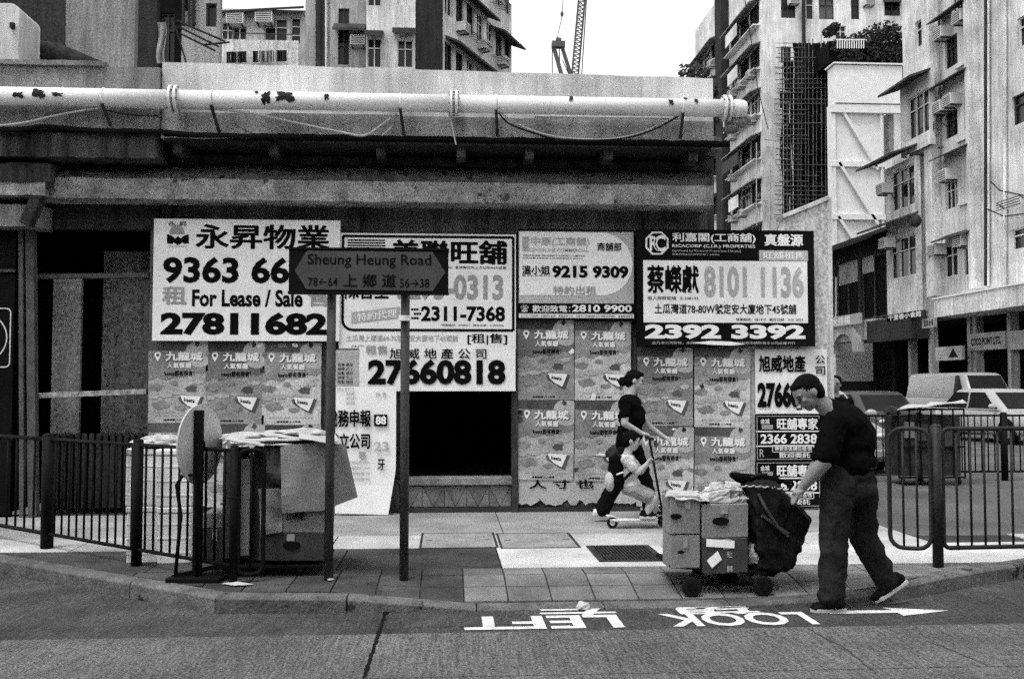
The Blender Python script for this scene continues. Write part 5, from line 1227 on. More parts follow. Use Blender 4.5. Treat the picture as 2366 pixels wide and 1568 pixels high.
# ================================================================== foam boxes and trolley load at the left
def wobble(B, amp, sc=3, sd=0): 
    for p in B.v: n_ = mnoise.noise_vector(p*sc+Vector((sd, sd, sd))); p += n_*amp
    return B
def subbox(c, size, rotz, nseg=5, amp=.008, sd=0):
    B = MB(); hx, hy, hz = [k/2 for k in size]; bm = bmesh.new(); bmesh.ops.create_cube(bm, size=1); bmesh.ops.subdivide_edges(bm, edges=bm.edges, cuts=nseg, use_grid_fill=True)
    bm.verts.index_update(); R = Matrix.Rotation(rotz, 3, 'Z'); V = []
    for v in bm.verts:
        p = Vector((v.co.x*size[0], v.co.y*size[1], v.co.z*size[2])); n_ = mnoise.noise_vector(p*3.1+Vector((sd*7.3, sd, 0)))*amp; V.append(Vector(c)+R @ (p+n_))
    B.add(V, [tuple(v.index for v in f.verts) for f in bm.faces]); bm.free(); return B
FG = 'white foam boxes behind the railing'
def foam(px0, px1, py0, py1, Y, lb, depth=.42, rot=.12):
    x0, x1, z0, z1_ = wrect((px0, py0), (px1, py1), Y); t = thing('foam_box', lb, 'foam box', ((x0+x1)/2, Y+depth/2, z0), FG)
    subbox(((x0+x1)/2, Y+depth/2, (z0+z1_)/2-.025), (x1-x0, depth, z1_-z0-.05), rot, 4, .005, px0).build('body', m_foam, t, bevel=.012)
    subbox(((x0+x1)/2, Y+depth/2, z1_-.025), (x1-x0+.015, depth+.015, .048), rot, 4, .004, px1).build('lid', m_foam, t, bevel=.01)
    for k in range(3): z = z0+(z1_-z0)*(.2+.25*k); MB().obox(((x0+x1)/2, Y+depth/2, z), (x1-x0+.006, depth+.006, .012), rot).build('moulded_rib', m_foam, t)
    return t
foam(288, 360, 1170, 1306, 8.45, 'lower foam box of the stack nearest the railing corner post', .4); foam(284, 356, 1037, 1168, 8.45, 'upper foam box of the stack nearest the railing corner post', .4)
foam(362, 436, 1172, 1302, 8.35, 'lower foam box beside the round sign post', .42, .05); foam(360, 440, 1038, 1170, 8.35, 'upper foam box beside the round sign post with crushed wrap on top', .42, .05)
def crumple(c, size, mat, name, lb, cat, sd=0, n_=16):
    B = MB().ball((0, 0, 0), 1, n_*2, n_); V = []
    for p in B.v:
        k = 1.1+.35*mnoise.noise(p*1.6+Vector((sd, 0, 0)))-.30*abs(mnoise.noise(p*3.2+Vector((0, sd, 0))))-.16*abs(mnoise.noise(p*7+Vector((0, 0, sd))))
        V.append(Vector(c)+Vector((p.x*size[0], p.y*size[1], max(p.z, -.55)*size[2]))*k)
    B.v = V; o = B.build(name, mat, None); return tag(o, lb, cat) if lb else o
m_wrap = M('clear_wrap', .5, rough=.25, var=.5, scale=14, grain=.3, spec=.6); m_wrapw = M('white_plastic_bag', .45, rough=.5, var=.45, scale=14, grain=.2, spec=.2, bump=.4, bscale=18)
crumple(W(378, 1022, 8.6), (.26, .18, .055), m_wrap, 'plastic_wrap', 'crumpled plastic wrap lying on the upper foam boxes', 'plastic wrap', 4)
# the trolley under the cardboard
TY = 7.72
tr = thing('loaded_trolley', 'low platform trolley with dark wheels under flattened cardboard', 'trolley', W(670, 1320, TY))
xa_, xb2 = W(500, 1200, TY+.1).x, W(752, 1200, TY+.1).x
MB().box(xa_, xb2, TY, TY+.75, .062, .09).build('deck', m_dark, tr, bevel=.008)
for (px, yy) in ((695, TY+.08), (540, TY+.08), (715, TY+.65), (560, TY+.65)):
    x = W(px, 1310, yy).x; w = MB().cyl((x, yy-.022, .05), (x, yy+.022, .05), .05, n=20).build('wheel', m_rub, tr, bevel=.006); MB().cyl((x, yy-.027, .05), (x, yy-.0225, .05), .022, n=14).build('hub', m_frame, w); MB().box(x-.02, x+.02, yy+.024, yy+.032, .03, .065).build('castor_fork', m_steel, w)
P = [W(x, y, TY-.12) for x, y in ((405, 1330), (418, 1190), (408, 1120), (422, 1098), (448, 1096), (452, 1120), (455, 1330))]
MB().tube(P, .014, 8).build('push_handle', m_steel, tr, smooth=True)
MB().bar(P[0], Vector((xa_+.02, TY+.02, .08)), .03).build('handle_brace', m_steel, tr)
m_tape = M('packing_tape', .30, rough=.35, var=.2, grain=.2, spec=.3)
def carton(name, px0, px1, py0, py1, Y, depth, mat, lb, rot=0, hole=None, grp='cartons on the left trolley', flap=False, amp=.008):
    x0, x1, z0, z1_ = wrect((px0, py0), (px1, py1), Y); t = thing(name, lb, 'cardboard box', ((x0+x1)/2, Y+depth/2, z0), grp)
    subbox(((x0+x1)/2, Y+depth/2, (z0+z1_)/2), (x1-x0, depth, z1_-z0), rot, 5, amp, px0).build('carton_body', mat, t, bevel=.006)
    R = Matrix.Rotation(rot, 3, 'Z'); cc = Vector(((x0+x1)/2, Y+depth/2, 0))
    if hole:
        p = W(hole[0], hole[1], Y); lp = R @ (Vector((p.x, Y-amp*1.3, 0))-cc) + cc; n_ = 16
        MB().add([Vector((lp.x+.055*math.cos(a)*hole[2], lp.y, p.z+.026*math.sin(a)*hole[2])) for a in [2*math.pi*k/n_ for k in range(n_)]], [tuple(range(n_))]).build('hand_hole', m_int, t)
    w_ = min(.03, (x1-x0)*.08); xm = (x0+x1)/2+random.uniform(-.02, .02)
    if x1-x0 > .2: MB().add([R @ (Vector((xx, Y-amp*1.2, 0))-cc)+cc+Vector((0, 0, zz)) for xx, zz in ((xm-w_, z1_-(z1_-z0)*random.uniform(.25, .4)), (xm+w_, z1_-(z1_-z0)*random.uniform(.25, .4)), (xm+w_, z1_-.004), (xm-w_, z1_-.004))], [(0,1,2,3)]).build('packing_tape', m_tape, t)
    return t, (x0, x1, z0, z1_)
carton('cardboard_box', 598, 748, 1232, 1294, TY, .55, m_cardd, 'bottom damp carton with a hand hole on the left trolley', 0, (675, 1258, 1.2))
t, r = carton('cardboard_box', 603, 752, 1128, 1230, TY, .58, m_card, 'middle printed carton on the left trolley', 0); wtext(t, '回收紙', (660, 1183), (705, 1200), TY-.016, m_dark, .02)
carton('cardboard_box', 606, 756, 1022, 1127, TY+.02, .56, m_cardd, 'top carton on the left trolley under loose sheets', 0)
for i, (a, b_, y0, y1) in enumerate(((515, 545, 1040, 1290), (548, 575, 1060, 1285), (578, 604, 1030, 1295))):
    tgt, _ = carton('flattened_carton', a, b_, y0, y1, TY+.06*i, .5, m_cardd if i != 1 else m_card, ['narrow flattened carton on edge nearest the push handle', 'middle flattened carton on edge behind the railing panel', 'tall flattened carton on edge against the stacked boxes'][i], .05*i)
t, r = carton('cardboard_box', 468, 530, 1185, 1218, TY+.1, .4, m_card, 'pale low carton lying on the trolley behind the sign post'); 
carton('cardboard_box', 462, 540, 1220, 1296, TY+.1, .45, m_cardd, 'dark low crate under the pale carton behind the sign post')
def card_sheet(pts, Y, mat, lb, curl=.03, nu=10, nv=8, dy=(0, 0, 0, 0), grp='loose cardboard sheets on the left trolley'):
    C = [W(p[0], p[1], Y+d_) for p, d_ in zip(pts, dy)]; sd = random.uniform(0, 20)
    B = MB().grid(lambda u, v: (C[0]*(1-u)+C[1]*u)*(1-v)+(C[3]*(1-u)+C[2]*u)*v + Vector((0, -1, .3))*curl*mnoise.noise(Vector((u*2+sd, v*2, 1))), nu, nv)
    return tag(B.build('cardboard_sheet', mat, None, solid=.008), lb, 'cardboard sheet', grp)
card_sheet(((648, 1028), (765, 1020), (768, 1176), (652, 1185)), TY-.05, m_card, 'folded brown sheet draped down the front of the left trolley load', .05)
card_sheet(((764, 1020), (798, 1028), (826, 1148), (768, 1170)), TY-.03, m_card, 'brown sheet leaning out past the sign post from the trolley load', .03, dy=(0, .15, .15, 0))
m_cardl = M('top_lit_cardboard', .45, var=.15, scale=3, grain=.2, bump=.12)  # pale copy of the cardboard: light on upturned sheets put into the colour
for i, (pts, dy, lb) in enumerate(((((505, 1012), (640, 1022), (660, 1003), (520, 1003)), (0, 0, .6, .6), 'bleached sheet flat on the trolley load next to the round sign'),
        (((600, 1018), (760, 1015), (745, 998), (610, 1000)), (-.06, -.06, .55, .55), 'bleached torn sheet across the top of the trolley load'),
        (((640, 1008), (752, 1020), (748, 1000), (650, 994)), (.0, -.02, .4, .5), 'topmost curled sheet on the trolley load by the sign post'),
        (((560, 1022), (690, 1030), (700, 1010), (570, 1008)), (-.08, -.08, .3, .3), 'bent sheet poking over the front of the trolley load'))):
    card_sheet(pts, TY+.02, m_cardl, lb, .05, dy=dy)
card_sheet(((520, 1016), (610, 1030), (625, 1012), (540, 1000)), TY+.0, m_cardl, 'creased sheet slumped beside the round sign on the trolley load', .09, dy=(-.05, -.1, .3, .4))
card_sheet(((690, 1012), (790, 1028), (775, 1004), (700, 990)), TY-.02, m_cardl, 'curled sheet overhanging the name plate post from the trolley load', .08, dy=(-.1, -.1, .4, .5))
card_sheet(((598, 1130), (650, 1136), (652, 1228), (602, 1236)), TY-.03, m_card, 'creased brown flap hanging beside the folded sheet on the left trolley', .05)
card_sheet(((606, 1030), (650, 1034), (650, 1118), (608, 1112)), TY-.01, m_cardd, 'dark creased flap on the top carton of the left trolley', .05)
for k, (px, py, sx) in enumerate(((575, 1008, .16), (700, 1000, .2), (640, 1004, .14))): crumple(W(px, py, TY+.3), (sx, .16, .035), [m_cardl, m_wrap, m_cardl][k], 'packing_scrap', ['bleached packing scrap heaped near the round sign on the trolley load', 'clear packing scrap heaped by the sign post on the trolley load', 'bleached packing scrap in the middle of the trolley load'][k], 'packing scrap', 30+k, 10)
# litter
def litter(pts, lb, mat): 
    C = [G(*p) for p in pts]; n_ = len(C); c0 = sum(C, Vector())/n_; B = MB(); B.v = [p+Vector((0, 0, .006+.008*random.random()+pz(p.x, p.y))) for p in C]+[c0+Vector((0, 0, .025+pz(c0.x, c0.y)))]
    B.f = [(k, (k+1) % n_, n_) for k in range(n_)]; tag(B.build('litter', mat, None), lb, 'litter')
litter(((512, 1350), (540, 1345), (560, 1350), (588, 1352), (570, 1355), (540, 1355)), 'scrap of pale paper trodden flat by the railing post', m_inkl)
litter(((750, 1338), (762, 1336), (774, 1340), (760, 1343)), 'small pale scrap at the foot of the name plate post', m_ink)
p = G(1348, 1408, RZ); crumple(p+Vector((0, 0, .025)), (.05, .04, .035), m_inkl, 'crumpled_paper', 'crumpled pale paper lying on the painted crossing character', 'litter', 9, 8)
# ================================================================== vehicles
m_tyre = m_rub; m_rim = M('wheel_rim', .3, rough=.4, metal=.6, var=.2, grain=.1)
def paint(name, v, rough=.28): return M(name, v, rough=rough, var=.08, grain=.08, gscale=30, bump=0, spec=.6)
m_lamp = M('headlamp_glass', .55, rough=.15, var=.2, grain=.1, spec=.7)
def ring(y, zl, zt, hw, top=.86, n=5):
    """rounded body section at station y"""
    P = []; r = min(.16, (zt-zl)*.35)
    P += [(hw*.93, zl), (hw, zl+r*.6), (hw*1.0, (zl+zt)/2), (hw*.985, zt-r), (hw*.93, zt-r*.25), (hw*top, zt)]
    L_ = [(x, y, z) for x, z in P] + [(-x, y, z) for x, z in reversed(P)]; return L_
def loft(rings, caps=True):
    B = MB(); n = len(rings[0])
    for r in rings: B.v += [Vector(p) for p in r]
    for i in range(len(rings)-1):
        for k in range(n): B.f.append((i*n+k, i*n+(k+1) % n, (i+1)*n+(k+1) % n, (i+1)*n+k))
    if caps: B.f.append(tuple(range(n))); B.f.append(tuple((len(rings)-1)*n+k for k in reversed(range(n))))
    return B
def car(name, label, X, Y, L, hw, body, cabin, pmat, plate='', rotz=0.0, lamps=(.62, .74), wheel_r=.31, axles=(.85, 3.3), grille=(.45, .72)):
    """front faces -y; body: (y, z_low, z_top, hw); cabin: (y_base_front, y_top_front, y_top_back, y_base_back, z_base, z_top)"""
    t = thing(name, label, 'van' if 'van' in name else 'car', (0, 0, 0))
    b = loft([ring(*s) for s in body]).build('body', pmat, t, smooth=True, bevel=.05); b.data.polygons[-1].use_smooth = False
    yb0, yt0, yt1, yb1, zb, zt = cabin; wt = hw*.80; wb_ = hw*.95; zr = zt-.07
    def cab(z, k): 
        f = (z-zb)/(zt-zb); y0 = yb0+(yt0-yb0)*f; y1 = yb1+(yt1-yb1)*f; w = wb_+(wt-wb_)*f; return y0+k, y1-k, w-k
    B = MB(); zs = [zb-.05, zb+(zr-zb)*.5, zr, zt-.02, zt]; ins = [0, 0, .0, .10, .28]; R_ = []
    for z, k in zip(zs, ins):
        y0, y1, w = cab(min(z, zr), k); c = .12
        R_.append([(-w+c, y0, z), (w-c, y0, z), (w, y0+c*1.6, z), (w, y1-c, z), (w-c, y1, z), (-w+c, y1, z), (-w, y1-c, z), (-w, y0+c*1.6, z)])
    loft(R_).build('cabin', pmat, t, smooth=True, bevel=.06)
    def gl(pts, nm): MB().add(pts, [tuple(range(len(pts)))]).build(nm, m_cargl, t)
    za, zc = zb+.04, zr-.03; y0a, y1a, wa = cab(za, 0); y0c, y1c, wc = cab(zc, 0); e_ = .012
    gl([(-wa+.16, y0a-e_, za), (wa-.16, y0a-e_, za), (wc-.14, y0c-e_, zc), (-wc+.14, y0c-e_, zc)], 'windscreen')
    gl([(-wa+.16, y1a+e_, za), (wa-.16, y1a+e_, za), (wc-.14, y1c+e_, zc), (-wc+.14, y1c+e_, zc)], 'rear_window')
    for s in (-1, 1):
        m0, m1 = y0a+.28, y1a-.2; n0, n1 = y0c+.22, y1c-.15; pm = (m0+m1)/2
        if 'van' in name: pm = m0+.75
        gl([(s*(wa+e_), m0, za), (s*(wa+e_), pm-.04, za), (s*(wc+e_), pm-.04, zc), (s*(wc+e_), n0, zc)], 'side_window')
        if 'van' in name: MB().box(min(s*(wa+.004), s*(wa+.012)), max(s*(wa+.004), s*(wa+.012)), pm+.2, m1, zb-.5, zb-.46).build('side_rail', m_dark, t)
        else: gl([(s*(wa+e_), pm+.04, za), (s*(wa+e_), m1, za), (s*(wc+e_), n1, zc), (s*(wc+e_), pm+.04, zc)], 'side_window')
        MB().ball((s*(hw+.10), y0a+.22, zb+.1), (.11, .06, .075), 10, 7).build('mirror', pmat, t, smooth=True)
        MB().bar((s*(wb_-.02), y0a+.25, zb+.06), (s*(hw+.08), y0a+.22, zb+.07), .04).build('mirror_arm', m_dark, t)
        f0 = body[0][0]; MB().ball((s*hw*.72, f0+.06, (lamps[0]+lamps[1])/2), (hw*.22, .10, (lamps[1]-lamps[0])/2), 14, 8).build('headlight', m_lamp, t, smooth=True)
        for ya in axles:
            w = MB().cyl((s*(hw-.2), ya, wheel_r), (s*(hw+.005), ya, wheel_r), wheel_r, n=26).build('wheel', m_tyre, t, bevel=.02)
            MB().cyl((s*(hw+.003), ya, wheel_r), (s*(hw+.015), ya, wheel_r), wheel_r*.62, n=18).build('rim', m_rim, w)
            MB().cyl((s*(hw+.0), ya, wheel_r+.02), (s*(hw+.002), ya, wheel_r+.02), wheel_r*1.16, n=26).build('wheel_arch', m_dark, t)
    f0 = body[0][0]
    g = MB().box(-hw*.48, hw*.48, f0-.02, f0+.03, grille[0], grille[1]).build('grille', m_dark, t, bevel=.01)
    for k in range(4): z = grille[0]+(grille[1]-grille[0])*(k+.5)/4; MB().box(-hw*.45, hw*.45, f0-.032, f0-.021, z-.011, z+.011).build('grille_slat', m_rim, g)
    MB().box(-hw*.95, hw*.95, f0-.05, f0+.1, body[0][1]+.02, body[0][1]+.17).build('bumper', pmat if pmat is not m_carblk else m_dark, t, bevel=.03)
    pl = MB().box(-.26, .26, f0-.066, f0-.051, grille[0]-.14, grille[0]-.02).build('number_plate', m_white, t)
    if plate: lettering(pl, plate, lambda u, v: (-.22+.44*u, f0-.07, grille[0]-.125+.09*v), m_black, .02)
    t.location = (X, Y, RZ); t.rotation_euler = (0, 0, rotz); return t
m_cargl = M('car_glass', .012, rough=.05, var=.5, scale=2, grain=0, bump=0, spec=.07)
m_carblk = paint('black_car_paint', .03); m_carg = paint('silver_car_paint', .34, .3); m_carw = paint('white_van_paint', .24, .35)
c0 = W(1950, 1000, 17.2)
car('parked_car', 'silver grey car facing the viewer behind the far railing, next to the end wall', c0.x, 17.0, 4.1, .87,
    [(0.0, .28, .70, .74), (.12, .24, .80, .83), (.9, .22, .93, .87), (1.3, .22, .98, .87), (3.5, .22, 1.0, .87), (4.0, .3, .98, .80), (4.1, .4, .85, .74)],
    (1.0, 1.75, 3.2, 3.95, .95, 1.5), m_carg, 'CG 63', axles=(.8, 3.3))
c1 = W(2088, 950, 24)
car('parked_car', 'low black car glimpsed between the silver car and the pale van', c1.x+.2, 24, 4.3, .86,
    [(0.0, .28, .62, .74), (.12, .24, .72, .82), (1.0, .22, .86, .86), (3.5, .22, .92, .86), (4.3, .35, .85, .76)], (1.1, 1.9, 3.1, 3.9, .88, 1.42), m_carblk, 'LB 408')
c2 = W(2300, 920, 31)
car('parked_van', 'pale delivery van with wide dark windscreen outside the shops', c2.x, 31, 4.7, .86,
    [(0.0, .3, .95, .74), (.08, .25, 1.08, .82), (.35, .24, 1.2, .86), (4.5, .24, 1.2, .86), (4.7, .3, 1.18, .82)], (.12, .75, 4.55, 4.66, 1.15, 2.0), m_carw, 'NR 2716', lamps=(.78, .98), axles=(.75, 3.6))
c3 = W(2362, 950, 25)
car('parked_car', 'grey rounded car parked in front of the pale van', c3.x+.95, 25, 4.2, .87,
    [(0.0, .28, .66, .74), (.12, .24, .76, .82), (1.0, .22, .9, .87), (3.5, .22, .96, .87), (4.2, .35, .9, .76)], (1.0, 1.8, 3.2, 4.0, .9, 1.48), m_carg, 'TK 955', rotz=.12)
# ---- waste cage with cardboard beside the far railing
YG = YR2-.75
x0, x1 = W(2076, 1000, YG).x, W(2228, 1000, YG).x
t = thing('waste_cage', 'dark waste cage on castors standing against the far railing', 'waste cage', ((x0+x1)/2, YG+.3, RZ)); zt = W(2150, 945, YG).z
m_cage = M('dark_cage_panel', .045, var=.6, scale=5, grain=.4)
MB().box(x0+.05, x1-.05, YG+.03, YG+.62, RZ+.14, zt-.1).build('load_panel', m_cage, t)
for x in [x0+(x1-x0)*k/6 for k in range(7)]: MB().cyl((x, YG, RZ+.1), (x, YG, zt), .014, n=8).build('upright', m_steel, t)
for z in (RZ+.12, (RZ+zt)/2, zt): MB().cyl((x0, YG, z), (x1, YG, z), .016, n=8).build('rail', m_steel, t)
for s in (x0+.08, x1-.08): MB().cyl((s-.02, YG+.05, RZ+.05), (s+.02, YG+.05, RZ+.05), .05, n=14).build('castor', m_rub, t)
for k in range(4): x = x0+.1+(x1-x0-.2)*k/4; MB().box(x, x+.16, YG+.0, YG+.028, zt-.45-.05*k, zt-.2-.03*k).build('bundled_paper', [m_card, m_cardd][k % 2], t)
def wcard(pts, dy, lb): 
    C = [W(p[0], p[1], YG+d_) for p, d_ in zip(pts, dy)]; B = MB().grid(lambda u, v: (C[0]*(1-u)+C[1]*u)*(1-v)+(C[3]*(1-u)+C[2]*u)*v+Vector((0, 0, .025*math.sin(4*u+2*v))), 8, 5)
    tag(B.build('cardboard_sheet', m_cardl, None, solid=.01), lb, 'cardboard sheet', 'sheets on the waste cage')
wcard(((2072, 947), (2190, 940), (2200, 930), (2100, 937)), (-.1, -.1, .7, .7), 'pale flat sheet along the top of the waste cage')
wcard(((2130, 943), (2236, 928), (2225, 922), (2150, 932)), (-.1, -.05, .7, .7), 'upper tilted sheet on the waste cage')
crumple(W(2060, 950, YG+.2), (.14, .12, .08), m_cage, 'plastic_bag', 'dark crumpled bag tucked at the corner of the waste cage', 'plastic bag', 3, 8)
# ================================================================== people
m_skin = M('skin', .24, rough=.6, var=.12, scale=9, grain=.12, gscale=90, bump=.08, bscale=90); m_skin2 = M('lit_skin', .40, rough=.6, var=.1, scale=9, grain=.12, gscale=90, bump=.08, bscale=90); m_hair = M('black_hair', .005, rough=.5, var=.4, scale=30, grain=.4, gscale=120, bump=.6, bscale=90)  # second skin is a paler copy with the light put into its colour
m_tee = M('black_cotton', .004, rough=.9, var=.3, scale=8, grain=.25, bump=.3, bscale=25); m_trs = M('dark_trouser_cloth', .021, rough=.9, var=.35, scale=6, grain=.3, bump=.3, bscale=25)
m_trb = M('black_trouser_cloth', .007, rough=.9, var=.3, scale=6, grain=.3, bump=.3, bscale=25); m_shoe = M('black_shoe', .006, rough=.5, var=.3, grain=.2); m_sole = M('pale_sole', .5, var=.2, grain=.2)
m_kid = M('pale_child_tee', .55, rough=.9, var=.2, scale=8, grain=.2, bump=.3, bscale=25); m_kids = M('light_shorts', .26, rough=.9, var=.2, scale=8, grain=.2, bump=.3)
m_shw = M('white_trainer', .68, var=.15, grain=.15); m_mask = M('face_detail', .05, var=.2, grain=.1)
def flesh(name, caps, mat, parent, vox=.009, sm_it=6, fold=0.0, ff=9.0, keep=None):
    B = MB()
    for c in caps:
        if c[0] == 'e': B.ball(c[1], c[2], 18, 12, c[3] if len(c) > 3 else None)
        else:
            p0, r0, p1, r1 = c[:4]; B.cyl(p0, p1, r0, r1, 16); B.ball(p0, r0, 16, 10); B.ball(p1, r1, 16, 10)
    ob = B.build(name, mat, parent); md = ob.modifiers.new('r', 'REMESH'); md.mode = 'VOXEL'; md.voxel_size = vox; md.use_smooth_shade = True
    s = ob.modifiers.new('s', 'SMOOTH'); s.factor = .5; s.iterations = sm_it
    dg = bpy.context.evaluated_depsgraph_get(); me = bpy.data.meshes.new_from_object(ob.evaluated_get(dg)); old = ob.data; ob.modifiers.clear(); ob.data = me; bpy.data.meshes.remove(old); me.name = name
    if not me.materials: me.materials.append(mat)
    if fold:
        o = parent.location if parent else Vector()
        N = [v.normal.copy() for v in me.vertices]
        for v, n in zip(me.vertices, N):
            p = v.co+o; q = Vector((p.x*ff+p.z*ff*.6, p.y*ff, p.z*ff*.9-p.x*ff*.5)); a = .5-abs(mnoise.noise(q))*2.2 + .45*(.4-abs(mnoise.noise(q*2.1+Vector((5, 0, 0))))*2); v.co += n*(a*fold)
    me.polygons.foreach_set('use_smooth', [True]*len(me.polygons)); return ob
def P_(px, py, Y): return W(px, py, Y)
def hand(caps, wrist, dirv, side, curl, s=1.0, thumb=1):
    """palm and five bent fingers growing from the wrist; side = across the palm, curl = direction the fingers close"""
    d = Vector(dirv).normalized(); a = Vector(side).normalized(); c = Vector(curl).normalized(); w = Vector(wrist)
    palm = w + d*.045*s; caps.append(('e', palm, (.048*s, .038*s, .018*s), Matrix((d, a, c)).transposed().to_quaternion()))
    caps.append((w, .027*s, w+d*.03*s, .026*s))
    for k, (o, ln) in enumerate(((-.029, .062), (-.010, .072), (.010, .068), (.028, .054))):
        k0 = w + d*.085*s + a*o*s; k1 = k0 + (d*.6+c*.8).normalized()*ln*.45*s; k2 = k1 + (c*.95-d*.25).normalized()*ln*.35*s; k3 = k2 + (-d*.8+c*.4).normalized()*ln*.25*s
        caps += [(k0-d*.03*s, .0105*s, k0, .0100*s), (k0, .0100*s, k1, .0092*s), (k1, .0092*s, k2, .0086*s), (k2, .0086*s, k3, .0075*s)]
    t0 = w + d*.028*s - a*.034*s*thumb; t1 = t0 + (d*.7-a*.55*thumb+c*.45).normalized()*.036*s; t2 = t1 + (d*.6+c*.75+a*.2*thumb).normalized()*.03*s
    caps += [(t0, .0135*s, t1, .0115*s), (t1, .0115*s, t2, .0092*s)]
def head(caps, c, h, face, up, lat):
    """skull with jaw, nose, brow, lips and ears; face = viewing direction"""
    c = Vector(c); f = Vector(face).normalized(); l = Vector(lat).normalized(); u = Vector(up).normalized(); Q = Matrix((f, l, u)).transposed().to_quaternion()
    caps += [('e', c+u*h*.10-f*h*.03, (h*.44, h*.34, h*.40), Q), ('e', c-u*h*.16+f*h*.13, (h*.25, h*.26, h*.30), Q), ('e', c-u*h*.36+f*h*.22, (h*.12, h*.14, h*.11), Q),
             (c+f*h*.38+u*h*.08, h*.045, c+f*h*.47-u*h*.08, h*.055), ('e', c+f*h*.36-u*h*.22, (h*.06, h*.11, h*.045), Q), ('e', c+f*h*.33+u*h*.12, (h*.07, h*.24, h*.05), Q)]
    for s in (-1, 1): caps += [('e', c+l*s*h*.335-f*h*.03-u*h*.03, (h*.085, h*.04, h*.13), Q), ('e', c+f*h*.28+l*s*h*.17-u*h*.07, (h*.10, h*.09, h*.09), Q)]
    return Q
def eyes(parent, c, h, f, l, u):
    for s in (-1, 1):
        p = Vector(c)+f*h*.375+l*s*h*.135+u*h*.02; MB().ball(p, (h*.045,)*3, 10, 7).build('eye', m_mask, parent, smooth=True)
        MB().bar(p+u*h*.075-l*h*.08+f*h*.02, p+u*h*.085+l*h*.08+f*h*.02, h*.03, h*.025).build('eyebrow', m_hair, parent)
def shoe(parent, heel, toe, w, mat, solemat, up=(0, 0, 1), h=.085, name='shoe'):
    heel = Vector(heel); toe = Vector(toe); d = (toe-heel).normalized(); L = (toe-heel).length; u = Vector(up); u = (u-d*u.dot(d)).normalized(); l = u.cross(d); Q = Matrix((d, l, u)).transposed().to_quaternion()
    caps = [('e', heel+d*L*.28+u*h*.55, (L*.30, w*.48, h*.62), Q), ('e', heel+d*L*.62+u*h*.38, (L*.36, w*.52, h*.42), Q), ('e', heel+d*L*.25+u*h*.95, (L*.20, w*.40, h*.4), Q), ('e', heel+d*L*.85+u*h*.30, (L*.15, w*.44, h*.30), Q)]
    o = flesh(name, caps, mat, parent, .007, 4)
    pts = [(.0, .30), (.06, .43), (.3, .42), (.6, .50), (.82, .48), (.96, .28), (1.0, 0)]; poly = [(L*a, w*b) for a, b in pts]+[(L*a, -w*b) for a, b in reversed(pts[:-1])]
    T = Matrix.Translation(heel) @ Q.to_matrix().to_4x4(); MB().prism(poly, -.004, .026, 'z', T).build('sole', solemat, o, bevel=.006); return o
# ------------------------------------------------------------------ the man with the trolley
YM = 6.93; nY, fY = YM-.10, YM+.10; LF = Vector((-1, 0, 0)); LAT = Vector((0, 1, 0))
man = thing('person', 'stooping person in black tee and dark trousers pushing the loaded trolley', 'person', (W(1930, 1300, YM).x, YM, RZ))
hc = P_(1866, 907, YM-.01); hf = Vector((-.80, -.14, -.58)).normalized(); hl = LAT-hf*LAT.dot(hf); hl.normalize(); hu = hf.cross(hl); hu = hu if hu.z > 0 else -hu
caps = []; head(caps, hc, .245, hf, hu, hl)
caps += [(P_(1888, 922, YM), .058, P_(1928, 958, YM), .075)]
ns, fs = P_(1930, 978, YM-.19), P_(1930, 978, YM+.19); ne, nw_ = P_(1906, 1066, YM-.23), P_(1856, 1122, YM-.12); fe, fw = P_(1893, 1070, YM+.24), P_(1858, 1122, YM+.20)
for (s_, e_, w_) in ((ns, ne, nw_), (fs, fe, fw)): caps += [(s_, .062, e_, .052), (e_, .053, e_+(w_-e_)*.4, .050), (e_+(w_-e_)*.4, .050, w_, .034)]
hand(caps, nw_, P_(1838, 1146, YM-.10)-nw_, (0, 1, .1), (-.4, .1, -.9), 1.05, -1); hand(caps, fw, P_(1840, 1146, YM+.2)-fw, (0, 1, .1), (-.4, -.1, -.9), 1.0, 1)
caps += [('e', P_(1944, 1000, YM), (.13, .17, .15)), ('e', P_(1956, 1050, YM), (.13, .15, .16)), ('e', P_(1960, 1100, YM), (.14, .15, .12))]
for (a, k, an) in ((P_(1935, 1105, nY), P_(1928, 1245, nY), P_(1922, 1380, nY-.01)), (P_(1978, 1105, fY), P_(1992, 1250, fY), P_(2050, 1350, fY))): caps += [(a, .085, k, .055), (k, .055, an, .038)]
flesh('body', caps, m_skin, man, .0075, 5)
eyes(man, hc, .245, hf, hl, hu)
Qh = Matrix((hf, hl, hu)).transposed().to_quaternion()
flesh('hair', [('e', hc+hu*.034-hf*.018, (.108, .0865, .097), Qh), ('e', hc-hf*.055-hu*.022, (.060, .079, .080), Qh), ('e', hc+hu*.086+hf*.03, (.058, .066, .03), Qh)], m_hair, man, .005, 3, .0025, 70)
tee = [('e', P_(1950, 982, YM), (.170, .20, .150)), ('e', P_(1975, 1012, YM), (.148, .18, .17)), ('e', P_(1950, 1022, YM), (.178, .19, .17)), ('e', P_(1964, 1066, YM), (.186, .18, .12)), ('e', P_(1974, 1012, YM), (.12, .16, .15)), (P_(1906, 936, YM), .064, P_(1946, 968, YM), .125),
       (ns, .092, ns+(ne-ns)*.80, .086), (fs, .09, fs+(fe-fs)*.80, .082), (P_(1962, 1070, YM-.05), .155, P_(1962, 1082, YM+.05), .155)]
flesh('tee_shirt', tee, m_tee, man, .010, 14, .010, 8)
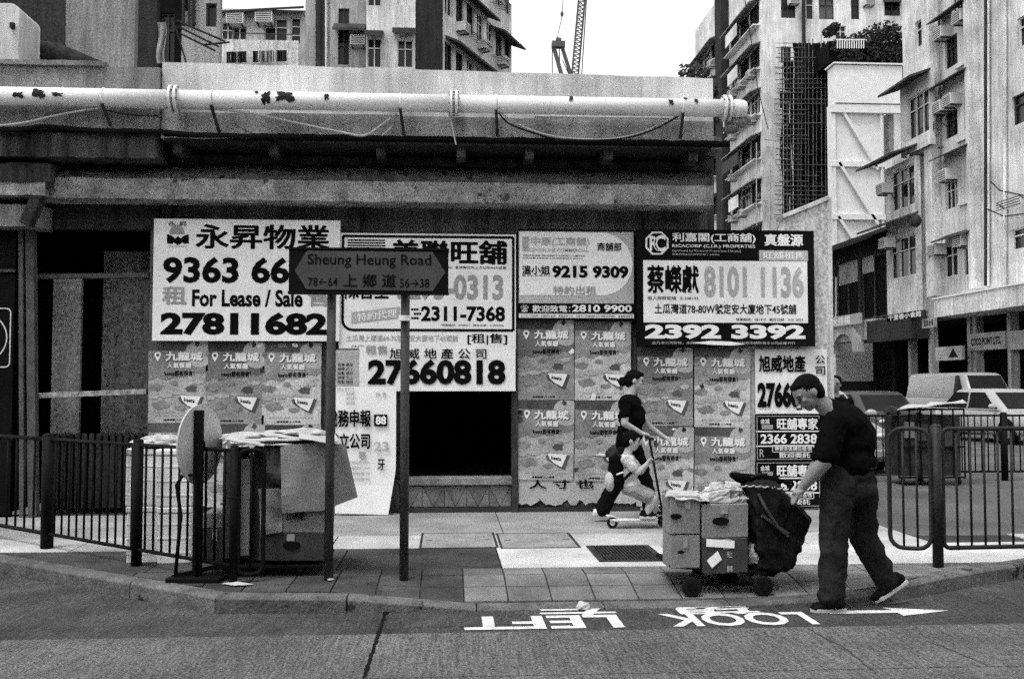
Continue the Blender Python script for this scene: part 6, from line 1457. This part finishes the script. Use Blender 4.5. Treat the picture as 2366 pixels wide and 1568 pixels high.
tro = [('e', P_(1960, 1096, YM), (.185, .18, .10)), ('e', P_(1966, 1130, YM), (.195, .19, .12)), (P_(1935, 1110, nY), .125, P_(1927, 1245, nY), .098), (P_(1927, 1245, nY), .098, P_(1921, 1374, nY-.01), .092), (P_(1984, 1115, fY), .13, P_(1996, 1240, fY), .10), (P_(1996, 1240, fY), .10, P_(2046, 1336, fY), .088), ('e', P_(1921, 1372, nY-.01), (.10, .085, .035))]
flesh('trousers', tro, m_trs, man, .010, 12, .012, 7)
MB().tube([P_(1962+.52*0, 1082, YM)+Vector((math.cos(a)*.176, math.sin(a)*.165, .02*math.cos(a))) for a in [2*math.pi*k/32 for k in range(32)]], .014, 6, True).build('belt', m_shoe, man)
h0 = P_(1953, 1400, nY); h0.z = RZ; t0 = P_(1872, 1404, nY); t0.z = RZ; shoe(man, h0+Vector((0, 0, .004)), t0+Vector((0, 0, .004)), .105, m_shoe, m_sole)
t1 = P_(2018, 1404, fY); t1.z = RZ+.01; h1 = P_(2096, 1343, fY); shoe(man, h1, t1, .105, m_shoe, m_sole, up=(-.6, 0, .5))
MB().add([hc+hf*.118+hu*-.045+hl*s*.05 for s in (-1, 1)]+[hc+hf*.128+hu*-.06+hl*s*.04 for s in (-1, 1)], [(0,1,3,2)]).build('mouth', m_mask, man)
# ------------------------------------------------------------------ his trolley
YK = 7.18; gz = pz(1.9, 7.3)
ct = thing('hand_trolley', 'low hand trolley with small black wheels and long handle pushed by the stooping person', 'trolley', (W(1650, 1350, YK).x, YK+.2, gz))
d0_, d1_ = P_(1548, 1312, YK+.02), P_(1772, 1328, YK+.02); dd = d1_-d0_
MB().add([d0_, d1_, d1_+Vector((0, .5, 0)), d0_+Vector((0, .5, 0)), d0_+Vector((0, 0, .025)), d1_+Vector((0, 0, .025)), d1_+Vector((0, .5, .025)), d0_+Vector((0, .5, .025))], [(0,3,2,1),(4,5,6,7),(0,1,5,4),(1,2,6,5),(2,3,7,6),(3,0,4,7)]).build('deck', m_dark, ct, bevel=.005)
for (px, yy) in ((1598, YK+.02), (1763, YK+.02), (1618, YK+.46), (1742, YK+.46), (1682, YK+.25)):
    x = P_(px, 1350, yy).x; r = .072; z = pz(x, yy)+r
    w = MB().cyl((x, yy-.022, z), (x, yy+.022, z), r, n=24).build('wheel', m_rub, ct, bevel=.008); MB().cyl((x, yy-.028, z), (x, yy-.0225, z), r*.45, n=14).build('hub', m_steel, w)
    zd = d0_.z+(d1_.z-d0_.z)*(x-d0_.x)/(d1_.x-d0_.x); MB().bar((x, yy+.03, z), (x+.03, yy+.03, zd), .022).build('axle_strut', m_steel, w)
MB().bar((P_(1598, 1350, YK).x, YK+.06, pz(1.7, 7.2)+.08), (P_(1763, 1350, YK).x, YK+.06, pz(2.2, 7.2)+.08), .018).build('axle_bar', m_steel, ct)
hb = [P_(1768, 1322, YK+.05), P_(1795, 1250, YK+.02), P_(1822, 1185, YK-.05), P_(1838, 1149, YM-.08)]; ht = [p.copy() for p in hb]
for p in ht: p.y += .40
ht[-1] = P_(1840, 1149, YM+.30)
MB().tube(hb+list(reversed(ht)), .014, 8).build('handle', m_steel, ct, smooth=True)
MB().bar(P_(1760, 1190, YK-.02), P_(1822, 1232, YK-.02), .02).build('lashing_hook', m_post, ct)
CG2 = 'cartons on the hand trolley'
def cbox(px0, px1, py0, py1, Y, dep, mat, lb, hole=None, rot=0.0): return carton('cardboard_box', px0, px1, py0, py1, Y, dep, mat, lb, rot, hole, CG2, amp=.011)
cbox(1549, 1617, 1236, 1312, YK+.01, .24, m_card, 'plain lower carton at the front of the hand trolley', (1571, 1274, .5), .03)
cbox(1546, 1618, 1146, 1235, YK+.01, .24, m_card, 'plain upper carton with hand hole at the front of the hand trolley', (1560, 1192, .8), .02)
t, r = cbox(1623, 1728, 1242, 1324, YK, .38, m_cardd, 'lower carton with white labels in the middle of the hand trolley')
wt_ = [W(x, y, YK-.016) for x, y in ((1632, 1244), (1697, 1248), (1697, 1266), (1632, 1262))]; MB().add(wt_, [(0,1,2,3)]).build('paper_label', m_paperw, t)
wt_ = [W(x, y, YK-.016) for x, y in ((1658, 1272), (1668, 1292), (1645, 1312), (1633, 1294))]; MB().add(wt_, [(0,1,2,3)]).build('paper_label', m_paperw, t)
wtext(t, '向上', (1680, 1272), (1692, 1288), YK-.017, m_inkl, .02); wtext(t, '鮮果', (1680, 1306), (1693, 1320), YK-.017, m_inkl, .02)
cbox(1622, 1730, 1164, 1241, YK, .38, m_card, 'upper carton with dark hand hole in the middle of the hand trolley', (1664, 1203, 1.15))
# flaps, wrap and bags on top
m_flap = m_cardl
def top_sheet(pts, dy, lb, mat): 
    C = [W(p[0], p[1], YK+d_) for p, d_ in zip(pts, dy)]; B = MB().grid(lambda u, v: (C[0]*(1-u)+C[1]*u)*(1-v)+(C[3]*(1-u)+C[2]*u)*v+Vector((0, 0, .02*mnoise.noise(Vector((u*3, v*3, pts[0][0]))))), 10, 6); tag(B.build('packing_sheet', mat, None, solid=.006), lb, 'packing sheet', 'packing sheets on the hand trolley')
top_sheet(((1536, 1148), (1622, 1152), (1612, 1133), (1545, 1131)), (.0, 0, .4, .4), 'white packing sheet over the front upper carton', m_wrapw)
top_sheet(((1560, 1152), (1640, 1158), (1630, 1140), (1570, 1138)), (-.02, -.02, .2, .2), 'torn packing sheet hanging over the front cartons', m_wrap)
crumple(W(1672, 1148, YK+.2), (.19, .17, .10), m_wrapw, 'plastic_sack', 'bulging pale plastic sack on top of the hand trolley cartons', 'plastic bag', 12, 20)
crumple(W(1742, 1282, YK+.1), (.07, .07, .09), m_wrapw, 'plastic_bag', 'small pale plastic bag squeezed behind the labelled carton', 'plastic bag', 21, 12)
m_tarp = M('black_bin_liner', .010, rough=.6, var=.3, scale=8, grain=.3, spec=.08, bump=.6, bscale=14)
sack = thing('black_sack', 'black plastic sack slumped against the trolley handle', 'plastic bag', W(1800, 1330, YK+.2))
def slab_flesh(name, outline, Y0, Y1, mat, parent, vox=.011, it=10, fold=.02, ff=7):
    """a bulky soft thing from its outline: extruded, remeshed, slackened and creased"""
    c = W(sum(p[0] for p in outline)/len(outline), sum(p[1] for p in outline)/len(outline), Y0); n = len(outline); B = MB()
    for (Y, k) in ((Y0, .86), (Y0+(Y1-Y0)*.25, 1), (Y0+(Y1-Y0)*.75, 1), (Y1, .86)):
        for x, y in outline: p = W(x, y, Y0); B.v.append(Vector((c.x+(p.x-c.x)*k, Y, c.z+(p.z-c.z)*k)))
    B.f = [tuple(range(n)), tuple(range(3*n, 4*n))] + [(j*n+i, j*n+(i+1) % n, (j+1)*n+(i+1) % n, (j+1)*n+i) for j in range(3) for i in range(n)]
    ob = B.build(name, mat, parent); md = ob.modifiers.new('r', 'REMESH'); md.mode = 'VOXEL'; md.voxel_size = vox; s_ = ob.modifiers.new('s', 'SMOOTH'); s_.factor = .5; s_.iterations = it
    dg = bpy.context.evaluated_depsgraph_get(); me = bpy.data.meshes.new_from_object(ob.evaluated_get(dg)); ob.modifiers.clear(); ob.data = me; me.name = name
    N = [v.normal.copy() for v in me.vertices]
    for v, nn in zip(me.vertices, N):
        q = Vector((v.co.x*ff*1.3+v.co.z*ff*.7, v.co.y*ff, v.co.z*ff*.6)); v.co += nn*fold*(.6-abs(mnoise.noise(q))*2.6-abs(mnoise.noise(q*2.3))*1.0)
    me.polygons.foreach_set('use_smooth', [True]*len(me.polygons)); return ob
slab_flesh('sack_body', [(1737, 1118), (1770, 1108), (1812, 1120), (1850, 1165), (1886, 1196), (1868, 1262), (1836, 1326), (1790, 1338), (1748, 1330), (1740, 1230)], YK-.0, YK+.4, m_tarp, sack)
MB().tube([P_(1752, 1140, YK+.0), P_(1770, 1175, YK-.04), P_(1800, 1220, YK-.03), P_(1822, 1238, YK-.02)], .012, 6).build('strap', m_post, sack)
um = thing('folded_umbrella', 'folded black umbrella lying across the top of the hand trolley load', 'umbrella', W(1740, 1105, YK+.2))
MB().tube([P_(1688, 1096, YK+.15), P_(1705, 1103, YK+.15), P_(1745, 1108, YK+.15), P_(1790, 1108, YK+.15), P_(1810, 1112, YK+.15)], [.018, .036, .042, .03, .012], 10).build('canopy', m_tee, um)
MB().cyl(P_(1808, 1112, YK+.15), P_(1832, 1114, YK+.15), .012, n=8).build('handle', m_dark, um)
MB().tube([P_(1735, 1104, YK+.1), P_(1752, 1098, YK+.12), P_(1772, 1095, YK+.15)], [.012, .018, .010], 8).build('loose_fold', m_tarp, um)
Q = []; 
for k in range(40): Q.append(P_(1612+210*k/39, 1138-12*math.sin(k/39*3.1)-6*k/39, YK+.02)+Vector((0, .006*math.sin(k*2.1), .006*math.cos(k*2.1))))
tag(MB().tube(Q, .006, 6).build('lashing_rope', m_inkl, None), 'twisted pale rope lashed over the hand trolley load', 'rope')
# ------------------------------------------------------------------ the woman behind the scooter
YV = 10.72
wom = thing('person', 'walking person in black tee with hair in a bun reaching to the scooter', 'person', (W(1455, 1200, YV).x, YV, 0))
hf = Vector((.97, -.18, -.16)).normalized(); hl = LAT-hf*LAT.dot(hf); hl.normalize(); hu = hf.cross(hl); hu = hu if hu.z > 0 else -hu
hc = P_(1467, 879, YV); caps = []; head(caps, hc, .22, hf, hu, hl); caps += [(P_(1464, 888, YV), .048, P_(1456, 918, YV), .055)]
ns, fs = P_(1446, 930, YV-.15), P_(1462, 930, YV+.15); ne, nw_ = P_(1443, 978, YV-.19), P_(1482, 1000, YV-.15); fe, fw = P_(1500, 985, YV+.19), P_(1533, 1008, YV+.12)
for (s_, e_, w_) in ((ns, ne, nw_), (fs, fe, fw)): caps += [(s_, .046, e_, .038), (e_, .038, w_, .025)]
hand(caps, nw_, Vector((.9, 0, -.25)), (0, 1, 0), (.2, 0, -1), .92, -1); hand(caps, fw, Vector((.85, 0, -.5)), (0, 1, 0), (.1, -.2, -1), .92, 1)
caps += [('e', P_(1454, 945, YV), (.10, .14, .14)), ('e', P_(1455, 990, YV), (.10, .12, .15)), ('e', P_(1455, 1030, YV), (.12, .14, .11))]
lg = ((P_(1448, 1040, YV-.08), P_(1425, 1110, YV-.08), P_(1392, 1176, YV-.08)), (P_(1465, 1040, YV+.08), P_(1490, 1110, YV+.08), P_(1505, 1182, YV+.08)))
for a, k, an in lg: caps += [(a, .075, k, .05), (k, .05, an, .034)]
flesh('body', caps, m_skin2, wom, .0085, 4); eyes(wom, hc, .22, hf, hl, hu)
Qh = Matrix((hf, hl, hu)).transposed().to_quaternion()
flesh('hair', [('e', hc+hu*.030-hf*.016, (.099, .080, .089), Qh), ('e', hc-hf*.052-hu*.015, (.056, .073, .074), Qh), ('e', hc-hf*.125-hu*.03, (.055, .055, .05), Qh), (hc-hf*.06-hu*.02, .04, hc-hf*.12-hu*.03, .045), ('e', hc+hu*.075+hf*.04, (.05, .06, .025), Qh)], m_hair, wom, .007, 3, .004, 60)
flesh('tee_shirt', [('e', P_(1455, 934, YV), (.125, .165, .115)), ('e', P_(1460, 965, YV), (.155, .17, .13)), ('e', P_(1455, 1000, YV), (.145, .16, .12)), (P_(1450, 1015, YV-.03), .13, P_(1450, 1028, YV+.03), .13), (ns, .064, ns+(ne-ns)*.55, .062), (fs, .064, fs+(fe-fs)*.45, .06)], m_tee, wom, .010, 8, .010, 9)
flesh('trousers', [('e', P_(1455, 1035, YV), (.145, .16, .10))]+[c for a, k, an in lg for c in ((a, .098, k, .082), (k, .082, an, .085))], m_trb, wom, .011, 8, .014, 8)
h0 = P_(1368, 1190, YV-.08); h0.z = .07; t0 = P_(1408, 1198, YV-.08); t0.z = .005; shoe(wom, h0, t0, .095, m_shw, m_sole, up=(.3, 0, .9), h=.075)
h0 = P_(1490, 1190, YV+.08); h0.z = .004; t0 = h0+Vector((.24, 0, 0)); shoe(wom, h0, t0, .095, m_shw, m_sole, h=.075)
# ------------------------------------------------------------------ the child on the scooter
YC_ = 10.12
kid = thing('person', 'small child in pale tee with dark backpack riding the scooter', 'person', (W(1460, 1200, YC_).x, YC_, 0))
hf = Vector((.95, -.15, -.2)).normalized(); hl = LAT-hf*LAT.dot(hf); hl.normalize(); hu = hf.cross(hl); hu = hu if hu.z > 0 else -hu
hc = P_(1459, 1018, YC_); caps = []; head(caps, hc, .20, hf, hu, hl); caps += [(P_(1454, 1032, YC_), .040, P_(1449, 1052, YC_), .046)]
ns, fs = P_(1445, 1060, YC_-.11), P_(1456, 1060, YC_+.11); ne, nw_ = P_(1472, 1092, YC_-.13), P_(1494, 1072, YC_-.1); fe, fw = P_(1480, 1090, YC_+.13), P_(1500, 1066, YC_+.1)
for (s_, e_, w_) in ((ns, ne, nw_), (fs, fe, fw)): caps += [(s_, .036, e_, .031), (e_, .031, w_, .022)]
hand(caps, nw_, Vector((.5, .2, .85)), (0, 1, 0), (.8, 0, -.3), .72, -1); hand(caps, fw, Vector((.5, -.2, .85)), (0, 1, 0), (.8, 0, -.3), .72, 1)
caps += [('e', P_(1446, 1068, YC_), (.075, .10, .10)), ('e', P_(1452, 1100, YC_), (.08, .10, .11)), ('e', P_(1455, 1125, YC_), (.09, .11, .08))]
lg = ((P_(1460, 1130, YC_-.06), P_(1508, 1152, YC_-.07), P_(1490, 1196, YC_-.07)), (P_(1465, 1130, YC_+.06), P_(1512, 1150, YC_+.07), P_(1512, 1196, YC_+.08)))
for a, k, an in lg: caps += [(a, .062, k, .047), (k, .046, k+(an-k)*.4, .044), (k+(an-k)*.4, .044, an, .028)]
flesh('body', caps, m_skin2, kid, .0075, 4); eyes(kid, hc, .20, hf, hl, hu)
Qh = Matrix((hf, hl, hu)).transposed().to_quaternion()
flesh('hair', [('e', hc+hu*.028-hf*.014, (.091, .074, .082), Qh), ('e', hc-hf*.046-hu*.016, (.052, .068, .068), Qh), ('e', hc+hu*.07+hf*.03, (.046, .055, .022), Qh)], m_hair, kid, .007, 3, .005, 60)
flesh('tee_shirt', [('e', P_(1448, 1064, YC_), (.085, .115, .075)), ('e', P_(1452, 1090, YC_), (.098, .118, .11)), ('e', P_(1456, 1118, YC_), (.105, .122, .08)), (ns, .052, ns+(ne-ns)*.6, .052), (fs, .052, fs+(fe-fs)*.6, .05)], m_kid, kid, .008, 4, .006, 13)
flesh('shorts', [('e', P_(1456, 1128, YC_), (.11, .125, .07))]+[(a, .078, a+(k-a)*.75, .072) for a, k, an in lg], m_kids, kid, .009, 4, .006, 13)
for (x, yy, m_) in ((1478, YC_-.07, m_shoe), (1500, YC_+.08, m_shoe)):
    h0 = P_(x, 1200, yy); h0.z = .105; shoe(kid, h0, h0+Vector((.185, 0, 0)), .078, m_, m_sole, h=.068)
# backpack worn by the child
bp = thing('backpack', 'dark school backpack with pale round patch on the child', 'backpack', P_(1425, 1130, YC_))
flesh('pack', [('e', P_(1424, 1085, YC_), (.085, .115, .14)), ('e', P_(1424, 1110, YC_), (.09, .12, .12)), ('e', P_(1420, 1062, YC_), (.06, .10, .06))], m_tee, bp, .009, 3, .006, 14)
MB().tube([P_(1430, 1058, YC_-.10), P_(1446, 1050, YC_-.115), P_(1462, 1066, YC_-.125), P_(1458, 1092, YC_-.125), P_(1440, 1108, YC_-.115)], .016, 8).build('strap', m_tee, bp)
MB().ball(P_(1409, 1112, YC_-.03), (.055, .09, .10), 14, 9).build('front_pocket', m_inkl, bp, smooth=True)
MB().bar(P_(1424, 1096, YC_-.118), P_(1440, 1090, YC_-.122), .012).build('zip_tab', m_paperw, bp)
cap = crumple(P_(1414, 1048, YC_+.05), (.07, .09, .06), m_cl1, 'sun_hat', 'dark and white sun hat hanging behind the child shoulders', 'hat', 6, 10)
# scooter
sc_ = thing('kick_scooter', 'small kick scooter with pale deck and upright stem', 'scooter', (W(1465, 1215, YC_).x, YC_, 0))
x0, x1 = P_(1408, 1205, YC_).x, P_(1520, 1205, YC_).x
MB().prism([(x0+.06, -.065), (x1-.05, -.065), (x1, -.03), (x1, .03), (x1-.05, .065), (x0+.06, .065), (x0, .03), (x0, -.03)], .072, .098, 'z', Matrix.Translation((0, YC_, 0))).build('deck', m_shw, sc_, bevel=.01)
MB().grid(lambda u, v: (x0-.03+.14*u, YC_-.05+.1*v, .125-.05*u**2+.01*math.sin(3*u)), 6, 2).build('rear_fender', m_shw, sc_, solid=.008)
for (x, yy, r) in ((x0+.03, YC_, .055), (x1+.07, YC_-.06, .06), (x1+.07, YC_+.06, .06)):
    w = MB().cyl((x, yy-.018, r), (x, yy+.018, r), r, n=20).build('wheel', m_rub, sc_, bevel=.006); MB().cyl((x, yy-.021, r), (x, yy+.021, r), r*.5, n=12).build('rim', m_shw, w)
hb0 = P_(1500, 1012, YC_); MB().tube([(x1-.02, YC_, .085), (x1+.05, YC_, .12), (x1+.04, YC_, .2), hb0], .012, 8).build('stem', m_steel, sc_, smooth=True)
MB().cyl(hb0+Vector((0, -.17, 0)), hb0+Vector((0, .17, 0)), .015, n=10).build('handlebar', m_rub, sc_)
MB().bar((x1+.07, YC_-.07, .06), (x1+.07, YC_+.07, .06), .02).build('axle', m_steel, sc_)
# ------------------------------------------------------------------ passer-by beyond the end wall
YQ = 13.2
pas = thing('person', 'passer by in a dark top half hidden behind the end wall', 'person', (W(1932, 1000, YQ).x, YQ, RZ))
hc = P_(1930, 888, YQ); hf = Vector((-.4, -.9, -.05)).normalized(); hl = Vector((hf.y, -hf.x, 0)).normalized(); hu = Vector((0, 0, 1)); caps = []; head(caps, hc, .22, hf, hu, hl); cx_ = hc.x
caps += [((cx_, YQ, 1.36), .05, (cx_, YQ, 1.28), .06), ('e', (cx_, YQ, 1.15), (.16, .11, .16)), ('e', (cx_, YQ, .9), (.14, .11, .18)), ('e', (cx_, YQ, .75), (.16, .12, .12)), ((cx_-.09, YQ, .72), .08, (cx_-.09, YQ, .3), .055), ((cx_-.09, YQ, .3), .055, (cx_-.09, YQ, RZ+.06), .04), ((cx_+.09, YQ, .72), .08, (cx_+.09, YQ, .3), .055), ((cx_+.09, YQ, .3), .055, (cx_+.09, YQ, RZ+.06), .04)]
for s in (-1, 1): 
    caps += [((cx_+s*.19, YQ, 1.22), .045, (cx_+s*.23, YQ, .95), .038), ((cx_+s*.23, YQ, .95), .038, (cx_+s*.22, YQ-.08, .72), .026)]; hand(caps, (cx_+s*.22, YQ-.08, .72), (0, -.1, -1), (0, 1, 0), (-s, 0, 0), .9, 1)
flesh('body', caps, m_skin, pas, .011, 4); eyes(pas, hc, .22, hf, hl, hu)
flesh('hair', [('e', hc+hu*.04-hf*.02, (.09, .09, .09)), ('e', hc-hf*.05, (.08, .08, .08))], m_hair, pas, .009, 3, .004, 50)
flesh('tee_shirt', [('e', (cx_, YQ, 1.18), (.19, .13, .13)), ('e', (cx_, YQ, 1.0), (.17, .13, .2)), ('e', (cx_, YQ, .85), (.17, .14, .12))]+[((cx_+s*.19, YQ, 1.22), .062, (cx_+s*.22, YQ, 1.05), .06) for s in (-1, 1)], m_tee, pas, .012, 4, .006, 10)
flesh('trousers', [('e', (cx_, YQ, .75), (.18, .14, .1))]+[((cx_+s*.09, YQ, .7), .095, (cx_+s*.09, YQ, RZ+.1), .075) for s in (-1, 1)], m_trs, pas, .013, 4, .008, 9)
for s in (-1, 1): shoe(pas, (cx_+s*.09, YQ+.08, RZ+.004), (cx_+s*.09, YQ-.17, RZ+.004), .095, m_shoe, m_sole, h=.075)
